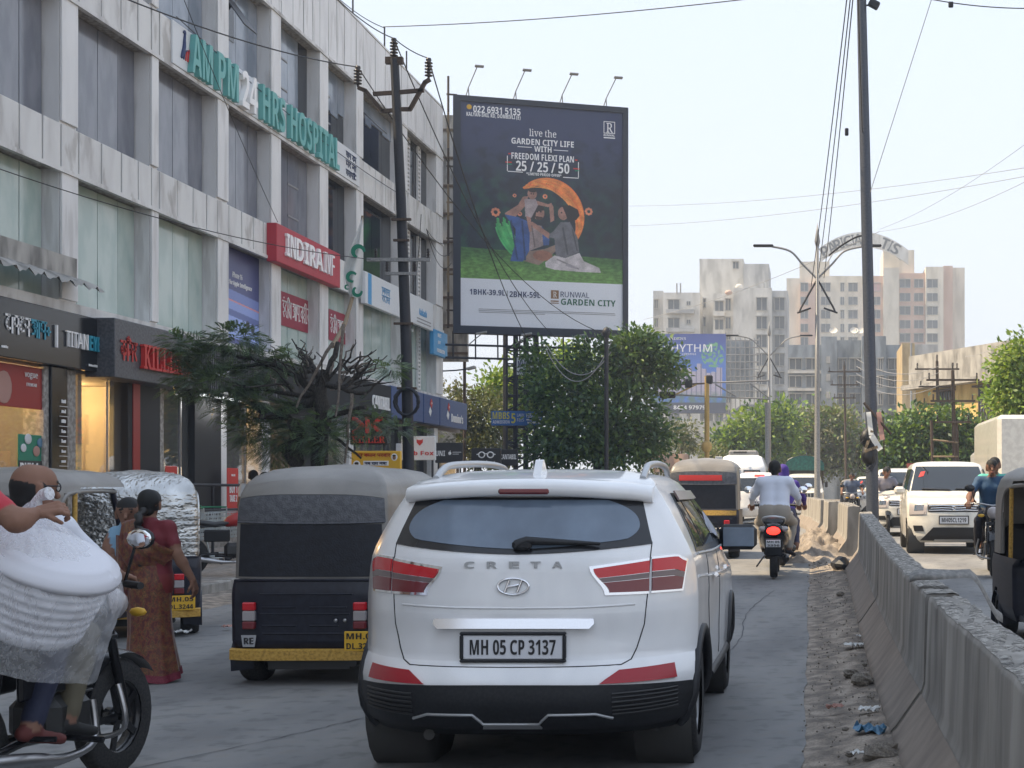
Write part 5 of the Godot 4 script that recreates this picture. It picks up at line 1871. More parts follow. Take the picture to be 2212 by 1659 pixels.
		for w in wh:
			s = T()
			var l = []
			for i in 21:
				var a = -0.35 + (PI + 0.7) * i / 20.0
				l.append(lifted(c,fc,Vector2(w.x + cos(a) * 0.385,maxf(0.25,w.y + sin(a) * 0.385)),0.0))
			tube(s,l,0.028,6)
			obj("wheel_arch",s,M.plastic_black,o)
			s = T()
			lathe(s,[Vector2(0.0,-0.16),Vector2(0.39,-0.16),Vector2(0.39,0.15)],20,Transform3D(Basis(Vector3(0,1,0),Vector3(g,0,0),Vector3(0,0,1)),Vector3(g * 0.72,w.y,w.x)))
			obj("wheel_well",s,M.underbody,o)
			wheel(o,Vector3(g * 0.775,0.325,w.x),0.325,0.215,M.silver_paint,g)
		s = T()
		cbox(s,Vector3(g * 1.0,1.165,-0.56),Vector3(0.26,0.175,0.13),0.035)
		box(s,Vector3(g * 0.87,1.13,-0.56),Vector3(0.1,0.05,0.06))
		var mi = obj("door_mirror",s,M.plastic_black,o)
		s = T()
		cbox(s,Vector3(g * 1.005,1.167,-0.492),Vector3(0.215,0.13,0.008),0.003)
		obj("mirror_glass",s,M.sky_tinted_glass,mi)  # reflection painted as a bluish tint, not mirrored
	s = T()
	span(s,Vector3(-0.7,0.22,1.8),Vector3(0.7,0.3,-1.8))
	tube(s,[Vector3(-0.45,0.24,1.2),Vector3(-0.45,0.24,2.02)],0.03,8)
	obj("underbody",s,M.underbody,o)

# ------------------------------------------------------------------ the oncoming hatchback and other cars
func hatchback(label: String,at: Vector3,turn: float,lit: bool,text: String) -> Node3D:
	var o = thing("white_hatchback",label,"car",at,turn,"white hatchbacks coming the other way")
	var c = {"lv": [[0.2,1.72,0.72,-1.70],[0.3,1.78,0.79,-1.79],[0.5,1.80,0.80,-1.82],[0.7,1.80,0.81,-1.81],[0.86,1.79,0.81,-1.77],[0.94,1.78,0.808,-1.68],[0.98,1.77,0.80,-1.5],[1.04,1.76,0.79,-1.15],[1.10,1.75,0.78,-0.98],[1.3,1.70,0.73,-0.72],[1.5,1.63,0.67,-0.46],[1.58,1.58,0.64,-0.34],[1.62,1.5,0.61,-0.2],[1.65,1.35,0.55,0.0],[1.665,1.1,0.42,0.2]],"kr": 0.3,"pr": 4.0,"kf": 0.62,"pf": 3.2}
	var wh = [Vector2(1.15,0.29),Vector2(-1.28,0.29)]
	var s = T()
	shell(s,c,0.2,1.665,0.06,arch_skip(wh,0.325),true,true,36)
	obj("body",s,M.car_cream,o)
	patch("windscreen",c,"front",four(Vector2(-0.70,1.115),Vector2(0.70,1.115),Vector2(0.585,1.565),Vector2(-0.585,1.565)),0.006,M.car_glass,o,14,8)
	patch("windscreen_sticker",c,"front",four(Vector2(-0.60,1.13),Vector2(-0.35,1.13),Vector2(-0.35,1.165),Vector2(-0.60,1.165)),0.012,M.paper_pink,o,2,1)
	patch("windscreen_sticker",c,"front",four(Vector2(0.46,1.38),Vector2(0.55,1.36),Vector2(0.50,1.46),Vector2(0.42,1.47)),0.012,M.ink_red,o,2,1)
	seam("wiper",c,"front",[Vector2(-0.6,1.12),Vector2(-0.1,1.135)],0.012,M.plastic_black,o,0.02)
	seam("wiper",c,"front",[Vector2(0.0,1.12),Vector2(0.5,1.135)],0.012,M.plastic_black,o,0.02)
	for g in [-1.0,1.0]:
		patch("headlamp",c,"front",four(Vector2(g * 0.48,0.70),Vector2(g * 0.77,0.68),Vector2(g * 0.76,0.90),Vector2(g * 0.45,0.90)),0.01,M.lamp_clear,o,6,4)
		patch("headlamp_reflector",c,"front",four(Vector2(g * 0.53,0.77),Vector2(g * 0.68,0.76),Vector2(g * 0.67,0.86),Vector2(g * 0.52,0.86)),0.014,M.chrome,o,4,3)
		patch("indicator",c,"front",four(Vector2(g * 0.52,0.70),Vector2(g * 0.76,0.69),Vector2(g * 0.76,0.745),Vector2(g * 0.50,0.745)),0.015,M.amber_glow if lit and g < 0 else M.lamp_clear,o,4,2)
		patch("fog_lamp",c,"front",four(Vector2(g * 0.52,0.40),Vector2(g * 0.68,0.40),Vector2(g * 0.70,0.50),Vector2(g * 0.55,0.50)),0.012,M.plastic_black,o,4,3)
		for fc in ["right" if g > 0 else "left"]:
			patch("side_window",c,fc,four(Vector2(-0.75,1.14),Vector2(0.15,1.14),Vector2(0.12,1.52),Vector2(-0.36,1.52)),0.006,M.car_glass,o,6,4)
			patch("side_window",c,fc,four(Vector2(0.23,1.14),Vector2(1.05,1.16),Vector2(1.0,1.52),Vector2(0.2,1.52)),0.006,M.car_glass,o,6,4)
			seam("door_seam",c,fc,[Vector2(0.19,1.15),Vector2(0.19,0.3)],0.005,M.gap_dark,o)
			seam("door_handle",c,fc,[Vector2(0.08,0.98),Vector2(-0.1,0.98)],0.018,M.car_cream,o,0.02)
			for w in wh:
				s = T()
				lathe(s,[Vector2(0.0,-0.16),Vector2(0.33,-0.16),Vector2(0.33,0.13)],16,Transform3D(Basis(Vector3(0,1,0),Vector3(g,0,0),Vector3(0,0,1)),Vector3(g * 0.66,w.y,w.x)))
				obj("wheel_well",s,M.underbody,o)
				wheel(o,Vector3(g * 0.72,0.28,w.x),0.28,0.165,M.silver_paint,g)
		s = T()
		cbox(s,Vector3(g * 0.91,1.12,-0.72),Vector3(0.2,0.15,0.1),0.045)
		obj("door_mirror",s,M.car_cream,o)
	patch("grille",c,"front",four(Vector2(-0.45,0.74),Vector2(0.45,0.74),Vector2(0.45,0.87),Vector2(-0.45,0.87)),0.006,M.plastic_black,o,10,3)
	for r in [[0.765,0.43],[0.845,0.43],[0.805,0.40]]:
		seam("grille_bar",c,"front",[Vector2(-r[1],r[0]),Vector2(-0.2,r[0] + 0.008),Vector2(0,r[0]),Vector2(0.2,r[0] + 0.008),Vector2(r[1],r[0])],0.011,M.chrome,o,0.012)
	s = T()
	tube(s,[Vector3(0.03,0.845,-1.845),Vector3(-0.035,0.825,-1.845),Vector3(0.03,0.80,-1.845),Vector3(-0.03,0.77,-1.845)],0.013,6)
	obj("emblem",s,M.chrome,o)
	patch("lower_grille",c,"front",four(Vector2(-0.58,0.24),Vector2(0.58,0.24),Vector2(0.36,0.47),Vector2(-0.36,0.47)),0.012,M.plastic_black,o,10,4)
	patch("skid_plate",c,"front",four(Vector2(-0.36,0.225),Vector2(0.36,0.225),Vector2(0.33,0.265),Vector2(-0.33,0.265)),0.02,M.silver_paint,o,6,2)
	plate(o,Transform3D(Basis(Vector3.UP,PI),Vector3(0,0.60,-1.845)),0.5,0.125,text,M.plate_white,M.plastic_black)
	return o

func estate_rear() -> void:       # the car with its brake lamp on,ahead of the scooter
	var z = 45.0
	var o = thing("braking_car","white car with its high brake lamp lit, beyond the second rickshaw","car",on_ground(-1.71,z + 2.0))
	var c = {"lv": [[0.25,1.95,0.8,-2.0],[0.5,2.1,0.87,-2.1],[0.95,2.05,0.875,-1.9],[1.05,2.03,0.86,-1.2],[1.5,1.85,0.74,-0.4],[1.62,1.78,0.66,-0.1],[1.68,1.5,0.5,0.2]],"kr": 0.4,"pr": 3.6,"kf": 0.6,"pf": 3.4}
	var s = T()
	shell(s,c,0.25,1.68,0.08,null,true,true,24)
	obj("body",s,M.car_white,o)
	patch("rear_window",c,"rear",four(Vector2(-0.66,1.08),Vector2(0.66,1.08),Vector2(0.62,1.5),Vector2(-0.62,1.5)),0.008,M.car_glass,o)
	patch("high_brake_lamp",c,"rear",four(Vector2(-0.16,1.555),Vector2(0.16,1.555),Vector2(0.15,1.605),Vector2(-0.15,1.605)),0.02,M.brake_glow,o,4,2)
	for g in [-1.0,1.0]:
		patch("tail_lamp",c,"rear",four(Vector2(g * 0.60,0.8),Vector2(g * 0.78,0.8),Vector2(g * 0.76,1.05),Vector2(g * 0.62,1.05)),0.012,M.lamp_red,o,4,3)
		for w in [1.3,-1.25]:
			wheel(o,Vector3(g * 0.76,0.32,w),0.32,0.2,M.rim_grey,g)
	plate(o,Transform3D(Basis.IDENTITY,Vector3(0,0.72,2.10)),0.5,0.12,"MH 05",M.plate_white)

func minibus() -> void:
	var o = thing("white_minibus","white high-roofed minibus with an air conditioner box on its roof","minibus",on_ground(-2.65,55.0))
	var c = {"lv": [[0.35,2.5,0.9,-2.5],[0.9,2.55,0.95,-2.6],[1.4,2.5,0.94,-1.9],[2.0,2.42,0.88,-1.6],[2.08,2.35,0.85,-1.4],[2.42,2.0,0.72,-1.0],[2.5,1.7,0.55,-0.6]],"kr": 0.3,"pr": 4.0,"kf": 0.4,"pf": 3.0}
	var s = T()
	shell(s,c,0.35,2.5,0.12,null,true,true,20)
	obj("body",s,M.car_white,o)
	for g in [-1.0,1.0]:
		patch("rear_window",c,"rear",four(Vector2(g * 0.06,1.42),Vector2(g * 0.74,1.42),Vector2(g * 0.68,1.92),Vector2(g * 0.06,1.92)),0.01,M.car_glass,o)
		patch("window_strip",c,"rear",four(Vector2(g * 0.1,1.76),Vector2(g * 0.66,1.76),Vector2(g * 0.64,1.86),Vector2(g * 0.1,1.86)),0.016,M.paper_pink,o,4,1)
		patch("tail_lamp",c,"rear",four(Vector2(g * 0.76,0.85),Vector2(g * 0.86,0.85),Vector2(g * 0.85,1.2),Vector2(g * 0.76,1.2)),0.012,M.lamp_red,o,3,3)
		for w in [1.5,-1.6]:
			wheel(o,Vector3(g * 0.8,0.36,w),0.36,0.22,M.rim_grey,g)
		patch("side_window",c,"right" if g > 0 else "left",four(Vector2(2.0,1.4),Vector2(-1.2,1.4),Vector2(-1.0,1.9),Vector2(1.9,1.9)),0.01,M.car_glass,o)
	s = T()
	cbox(s,Vector3(0,2.56,0.9),Vector3(1.1,0.24,1.6),0.06)
	var ac = obj("air_conditioner",s,M.pole_grey,o)
	s = T()
	box(s,Vector3(-0.1,2.60,1.705),Vector3(0.5,0.06,0.02))
	obj("vent",s,M.charcoal,ac)

func pickup() -> void:
	var o = thing("tarpaulin_pickup","cream pickup truck facing the camera with an arched tarpaulin over its bed","pickup truck",on_ground(-0.36,64.0),PI)
	var c = {"lv": [[0.35,0.2,0.80,-2.2],[0.55,0.3,0.86,-2.3],[0.98,0.3,0.86,-2.25],[1.06,0.3,0.85,-2.1],[1.14,0.3,0.83,-1.1],[1.7,0.3,0.72,-0.75],[1.8,0.25,0.66,-0.5],[1.83,0.1,0.5,-0.3]],"kr": 0.1,"pr": 4.0,"kf": 0.3,"pf": 3.4}
	var s = T()
	shell(s,c,0.35,1.83,0.1,null,true,true,20)
	obj("cab",s,M.car_cream,o)
	patch("windscreen",c,"front",four(Vector2(-0.72,1.18),Vector2(0.72,1.18),Vector2(0.64,1.66),Vector2(-0.64,1.66)),0.01,M.car_glass,o)
	patch("grille",c,"front",four(Vector2(-0.5,0.72),Vector2(0.5,0.72),Vector2(0.5,0.96),Vector2(-0.5,0.96)),0.01,M.charcoal,o,6,2)
	for k in 7:
		seam("grille_bar",c,"front",[Vector2(-0.42 + k * 0.14,0.74),Vector2(-0.42 + k * 0.14,0.94)],0.02,M.chrome,o,0.015)
	for g in [-1.0,1.0]:
		patch("headlamp",c,"front",four(Vector2(g * 0.54,0.72),Vector2(g * 0.76,0.72),Vector2(g * 0.76,0.96),Vector2(g * 0.54,0.96)),0.012,M.lamp_clear,o,3,3)
		for w in [1.6,-1.5]:
			wheel(o,Vector3(g * 0.76,0.36,w),0.36,0.22,M.rim_grey,g)
		s = T()
		for z in [0.5,1.4,2.3]:
			tube(s,[Vector3(g * 0.84,0.8,z),Vector3(g * 0.84,2.45,z)],0.035,6)
		obj("bed_post",s,M.pole_rust,o)
		s = T()
		cbox(s,Vector3(g * 0.98,1.35,-0.9),Vector3(0.14,0.26,0.08),0.03)
		obj("door_mirror",s,M.plastic_black,o)
	s = T()
	cbox(s,Vector3(0,0.42,-2.34),Vector3(1.6,0.2,0.14),0.03)
	obj("bumper",s,M.plastic_black,o)
	s = T()
	span(s,Vector3(-0.86,0.6,0.4),Vector3(0.86,1.2,2.5))
	obj("load_bed",s,M.car_cream,o)
	s = T()
	var rings = []
	for z in [0.35,0.9,1.7,2.5]:
		var ring = PackedVector3Array()
		for k in 13:
			var a = PI * k / 12.0
			ring.append(Vector3(-cos(a) * 0.92,2.25 + sin(a) * 0.45 + 0.02 * sin(z * 5.0 + k),z))
		rings.append(ring)
	loft(s,rings,false)
	obj("tarpaulin",s,M.tarp_beige,o)
	s = T()
	for k in 12:
		var a = PI * k / 12.0
		var b = PI * (k + 1) / 12.0
		quad(s,Vector3(-cos(a) * 0.9,2.24 + sin(a) * 0.44,0.36),Vector3(-cos(b) * 0.9,2.24 + sin(b) * 0.44,0.36),Vector3(-cos(b) * 0.9,2.0,0.40),Vector3(-cos(a) * 0.9,2.0,0.40))
	obj("tarpaulin_front",s,M.tarp_green,o)
	s = T()
	cbox(s,Vector3(0,1.75,1.4),Vector3(1.55,0.8,1.8),0.1)
	obj("load",s,M.plastic_black,o)

func box_truck() -> void:
	var z = 41.0
	var o = thing("box_truck","tall white container truck behind the right-hand rickshaw","truck",on_ground(6.6,z))
	var s = T()
	cbox(s,Vector3(0,2.05,-3.0),Vector3(2.35,2.55,6.0),0.12)
	obj("container",s,M.car_cream,o)
	s = T()
	cbox(s,Vector3(0,1.5,-7.0),Vector3(2.2,1.9,1.7),0.15)
	obj("cab",s,M.car_white,o)
	s = T()
	span(s,Vector3(-0.9,0.5,0),Vector3(0.9,0.76,-7.5))
	obj("chassis",s,M.underbody,o)
	for g in [-1.0,1.0]:
		for w in [-1.4,-6.6]:
			wheel(o,Vector3(g * 0.98,0.45,w),0.45,0.26,M.rim_grey,g)

# ------------------------------------------------------------------ auto rickshaws
func rickshaw(label: String,at: Vector3,turn: float,opt := {}) -> Node3D:
	var o = thing("auto_rickshaw",label,"auto rickshaw",at,turn,"auto rickshaws")
	var hoodm: Material = M[opt.get("hood","hood_canvas")]
	var c = {"lv": [[0.22,0.98,0.56,-0.35],[0.34,1.02,0.595,-0.35],[0.70,1.02,0.60,-0.35],[0.80,1.0,0.595,-0.35],[0.815,0.985,0.58,-0.9],[1.22,0.97,0.572,-0.9],[1.36,0.955,0.568,-0.9],[1.46,0.93,0.555,-0.92],[1.54,0.87,0.53,-0.93],[1.60,0.78,0.485,-0.90],[1.65,0.62,0.40,-0.84],[1.675,0.45,0.28,-0.7],[1.685,0.3,0.14,-0.5]],"kr": 0.9,"pr": 4.6,"kf": 0.25,"pf": 2.2}
	var s = T()
	shell(s,c,0.22,0.805,0.06,func(p): return absf(p.x) > 0.4 and Vector2(p.z - 0.66,p.y - 0.2).length() < 0.27,false,true,26)
	obj("lower_body",s,M.rick_navy,o)
	s = T()
	var wr = FastNoiseLite.new()
	wr.seed = 3
	wr.frequency = 3.0
	shell(s,c,0.815,1.685,0.04,func(p): return (p.z < 0.32 + 0.16 * smoothstep(1.3,1.0,p.y) and p.y < 1.45) or (p.z < 0.0 and p.y < 1.50),true,false,30)
	obj("hood",s,hoodm,o)
	# hood frame edge and rolled side curtain
	for g in [-1.0,1.0]:
		s = T()
		tube(s,bend([Vector3(g * 0.575,0.82,0.46),Vector3(g * 0.578,1.2,0.42),Vector3(g * 0.57,1.40,0.32),Vector3(g * 0.55,1.465,0.1),Vector3(g * 0.52,1.48,-0.5),Vector3(g * 0.45,1.47,-0.86)],5),0.022,6)
		obj("hood_edge",s,hoodm,o)
		s = T()
		tube(s,[Vector3(g * 0.56,0.3,0.12),Vector3(g * 0.55,1.46,0.08)],0.022,6)
		obj("pillar",s,M.rick_yellow,o)
		s = T()
		tube(s,[Vector3(g * 0.47,0.85,-1.02),Vector3(g * 0.45,1.49,-0.80)],0.028,6)
		obj("front_pillar",s,M.silver_paint if opt.has("worn") else M.rick_navy,o)
	if not opt.has("plain_back"):
		patch("back_panel",c,"rear",four(Vector2(-0.545,0.83),Vector2(0.545,0.83),Vector2(0.535,1.23),Vector2(-0.535,1.23)),0.007,M.hood_black,o,14,6)
		patch("back_flap",c,"rear",func(u,v):
			var k: float = u * 2.0 - 1.0
			return Vector2(k * lerpf(0.56,0.545,v),lerpf(1.235 + 0.012 * absf(k),1.452 - 0.03 * k * k * k * k,v)),0.011,M.hood_grey,o,16,5)
		patch("top_flap",c,"rear",func(u,v):
			var k: float = u * 2.0 - 1.0
			return Vector2(k * lerpf(0.545,0.47,v),lerpf(1.455 - 0.03 * k * k * k * k,1.575 - 0.05 * k * k,v)),0.009,hoodm,o,16,4)
		seam("flap_hem",c,"rear",[Vector2(-0.555,1.245),Vector2(-0.3,1.236),Vector2(0,1.233),Vector2(0.3,1.236),Vector2(0.555,1.245)],0.007,M.hood_grey,o,0.012)
	if opt.has("red_strip"):
		patch("red_strip",c,"rear",four(Vector2(-0.40,1.30),Vector2(0.32,1.30),Vector2(0.31,1.39),Vector2(-0.40,1.39)),0.02,M.ink_red,o,6,2)
		patch("yellow_band",c,"rear",four(Vector2(-0.55,0.72),Vector2(0.55,0.72),Vector2(0.55,0.80),Vector2(-0.55,0.80)),0.012,M.rick_yellow,o,12,2)
	# rear panel: pressed ribs, lamps, badge, plate
	for r in [[0.70,-0.30,0.40],[0.60,-0.28,-0.02],[0.60,0.08,0.36],[0.55,-0.3,0.38],[0.46,-0.28,-0.02],[0.46,0.08,0.30],[0.40,-0.28,0.36]]:
		seam("pressed_rib",c,"rear",[Vector2(r[1] - 0.06,r[0]),Vector2((r[1] + r[2]) / 2 - 0.06,r[0]),Vector2(r[2] - 0.06,r[0])],0.007,M.rick_navy,o,0.002)
	seam("body_edge",c,"rear",[Vector2(-0.57,0.80),Vector2(-0.3,0.803),Vector2(0.3,0.803),Vector2(0.57,0.80)],0.01,M.rick_navy,o,0.004)
	for x in [0.29,0.22]:
		s = T()
		ball(s,Vector3(x,0.50,1.03),Vector3(0.016,0.016,0.012),8)
		obj("bolt",s,M.steel,o)
	for g in [-1.0,1.0]:
		var x = -0.435 if g < 0 else 0.40
		var lamp = Node3D.new()
		lamp.name = "tail_lamp"
		o.add_child(lamp,true)
		for q in [[0.435,0.495,"lamp_dark_red"],[0.495,0.575,"lamp_clear"],[0.575,0.64,"lamp_red"]]:
			s = T()
			cbox(s,Vector3(x,(q[0] + q[1]) / 2,1.015),Vector3(0.095,q[1] - q[0] - 0.002,0.06),0.008)
			obj("lens",s,M[q[2]],lamp)
		wheel(o,Vector3(g * 0.50,0.215,0.66),0.215,0.17,M.rim_grey,g)
		s = T()
		grid(s,10,3,func(u,v):
			var a: float = lerpf(-0.3,PI + 0.2,u)
			return Vector3(g * lerpf(0.44,0.615,v),0.2 + sin(a) * 0.265 - 0.02 * v,0.66 + cos(a) * 0.265))
		obj("mudguard",s,M.rick_navy,o)
	s = T()
	prism(s,PackedVector2Array([Vector2(-0.045,-0.045),Vector2(0.045,-0.045),Vector2(0.058,0.045),Vector2(-0.058,0.045)]),0,0.014,Transform3D(Basis.IDENTITY,Vector3(-0.44,0.345,1.005)))
	var bd = obj("badge",s,M.chrome,o)
	letters("RE","bold",0.07,0.05,0.006,M.ink_black,bd,Transform3D(Basis.IDENTITY,Vector3(-0.44,0.345,1.02)))
	plate(o,Transform3D(Basis.IDENTITY,Vector3(0.42,0.345,1.045)),0.26,0.15,opt.get("plate","MH.05\nDL.3244"),M.plate_yellow)
	s = T()
	var br = []
	for i in 13:
		var x = lerpf(-0.6,0.6,i / 12.0)
		var z = 1.035 - 0.75 * pow(absf(x),4.6)
		var ring = PackedVector3Array()
		for p in [[0.0,0.195],[0.02,0.20],[0.02,0.275],[0.0,0.285],[-0.03,0.285],[-0.03,0.195]]:
			ring.append(Vector3(x,p[1],z + p[0]))
		br.append(ring)
	loft(s,br,true,true,-1)
	obj("bumper",s,M.rick_yellow,o)
	s = T()
	span(s,Vector3(-0.32,0.12,0.95),Vector3(0.30,0.24,0.2))
	tube(s,[Vector3(0.30,0.19,0.6),Vector3(0.34,0.17,1.0)],0.03,8)
	obj("engine",s,M.engine,o)
	# inside and front
	s = T()
	cbox(s,Vector3(0,0.58,0.45),Vector3(1.0,0.18,0.5),0.05)
	cbox(s,Vector3(0,0.85,0.75),Vector3(1.0,0.5,0.12),0.05)
	cbox(s,Vector3(0,0.66,-0.28),Vector3(0.5,0.14,0.38),0.05)
	obj("seat",s,M.seat_vinyl,o)
	s = T()
	span(s,Vector3(-0.55,0.24,0.3),Vector3(0.55,0.29,-1.0))
	obj("floor_pan",s,M.rick_navy,o)
	var nose = {"lv": [[0.26,-0.85,0.20,-1.20],[0.34,-0.85,0.40,-1.26],[0.6,-0.95,0.46,-1.26],[0.86,-1.0,0.48,-1.14],[0.9,-1.02,0.46,-1.1]],"kr": 0.0,"pr": 2.0,"kf": 1.1,"pf": 2.6}
	s = T()
	shell(s,nose,0.26,0.9,0.06,null,true,true,6)
	obj("front_panel",s,M[opt.get("nose","rick_navy")],o)
	s = T()
	quad(s,Vector3(-0.45,0.9,-1.03),Vector3(-0.43,1.47,-0.82),Vector3(0.43,1.47,-0.82),Vector3(0.45,0.9,-1.03))
	obj("windscreen",s,M.shop_glass,o)
	s = T()
	lathe(s,[Vector2(0,0.05),Vector2(0.06,0.045),Vector2(0.085,0.0),Vector2(0.06,-0.06)],16,Transform3D(Basis(Vector3.RIGHT,-PI / 2),Vector3(0,0.74,-1.26)))
	obj("headlamp",s,M.lamp_clear,o)
	s = T()
	tube(s,[Vector3(-0.32,0.98,-0.72),Vector3(0,0.92,-0.78),Vector3(0.32,0.98,-0.72)],0.018,6)
	obj("handlebar",s,M.pole_black,o)
	wheel(o,Vector3(0,0.2,-1.22),0.2,0.12,M.rim_grey,1.0)
	s = T()
	grid(s,10,4,func(u,v):
		var a: float = lerpf(-0.2,PI + 0.2,u)
		return Vector3(lerpf(-0.1,0.1,v),0.22 + sin(a) * 0.26 + 0.03 * sin(v * PI),-1.22 + cos(a) * 0.26))
	obj("front_mudguard",s,M.silver_paint if opt.has("worn") else M.rick_navy,o)
	if opt.has("worn"):
		for g in [-1.0,1.0]:
			s = T()
			cbox(s,Vector3(g * 0.50,0.72,-0.98),Vector3(0.10,0.22,0.03),0.01)
			obj("side_panel",s,M.rick_yellow,o)
			s = T()
			cbox(s,Vector3(g * 0.56,0.6,-0.9),Vector3(0.03,0.52,0.09),0.01)
			obj("door_edge",s,M.silver_paint,o)
	return o

# ------------------------------------------------------------------ two-wheelers
func motorcycle(label: String,at: Vector3,turn: float,paint: Material,steer := 0.0) -> Node3D:
	var o = thing("motorcycle",label,"motorcycle",at,turn,"motorcycles")
	var R = 0.305
	wheel(o,Vector3(0,R,0.64),R,0.10,M.bike_black,1.0,5)
	var st = Node3D.new()
	st.name = "steering"
	o.add_child(st)
	st.position = Vector3(0,0,-0.62)
	st.rotation.y = steer
	wheel(st,Vector3(0,R,0),R,0.085,M.bike_black,1.0,5,"front_wheel")
	var s = T()
	for g in [-1.0,1.0]:
		tube(s,[Vector3(g * 0.075,R,0.0),Vector3(g * 0.075,0.62,0.11),Vector3(g * 0.075,0.98,0.22)],0.024,8)
	cbox(s,Vector3(0,0.74,0.15),Vector3(0.2,0.05,0.08),0.015)
	obj("fork",s,M.bike_black,st)
	s = T()
	grid(s,10,4,func(u,v):
		var a: float = lerpf(0.35,2.5,u)
		return Vector3(lerpf(-0.065,0.065,v),R + sin(a) * 0.335 + 0.02 * sin(v * PI),cos(a) * 0.335))
	obj("front_mudguard",s,paint,st)
	s = T()
	tube(s,bend([Vector3(-0.36,1.02,0.38),Vector3(-0.2,1.03,0.28),Vector3(0,1.0,0.23),Vector3(0.2,1.03,0.28),Vector3(0.36,1.02,0.38)],4),0.013,6)
	obj("handlebar",s,M.steel,st)
	for g in [-1.0,1.0]:
		s = T()
		tube(s,[Vector3(g * 0.27,1.025,0.33),Vector3(g * 0.385,1.02,0.395)],0.019,8)
		obj("grip",s,M.seat_vinyl,st)
		s = T()
		tube(s,[Vector3(g * 0.25,1.03,0.31),Vector3(g * 0.30,1.22,0.30)],0.008,5)
		ball(s,Vector3(g * 0.33,1.25,0.30),Vector3(0.075,0.055,0.02),12)
		var mr = obj("mirror",s,M.bike_black,st)
		s = T()
		ball(s,Vector3(g * 0.33,1.25,0.317),Vector3(0.066,0.047,0.008),12)
		obj("mirror_glass",s,M.mirror_glass,mr)
		s = T()
		ball(s,Vector3(g * 0.17,0.86,0.06),Vector3(0.05,0.025,0.025),8)
		obj("indicator",s,M.sign_amber,st)
	s = T()
	lathe(s,[Vector2(0,0.07),Vector2(0.07,0.06),Vector2(0.09,0.01),Vector2(0.07,-0.07),Vector2(0,-0.1)],14,Transform3D(Basis(Vector3.RIGHT,-PI / 2),Vector3(0,0.90,0.04)))
	obj("headlamp",s,M.lamp_clear,st)
	s = T()
	var tank = []
	for q in [[-0.42,0.84,0.05,0.05],[-0.36,0.86,0.11,0.09],[-0.22,0.89,0.135,0.12],[-0.05,0.87,0.12,0.11],[0.08,0.83,0.09,0.08],[0.12,0.81,0.05,0.04]]:
		var ring = PackedVector3Array()
		for k in 12:
			var a = TAU * k / 12.0
			ring.append(Vector3(cos(a) * q[2],q[1] + sin(a) * q[3],q[0]))
		tank.append(ring)
	loft(s,tank,true,true)
	obj("fuel_tank",s,paint,o)
	s = T()
	var seat = []
	for q in [[0.05,0.82,0.10,0.035],[0.25,0.79,0.13,0.045],[0.5,0.83,0.13,0.045],[0.72,0.87,0.11,0.04],[0.78,0.88,0.06,0.02]]:
		var ring = PackedVector3Array()
		for k in 12:
			var a = TAU * k / 12.0
			ring.append(Vector3(cos(a) * q[2],q[1] + sin(a) * q[3],q[0]))
		seat.append(ring)
	loft(s,seat,true,true)
	obj("seat",s,M.seat_vinyl,o)
	s = T()
	tube(s,[Vector3(0,0.88,-0.4),Vector3(0,0.45,-0.32),Vector3(0,0.3,-0.1),Vector3(0,0.32,0.25)],0.03,8)
	for g in [-1.0,1.0]:
		tube(s,[Vector3(g * 0.1,0.78,0.1),Vector3(g * 0.11,0.74,0.75),Vector3(g * 0.09,0.8,0.88)],0.016,6)
		tube(s,[Vector3(g * 0.09,0.35,0.2),Vector3(g * 0.09,R,0.64)],0.022,6)
		tube(s,[Vector3(g * 0.12,0.72,0.55),Vector3(g * 0.11,R,0.64)],0.028,8)
		tube(s,[Vector3(g * 0.1,0.3,-0.02),Vector3(g * 0.28,0.29,-0.02)],0.016,6)
		tube(s,[Vector3(g * 0.1,0.36,0.36),Vector3(g * 0.27,0.36,0.36)],0.014,6)
	obj("frame",s,M.bike_black,o)
	s = T()
	cbox(s,Vector3(0,0.40,-0.05),Vector3(0.26,0.22,0.34),0.05)
	for k in 6:
		cbox(s,Vector3(0,0.50 + k * 0.03,-0.17),Vector3(0.2,0.014,0.17),0.004)
	obj("engine",s,M.engine,o)
	s = T()
	tube(s,bend([Vector3(0.1,0.45,-0.24),Vector3(0.13,0.25,-0.2),Vector3(0.15,0.22,0.1),Vector3(0.17,0.27,0.45),Vector3(0.18,0.33,0.9)],4),[0.018,0.018,0.018,0.018,0.02,0.02,0.02,0.022,0.025,0.03,0.04,0.042,0.042,0.042,0.042,0.042,0.03],8)
	obj("exhaust",s,M.steel,o)
	s = T()
	tube(s,bend([Vector3(-0.2,0.52,-0.3),Vector3(-0.23,0.3,-0.3),Vector3(0,0.24,-0.36),Vector3(0.23,0.3,-0.3),Vector3(0.2,0.52,-0.3)],5),0.014,6)
	obj("crash_guard",s,M.steel,o)
	for g in [-1.0,1.0]:
		s = T()
		cbox(s,Vector3(g * 0.12,0.62,0.22),Vector3(0.03,0.18,0.36),0.012)
		obj("side_cover",s,M.bike_black,o)
	s = T()
	grid(s,8,4,func(u,v):
		var a: float = lerpf(-0.25,1.7,u)
		return Vector3(lerpf(-0.075,0.075,v),R + sin(a) * 0.345 + 0.02 * sin(v * PI),0.64 + cos(a) * 0.345))
	obj("rear_mudguard",s,M.bike_black,o)
	s = T()
	cbox(s,Vector3(0,0.80,0.92),Vector3(0.14,0.06,0.06),0.02)
	obj("tail_lamp",s,M.lamp_red,o)
	plate(o,Transform3D(Basis(Vector3.RIGHT,0.2),Vector3(0,0.62,0.985)),0.2,0.10,"MH 05\nBX 4120",M.plate_white)
	return o

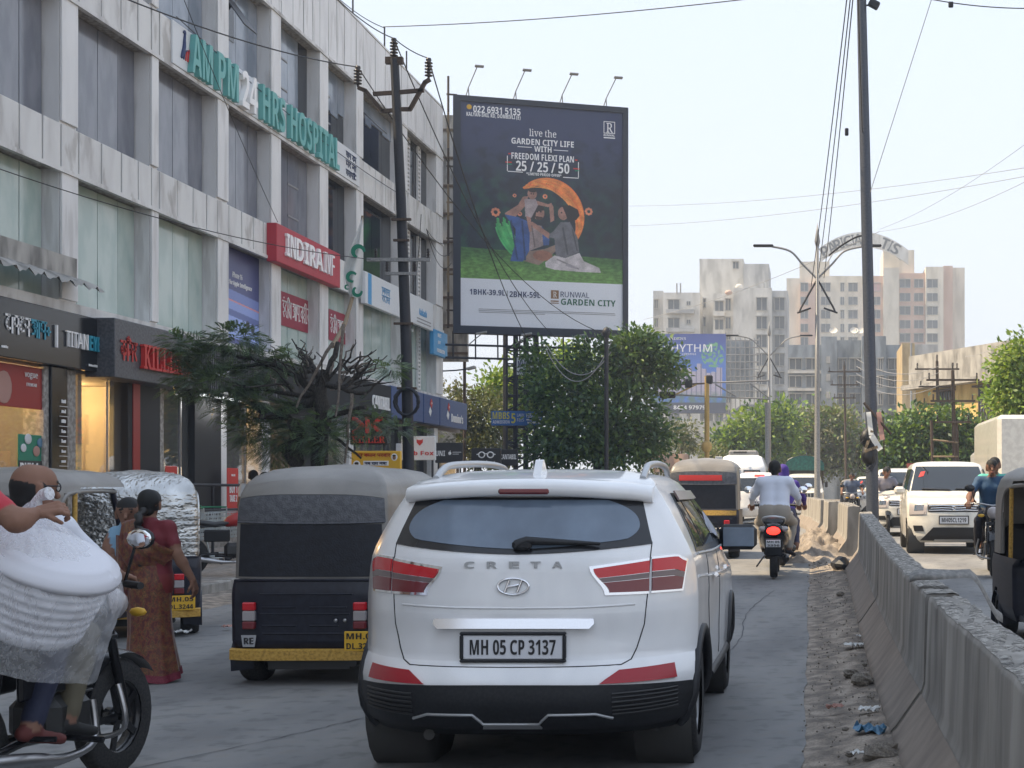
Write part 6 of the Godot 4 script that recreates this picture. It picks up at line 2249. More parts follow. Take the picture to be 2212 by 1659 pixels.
func scooter(label: String,at: Vector3,turn: float,lit: bool) -> Node3D:
	var o = thing("scooter",label,"scooter",at,turn,"scooters in the lane beside the barrier")
	wheel(o,Vector3(0,0.24,0.58),0.24,0.10,M.rim_grey,1.0)
	wheel(o,Vector3(0,0.25,-0.62),0.25,0.09,M.rim_grey,1.0)
	var s = T()
	var b = []
	for q in [[-0.08,0.42,0.13,0.1],[0.1,0.50,0.19,0.16],[0.35,0.55,0.215,0.2],[0.6,0.60,0.20,0.18],[0.8,0.66,0.15,0.12],[0.86,0.68,0.09,0.07]]:
		var ring = PackedVector3Array()
		for k in 14:
			var a = TAU * k / 14.0
			ring.append(Vector3(cos(a) * q[2],q[1] + sin(a) * q[3],q[0]))
		b.append(ring)
	loft(s,b,true,true)
	obj("rear_body",s,M.bike_black,o)
	s = T()
	cbox(s,Vector3(0,0.77,0.36),Vector3(0.27,0.10,0.72),0.04)
	obj("seat",s,M.seat_vinyl,o)
	s = T()
	tube(s,bend([Vector3(-0.13,0.76,0.6),Vector3(-0.15,0.83,0.78),Vector3(0,0.86,0.88),Vector3(0.15,0.83,0.78),Vector3(0.13,0.76,0.6)],4),0.02,6)
	obj("grab_rail",s,M.silver_paint,o)
	s = T()
	ball(s,Vector3(0,0.665,0.845),Vector3(0.10,0.06,0.05),14)
	obj("tail_lamp",s,M.brake_glow if lit else M.lamp_red,o)
	for g in [-1.0,1.0]:
		s = T()
		ball(s,Vector3(g * 0.15,0.69,0.80),Vector3(0.06,0.04,0.04),10)
		obj("indicator",s,M.lamp_clear,o)
	s = T()
	cbox(s,Vector3(0,0.44,0.86),Vector3(0.24,0.25,0.04),0.02,Basis(Vector3.RIGHT,0.25))
	obj("rear_guard",s,M.plastic_black,o)
	plate(o,Transform3D(Basis(Vector3.RIGHT,0.1),Vector3(0,0.49,0.90)),0.2,0.10,"MH 05\n3356",M.plate_white)
	s = T()
	cbox(s,Vector3(0,0.27,-0.2),Vector3(0.32,0.08,0.42),0.03)
	obj("floorboard",s,M.plastic_black,o)
	s = T()
	grid(s,8,10,func(u,v):
		var k: float = u * 2.0 - 1.0
		return Vector3(k * lerpf(0.17,0.24,sin(v * PI)),lerpf(0.28,0.95,v),lerpf(-0.42,-0.52,v) - 0.08 * (1.0 - k * k)))
	obj("leg_shield",s,M.bike_black,o)
	s = T()
	tube(s,[Vector3(0,0.3,-0.62),Vector3(0,1.0,-0.48)],0.03,8)
	tube(s,bend([Vector3(-0.34,1.0,-0.34),Vector3(0,1.02,-0.46),Vector3(0.34,1.0,-0.34)],4),0.02,8)
	cbox(s,Vector3(0,1.02,-0.5),Vector3(0.26,0.13,0.14),0.05)
	obj("handlebar",s,M.bike_black,o)
	for g in [-1.0,1.0]:
		s = T()
		tube(s,[Vector3(g * 0.25,1.03,-0.38),Vector3(g * 0.36,1.2,-0.38)],0.008,5)
		ball(s,Vector3(g * 0.40,1.23,-0.38),Vector3(0.07,0.055,0.02),12)
		obj("mirror",s,M.mirror_glass,o)
	s = T()
	cbox(s,Vector3(0.17,0.27,0.5),Vector3(0.09,0.12,0.45),0.04)
	obj("exhaust",s,M.engine,o)
	s = T()
	tube(s,[Vector3(-0.14,0.3,0.2),Vector3(-0.24,0.16,0.32),Vector3(-0.24,0.16,0.6),Vector3(-0.14,0.3,0.66)],0.012,6)
	obj("side_guard",s,M.steel,o)
	return o

func build_vehicles() -> void:
	white_suv()
	rickshaw("auto rickshaw with dark navy back and yellow bumper, beside the white car",Vector3(-3.86,0,-11.65),0.02)
	rickshaw("sunlit auto rickshaw with a red strip on its back flap, ahead of the white car",on_ground(-1.83,24.4),0.0,{"red_strip": true,"plate": "MH.05\nCG.812"})
	rickshaw("parked auto rickshaw with a crumpled shiny metallic hood by the pavement",on_ground(-7.2,14.95),0.42,{"hood": "foil_hood","plain_back": true})
	rickshaw("auto rickshaw with red strip, behind the bald man's head",on_ground(-7.28,12.85),0.0,{"red_strip": true})
	rickshaw("worn auto rickshaw facing the camera at the barrier's far side with silver door edge",on_ground(2.44,13.2),PI + 0.03,{"worn": true,"plain_back": true})
	rickshaw("small distant auto rickshaw coming the other way behind the tall pole",on_ground(2.15,78.0),PI)
	hatchback("cream white hatchback facing the camera with one amber indicator lit",on_ground(2.53,26.5),PI - 0.02,true,"MH05CL1219")
	hatchback("white hatchback half hidden behind the car with the amber indicator",on_ground(2.3,35.5),PI,false,"MH 05")
	hatchback("distant white hatchback next to the oncoming motorcyclists",on_ground(2.5,58.0),PI,false,"MH 05")
	estate_rear()
	minibus()
	pickup()
	box_truck()
	motorcycle("black motorcycle carrying two men and a wrapped white tub",Vector3(-3.70,0,-6.74),-0.04,M.bike_black,-0.05)
	motorcycle("parked motorcycle with a red fuel tank behind the shopping trolleys",Vector3(-8.95,0.16,-21.6),-1.2,M.bike_red)
	motorcycle("oncoming dark motorcycle beside the cream hatchback",on_ground(1.82,34.5),PI,M.bike_black)
	motorcycle("oncoming motorcycle ridden by the man in a dark blue shirt",on_ground(2.62,20.4),PI - 0.1,M.bike_black)
	motorcycle("distant oncoming motorcycle near the second barrier",on_ground(1.3,46.0),PI,M.bike_black)
	scooter("black scooter with glowing red tail lamp beside the barrier",on_ground(-0.54,20.2),0.0,true)
	scooter("second scooter hidden ahead of the man in the white shirt",on_ground(-0.47,22.3),0.0,false)

# ------------------------------------------------------------------ people: one smooth skin over tapered bones
func skin_over(s: SurfaceTool,bones: Array,cell: float,k: float) -> void:
	var lo: Vector3 = Vector3(1e6,1e6,1e6)
	var hi: Vector3 = -lo
	for b in bones:
		var r: Vector3 = Vector3.ONE * (maxf(b[2],b[3]) + k + 2.0 * cell)
		lo = lo.min(b[0] - r).min(b[1] - r)
		hi = hi.max(b[0] + r).max(b[1] + r)
	var nx: int = int((hi.x - lo.x) / cell) + 2
	var ny: int = int((hi.y - lo.y) / cell) + 2
	var nz: int = int((hi.z - lo.z) / cell) + 2
	var n: int = nx * ny * nz
	var F: PackedFloat32Array = PackedFloat32Array()
	F.resize(n)
	F.fill(9.0)
	var D: PackedFloat32Array = F.duplicate()
	var K: PackedInt32Array = PackedInt32Array()
	K.resize(n)
	for bi in bones.size():
		var a: Vector3 = bones[bi][0]
		var b: Vector3 = bones[bi][1]
		var ra: float = bones[bi][2]
		var rb: float = bones[bi][3]
		var ba: Vector3 = b - a
		var inv: float = 1.0 / maxf(ba.length_squared(),1e-8)
		var m: float = maxf(ra,rb) + k + 1.5 * cell
		var l: Vector3 = (a.min(b) - Vector3.ONE * m - lo) / cell
		var h: Vector3 = (a.max(b) + Vector3.ONE * m - lo) / cell
		for z in range(maxi(0,int(l.z)),mini(nz,int(h.z) + 1)):
			for y in range(maxi(0,int(l.y)),mini(ny,int(h.y) + 1)):
				for x in range(maxi(0,int(l.x)),mini(nx,int(h.x) + 1)):
					var p: Vector3 = lo + Vector3(x,y,z) * cell - a
					var t: float = clampf(p.dot(ba) * inv,0.0,1.0)
					var d: float = (p - ba * t).length() - ra - (rb - ra) * t
					var id: int = x + nx * (y + ny * z)
					if d < D[id]:
						D[id] = d
						K[id] = bi
					var f: float = F[id]
					var e: float = maxf(k - absf(f - d),0.0) / k
					F[id] = minf(f,d) - e * e * k * 0.25
	var step: Array = [0,1,nx,nx + 1,nx * ny,nx * ny + 1,nx * ny + nx,nx * ny + nx + 1]
	var off: Array = [Vector3(0,0,0),Vector3(1,0,0),Vector3(0,1,0),Vector3(1,1,0),Vector3(0,0,1),Vector3(1,0,1),Vector3(0,1,1),Vector3(1,1,1)]
	var edges: Array = [[0,1],[2,3],[4,5],[6,7],[0,2],[1,3],[4,6],[5,7],[0,4],[1,5],[2,6],[3,7]]
	var at: Dictionary = {}
	var near: float = 2.0 * cell
	for z in nz - 1:
		for y in ny - 1:
			for x in nx - 1:
				var id: int = x + nx * (y + ny * z)
				var f0: float = F[id]
				if f0 > near or f0 < -near:
					continue
				var mask: int = 0
				for c in 8:
					if F[id + step[c]] < 0.0:
						mask |= 1 << c
				if mask == 0 or mask == 255:
					continue
				var v: Vector3 = Vector3.ZERO
				var cnt: int = 0
				for e in edges:
					var fa: float = F[id + step[e[0]]]
					var fb: float = F[id + step[e[1]]]
					if (fa < 0.0) != (fb < 0.0):
						v += off[e[0]].lerp(off[e[1]],fa / (fa - fb))
						cnt += 1
				at[id] = [lo + (Vector3(x,y,z) + v / cnt) * cell,bones[K[id]][4]]
	s.set_smooth_group(1)
	var axes: Array = [[1,nx,nx * ny],[nx,nx * ny,1],[nx * ny,1,nx]]
	for id in at:
		var f0: float = F[id]
		for ax in axes:
			var f1: float = F[id + ax[0]]
			if (f0 < 0.0) == (f1 < 0.0):
				continue
			var q: Array = [id,id - ax[1],id - ax[1] - ax[2],id - ax[2]]
			if not (at.has(q[1]) and at.has(q[2]) and at.has(q[3])):
				continue
			var order: Array = [0,1,2,0,2,3] if f0 > 0.0 else [0,2,1,0,3,2]
			for o in order:
				s.set_color(at[q[o]][1])
				s.add_vertex(at[q[o]][0])

func mir(p: Vector3) -> Vector3:
	return Vector3(-p.x,p.y,p.z)

# J: joints as seen from behind the person, who faces -z; L and R arms and legs may differ. C: colours.
func body_bones(J: Dictionary,C: Dictionary,fat := 1.0) -> Array:
	var B = []
	var pel: Vector3 = J.pelvis
	var che: Vector3 = J.chest
	var nec: Vector3 = J.neck
	var w = Vector3(0.075,0,0)
	var mid = pel.lerp(che,0.5)
	for g in [-1.0,1.0]:
		B.append([pel + w * g,mid + w * g * 0.95,0.115 * fat,0.105 * fat,C.top])
		B.append([mid + w * g * 0.95,che + w * g * 1.1,0.105 * fat,0.115 * fat,C.top])
		B.append([pel + w * g + Vector3(0,-0.05,0),pel + w * g,0.12 * fat,0.118 * fat,C.legs])
	B.append([J.shL,J.shR,0.066 * fat,0.066 * fat,C.top])
	B.append([che,nec,0.1 * fat,0.055,C.top])
	B.append([nec,J.head + Vector3(0,-0.06,0),0.052,0.05,C.skin])
	for g in ["L","R"]:
		var sh: Vector3 = J["sh" + g]
		var el: Vector3 = J["el" + g]
		var wr: Vector3 = J["wr" + g]
		var half = sh.lerp(el,0.6)
		B.append([sh,half,0.062 * fat,0.055 * fat,C.top])
		if C.get("sleeve","short") == "long":
			B.append([half,el,0.055 * fat,0.048,C.top])
			B.append([el,wr,0.047,0.036,C.top])
		else:
			B.append([half,el,0.046,0.041,C.skin])
			B.append([el,el.lerp(wr,0.3),0.042,0.042,C.skin])
			B.append([el.lerp(wr,0.3),wr,0.042,0.028,C.skin])
		var hip = pel + Vector3(-0.095 if g == "L" else 0.095,-0.04,0)
		var kn: Vector3 = J["kn" + g]
		var an: Vector3 = J["an" + g]
		B.append([hip,kn,0.098 * fat,0.066,C.legs])
		B.append([kn,kn.lerp(an,0.35),0.064,0.062,C.legs])
		B.append([kn.lerp(an,0.35),an.lerp(kn,0.12),0.062,0.05,C.legs])
		B.append([an.lerp(kn,0.15),an,0.04,0.036,C.skin])
		var toe: Vector3 = J["toe" + g]
		B.append([an + Vector3(0,-0.03,0) - (toe - an).normalized() * 0.04,toe,0.036,0.028,C.get("shoe",C.skin)])
	return B

func head_bones(c: Vector3,dir: Vector3,C: Dictionary,bald := false,veil = null) -> Array:
	# dir: where the face looks
	var f = dir.normalized()
	var r = f.cross(Vector3.UP).normalized()
	var u = r.cross(f).normalized()
	var B = []
	B.append([c + u * 0.035 - f * 0.02,c + u * 0.035 + f * 0.02,0.083,0.08,C.skin])
	B.append([c - u * 0.02 + f * 0.02,c - u * 0.075 + f * 0.035,0.066,0.042,C.skin])
	B.append([c + f * 0.095 - u * 0.002,c + f * 0.108 - u * 0.03,0.012,0.016,C.skin])        # nose
	B.append([c + f * 0.086 - u * 0.062 - r * 0.018,c + f * 0.086 - u * 0.062 + r * 0.018,0.010,0.010,Color(0.16,0.06,0.05)])   # mouth
	for g in [-1.0,1.0]:
		B.append([c + r * g * 0.082 - f * 0.01 + u * 0.015,c + r * g * 0.084 - f * 0.008 - u * 0.03,0.016,0.012,C.skin])      # ear
		B.append([c + f * 0.080 + r * g * 0.034 + u * 0.014,c + f * 0.081 + r * g * 0.028 + u * 0.014,0.011,0.010,Color(0.03,0.02,0.02)])   # eye
		B.append([c + f * 0.086 + r * g * 0.045 + u * 0.034,c + f * 0.092 + r * g * 0.022 + u * 0.036,0.008,0.008,C.hair])  # brow
	var H: Color = C.hair
	if bald:
		# a fringe of hair round the back and sides only
		B.append([c - f * 0.030 - u * 0.002,c - f * 0.040 - u * 0.055,0.082,0.064,H])
		for g in [-1.0,1.0]:
			B.append([c + r * g * 0.036 - f * 0.005 + u * 0.005,c + r * g * 0.038 - f * 0.015 - u * 0.03,0.052,0.044,H])
	elif veil == null:
		B.append([c + u * 0.05 - f * 0.028,c + u * 0.055 + f * 0.022,0.088,0.078,H])
		B.append([c + u * 0.02 - f * 0.035,c - u * 0.04 - f * 0.045,0.078,0.052,H])
		for g in [-1.0,1.0]:
			B.append([c + r * g * 0.05 + u * 0.04,c + r * g * 0.058 - f * 0.02 - u * 0.02,0.038,0.026,H])
	else:
		B.append([c + u * 0.05 - f * 0.02,c + u * 0.04 + f * 0.03,0.098,0.088,veil])
		B.append([c - f * 0.02,c - u * 0.15 - f * 0.03,0.1,0.11,veil])
	return B

func hand_bones(wr: Vector3,dir: Vector3,palm: Vector3,col: Color,curl := 0.5,right := true) -> Array:
	# dir: from wrist to knuckles; palm: the way the palm faces
	var d = dir.normalized()
	var p = (palm - d * palm.dot(d)).normalized()
	var side = d.cross(p).normalized() * (1.0 if right else -1.0)      # towards the thumb
	var B = []
	var kn = wr + d * 0.085
	for q in [-0.5,0.0,0.5]:
		B.append([wr + side * q * 0.03 + d * 0.01,kn + side * q * 0.05,0.019,0.015,col])
	for i in 4:
		var l: float = [0.072,0.08,0.074,0.058][i]
		var base = kn + side * (0.03 - 0.02 * i)
		var a1 = curl * 0.9
		var m1 = base + (d * cos(a1) + p * sin(a1)) * l * 0.48
		var a2 = curl * 2.1
		var m2 = m1 + (d * cos(a2) + p * sin(a2)) * l * 0.32
		var a3 = curl * 3.0
		B.append([base,m1,0.0095,0.0088,col])
		B.append([m1,m2,0.0088,0.0082,col])
		B.append([m2,m2 + (d * cos(a3) + p * sin(a3)) * l * 0.22,0.0082,0.0072,col])
	var tb = wr + d * 0.03 + side * 0.026
	var tm = tb + (d * 0.7 + side * 0.7 + p * 0.3).normalized() * 0.04
	B.append([tb,tm,0.012,0.0105,col])
	B.append([tm,tm + (d * 0.85 + side * 0.1 + p * (0.3 + curl)).normalized() * 0.035,0.0105,0.0085,col])
	return B

func person(label: String,at: Vector3,turn: float,J: Dictionary,C: Dictionary,fine := 0.02,group := "",look := Vector3(0,0,-1),opt := {}) -> Node3D:
	var o = thing("person",label,"person",at,turn,group)
	var s = T()
	skin_over(s,body_bones(J,C,opt.get("fat",1.0)),fine,0.03)
	var hf = maxf(0.006,fine * 0.45)
	skin_over(s,head_bones(J.head,look,C,opt.has("bald"),opt.get("veil")),hf,0.012)
	var hs = maxf(0.0035,fine * 0.3)
	for g in ["L","R"]:
		if fine < 0.03:
			var wr: Vector3 = J["wr" + g]
			var el: Vector3 = J["el" + g]
			skin_over(s,hand_bones(wr,J.get("hd" + g,wr - el),J.get("pm" + g,Vector3(0,-1,-0.2)),C.skin,J.get("curl" + g,0.6),g == "L"),hs,0.007)
		else:
			var wr: Vector3 = J["wr" + g]
			skin_over(s,hand_bones(wr,wr - J["el" + g],Vector3(0,-1,0),C.skin,0.7),0.011,0.008)
	obj("body",s,M.people,o)
	return o

func riding(lean := 0.0,reach := 0.0) -> Dictionary:
	return {"pelvis": Vector3(0,0.92,0.28),"chest": Vector3(0,1.26,0.18 - lean),"neck": Vector3(0,1.41,0.13 - lean),"head": Vector3(0,1.54,0.09 - lean * 1.1),
		"shL": Vector3(-0.19,1.36,0.16 - lean),"shR": Vector3(0.19,1.36,0.16 - lean),"elL": Vector3(-0.33,1.14,0.0 - lean * 0.5),"elR": Vector3(0.33,1.14,0.0 - lean * 0.5),
		"wrL": Vector3(-0.34,1.05,-0.20 - reach),"wrR": Vector3(0.34,1.05,-0.20 - reach),"knL": Vector3(-0.20,0.78,-0.16),"knR": Vector3(0.20,0.78,-0.16),
		"anL": Vector3(-0.22,0.40,0.06),"anR": Vector3(0.22,0.40,0.06),"toeL": Vector3(-0.22,0.33,-0.11),"toeR": Vector3(0.22,0.33,-0.11)}

func standing(k := 1.0) -> Dictionary:
	return {"pelvis": Vector3(0,0.92,0) * k,"chest": Vector3(0,1.27,0) * k,"neck": Vector3(0,1.43,0.01) * k,"head": Vector3(0,1.57,0) * k,"shL": Vector3(-0.18,1.38,0) * k,"shR": Vector3(0.18,1.38,0) * k,
		"elL": Vector3(-0.24,1.10,0.02) * k,"elR": Vector3(0.24,1.10,0.02) * k,"wrL": Vector3(-0.25,0.86,-0.04) * k,"wrR": Vector3(0.25,0.86,-0.04) * k,"knL": Vector3(-0.1,0.50,-0.02) * k,"knR": Vector3(0.1,0.50,-0.02) * k,
		"anL": Vector3(-0.1,0.09,0.02) * k,"anR": Vector3(0.1,0.09,0.02) * k,"toeL": Vector3(-0.12,0.03,-0.15) * k,"toeR": Vector3(0.12,0.03,-0.15) * k}

func build_people() -> void:
	var skin = Color(0.22,0.115,0.075)
	var dark = Color(0.19,0.095,0.06)
	var hair = Color(0.010,0.009,0.009)
	var s: SurfaceTool
	# ---- the bald man driving the motorcycle
	var J = riding(0.02)
	J.pelvis = Vector3(0,0.92,0.2)
	J.head = Vector3(0.03,1.50,-0.02)
	J.neck = Vector3(0.02,1.36,0.03)
	J.chest = Vector3(0.01,1.22,0.08)
	J.shL = Vector3(-0.19,1.31,0.05)
	J.shR = Vector3(0.20,1.31,0.05)
	J.anR = Vector3(0.20,0.38,0.0)
	J.toeR = Vector3(0.24,0.31,-0.16)
	J.wrR = Vector3(0.27,1.06,-0.36)
	J.elR = Vector3(0.34,1.1,-0.1)
	var bm = person("balding man in a white shirt and khaki trousers driving the motorcycle",Vector3(-3.79,0,-6.74),-0.04,J,{"skin": skin,"hair": hair,"top": Color(0.62,0.64,0.70),"legs": Color(0.115,0.10,0.065),"shoe": Color(0.02,0.02,0.02),"sleeve": "short"},0.016,"",Vector3(0.6,-0.05,-0.8),{"bald": true,"fat": 1.06})
	s = T()
	var hc: Vector3 = J.head
	var f = Vector3(0.6,-0.05,-0.8).normalized()
	var rt = f.cross(Vector3.UP).normalized()
	for g in [-1.0,1.0]:
		var ring = []
		for k in 13:
			var a = TAU * k / 12.0
			ring.append(hc + f * 0.098 + rt * (g * 0.035 + cos(a) * 0.026) + Vector3(0,0.012 + sin(a) * 0.02,0))
		tube(s,ring,0.003,5,false)
		tube(s,[hc + f * 0.095 + rt * g * 0.062 + Vector3(0,0.018,0),hc + rt * g * 0.088 + Vector3(0,0.015,0)],0.003,5)
	obj("spectacles",s,M.pole_black,bm)
	# ---- his passenger in a red shirt, arm round the tied neck of the bag
	J = riding(0.0)
	for q in J:
		J[q] = J[q] + Vector3(-0.02,0.03,0.42)
	var back = Transform3D(Basis(Vector3.UP,-0.04),Vector3(-3.78,0,-6.74)).affine_inverse()
	J.shR = back * px(-45,1064,5.98)
	J.elR = back * px(34,1128,5.92)
	J.wrR = back * px(80,1108,6.02)
	J.hdR = Vector3(0.8,0.25,-0.5)
	J.pmR = Vector3(0.2,-0.5,-0.8)
	J.curlR = 0.8
	J.anR = Vector3(0.22,0.40,0.34)
	J.toeR = Vector3(0.27,0.33,0.18)
	J.knR = Vector3(0.22,0.80,0.12)
	J.wrL = Vector3(-0.15,1.0,0.1)
	J.elL = Vector3(-0.3,1.1,0.4)
	person("passenger in a red shirt and dark jeans reaching round the white bag",Vector3(-3.78,0,-6.74),-0.04,J,{"skin": skin,"hair": hair,"top": Color(0.42,0.035,0.05),"legs": Color(0.018,0.022,0.05),"shoe": Color(0.12,0.03,0.025),"sleeve": "short"},0.016)
	# ---- woman in a saree, child on her far arm
	var wo = Vector3(-5.16,0,-10.9)
	J = standing(0.95)
	J.elR = Vector3(0.27,1.08,0.03)
	J.wrR = Vector3(0.38,0.86,-0.02)
	J.hdR = Vector3(0.12,-0.9,-0.2)
	J.pmR = Vector3(-1,0,0)
	J.curlR = 0.35
	J.elL = Vector3(-0.22,1.08,-0.14)
	J.wrL = Vector3(-0.05,1.10,-0.30)
	J.shL = Vector3(-0.165,1.30,0)
	J.shR = Vector3(0.165,1.30,0)
	J.toeR = Vector3(0.10,0.03,-0.14)
	var w = person("woman in a maroon and gold saree with a long braid, walking along the kerb",wo,-0.15,J,{"skin": dark,"hair": hair,"top": Color(0.14,0.012,0.022),"legs": Color(0.16,0.02,0.02),"shoe": Color(0.03,0.02,0.02)},0.014,"",Vector3(-0.2,0,-1))
	w.scale = Vector3.ONE * 0.92
	s = T()
	var rings = []
	for i in 17:
		var t = i / 16.0
		var y = lerpf(1.02,0.035,t)
		var rx = lerpf(0.150,0.195,smoothstep(0.0,0.2,t)) * lerpf(1.0,1.12,smoothstep(0.5,1.0,t)) - 0.02 * sin(t * PI)
		var rz = rx * 0.82
		var ring = PackedVector3Array()
		for k in 40:
			var a = TAU * k / 40.0
			var fold = 1.0 + (0.02 + 0.09 * t) * sin(a * 9.0 + 1.5 * t) * (0.6 + 0.4 * sin(a * 2.0 + 0.6)) + 0.03 * t * sin(a * 17.0)
			ring.append(Vector3(cos(a) * rx * fold + 0.05 * t * t,y + (0.03 * sin(a * 2.0) * t),-sin(a) * rz * fold + 0.02))
		rings.append(ring)
	loft(s,rings,true)
	obj("saree_skirt",s,M.saree,w)
	s = T()
	grid(s,40,3,func(u,v):
		var a: float = TAU * u
		var p: Vector3 = rings[15][int(u * 40) % 40]
		var q: Vector3 = rings[16][int(u * 40) % 40]
		return p.lerp(q,v) + Vector3(cos(a),0,-sin(a)) * 0.008)
	obj("saree_border",s,M.saree_border,w)
	s = T()
	# the loose end: from the right hip across the back, up over the left shoulder and down in front
	grid(s,26,12,func(u,v):
		var path = [Vector3(0.17,0.98,0.05),Vector3(0.05,1.06,0.165),Vector3(-0.08,1.20,0.165),Vector3(-0.135,1.37,0.07),Vector3(-0.13,1.36,-0.09),Vector3(-0.12,1.15,-0.16)]
		var i = mini(int(u * 5.0),4)
		var p: Vector3 = path[i].lerp(path[i + 1],u * 5.0 - i)
		var wide = lerpf(0.34,0.16,smoothstep(0.2,0.65,u))
		var k: float = v - 0.5
		var across = Vector3(-0.75,-0.66,0.0).lerp(Vector3(-0.95,-0.25,0.0),smoothstep(0.3,0.6,u)).normalized()
		return p + across * wide * k + Vector3(0,0,0.012 * sin(v * 22.0)) + Vector3(0,0,0.018 - 0.10 * k * k),1)
	obj("saree_pallu",s,M.saree,w)
	s = T()
	grid(s,10,16,func(u,v):       # the pallu hanging at her left side
		var k: float = u - 0.5
		return Vector3(-0.17 + 0.22 * k,lerpf(1.24,0.62,v),0.10 + 0.05 * cos(k * 6.0) + 0.012 * sin(u * 24.0)),1)
	obj("saree_end",s,M.saree,w)
	s = T()
	var br = []
	var rr = []
	for i in 25:
		var t = i / 24.0
		br.append(Vector3(0.0 + 0.012 * sin(t * 40.0),lerpf(1.46,0.98,t),0.10 + 0.06 * smoothstep(0.0,0.2,t) - 0.015 * t))
		rr.append(lerpf(0.036,0.014,t) * (1.0 + 0.18 * sin(t * 60.0)))
	tube(s,br,rr,8)
	obj("braid",s,M.hair,w)
	J = standing(0.5)
	for q in J:
		J[q] = J[q] + Vector3(0,0.72,0)
	J.head = Vector3(0,1.50,0)
	J.neck = Vector3(0,1.40,0)
	J.chest = Vector3(0,1.30,0)
	J.pelvis = Vector3(0,1.08,0)
	J.shL = Vector3(-0.1,1.36,0)
	J.shR = Vector3(0.1,1.36,0)
	J.elL = Vector3(-0.14,1.25,0.02)
	J.elR = Vector3(0.14,1.25,0.02)
	J.wrL = Vector3(-0.1,1.18,0.08)
	J.wrR = Vector3(0.1,1.2,0.1)
	J.knL = Vector3(-0.1,0.98,0.1)
	J.knR = Vector3(0.1,0.98,0.1)
	J.anL = Vector3(-0.11,0.80,0.08)
	J.anR = Vector3(0.11,0.80,0.08)
	J.toeL = Vector3(-0.11,0.75,0.14)
	J.toeR = Vector3(0.11,0.75,0.14)
	person("small child in pale blue looking over the saree woman's shoulder",wo + Vector3(-0.28,-0.20,-0.22),0.0,J,{"skin": skin,"hair": hair,"top": Color(0.20,0.36,0.50),"legs": Color(0.12,0.22,0.34)},0.018,"",Vector3(0.3,0,1),{"fat": 0.62})
	# ---- scooter riders
	J = riding(0.0,0.0)
	for q in J:
		J[q] = J[q] + Vector3(0,-0.02,0.0)
	J.pelvis = Vector3(0,0.93,0.22)
	J.chest = Vector3(0,1.28,0.12)
	J.anL = Vector3(-0.17,0.40,-0.12)
	J.anR = Vector3(0.20,0.36,-0.05)
	J.toeL = Vector3(-0.18,0.34,-0.28)
	J.toeR = Vector3(0.28,0.30,0.06)
	J.knL = Vector3(-0.24,0.76,-0.22)
	J.knR = Vector3(0.26,0.76,-0.20)
	person("man in a loose white shirt and beige trousers riding the scooter",on_ground(-0.54,20.2),0.0,J,{"skin": dark,"hair": hair,"top": Color(0.60,0.64,0.74),"legs": Color(0.30,0.27,0.23),"shoe": Color(0.03,0.02,0.02),"sleeve": "long"},0.018,"",Vector3(0.1,0,-1),{"fat": 1.28})
	var purple = Color(0.055,0.03,0.22)
	person("rider wrapped in a purple scarf just ahead of the man in white",on_ground(-0.47,22.3,-0.1),0.0,riding(0.0),{"skin": skin,"hair": hair,"top": purple,"legs": Color(0.04,0.04,0.08),"sleeve": "long"},0.03,"",Vector3(0,0,-1),{"veil": purple,"fat": 1.1})
	# ---- riders coming the other way
	person("oncoming rider with beard and grey shirt beside the cream hatchback",on_ground(1.82,34.5),PI,riding(0.02),{"skin": dark,"hair": hair,"top": Color(0.20,0.19,0.22),"legs": Color(0.03,0.03,0.04),"shoe": Color(0.20,0.14,0.08)},0.03)
	var J2 = riding(0.0)
	for q in J2:
		J2[q] = J2[q] + Vector3(-0.05,0.04,0.36)
	person("pillion passenger behind the bearded oncoming rider",on_ground(1.82,34.5),PI,J2,{"skin": skin,"hair": hair,"top": Color(0.5,0.48,0.46),"legs": Color(0.05,0.05,0.06)},0.035)
	person("rider in a dark blue shirt next to the worn rickshaw",on_ground(2.62,20.4),PI - 0.1,riding(0.03),{"skin": dark,"hair": hair,"top": Color(0.025,0.07,0.14),"legs": Color(0.02,0.02,0.03),"shoe": Color(0.03,0.03,0.03)},0.025)
	person("pillion passenger in sea green behind the dark blue rider",on_ground(2.62,20.4),PI - 0.1,J2,{"skin": dark,"hair": hair,"top": Color(0.10,0.42,0.36),"legs": Color(0.03,0.03,0.04)},0.03)
	person("distant oncoming rider near the second lamp post",on_ground(1.3,46.0),PI,riding(0.02),{"skin": dark,"hair": hair,"top": Color(0.10,0.13,0.20),"legs": Color(0.04,0.04,0.05)},0.04)
	# ---- drivers and bystanders
	var D = riding(0.0)
	for q in D:
		D[q] = D[q] + Vector3(0,-0.16,-0.42)
	D.head = Vector3(0.08,1.36,-0.30)
	person("driver in a blue shirt inside the navy rickshaw",Vector3(-3.78,0,-11.65),0.02,D,{"skin": dark,"hair": hair,"top": Color(0.08,0.12,0.24),"legs": Color(0.05,0.05,0.06)},0.03)
	person("driver seated inside the worn rickshaw at the barrier",on_ground(2.44,13.2),PI + 0.03,D,{"skin": skin,"hair": hair,"top": Color(0.30,0.28,0.22),"legs": Color(0.04,0.05,0.09)},0.03)
	person("man in a dark cap standing before the optician's window",px(36,1056,23.5) * Vector3(1,0,1) + Vector3(0,0.16,0),0.6,standing(),{"skin": dark,"hair": Color(0.012,0.014,0.02),"top": Color(0.16,0.15,0.12),"legs": Color(0.05,0.05,0.05)},0.03)
	person("woman with long dark hair standing by the tree trunk",px(571,1056,28.0) * Vector3(1,0,1) + Vector3(0,0.16,0),PI,standing(0.98),{"skin": skin,"hair": hair,"top": Color(0.025,0.022,0.025),"legs": Color(0.03,0.03,0.03),"sleeve": "long"},0.03,"",Vector3(0,0,-1),{"veil": Color(0.012,0.01,0.01)})
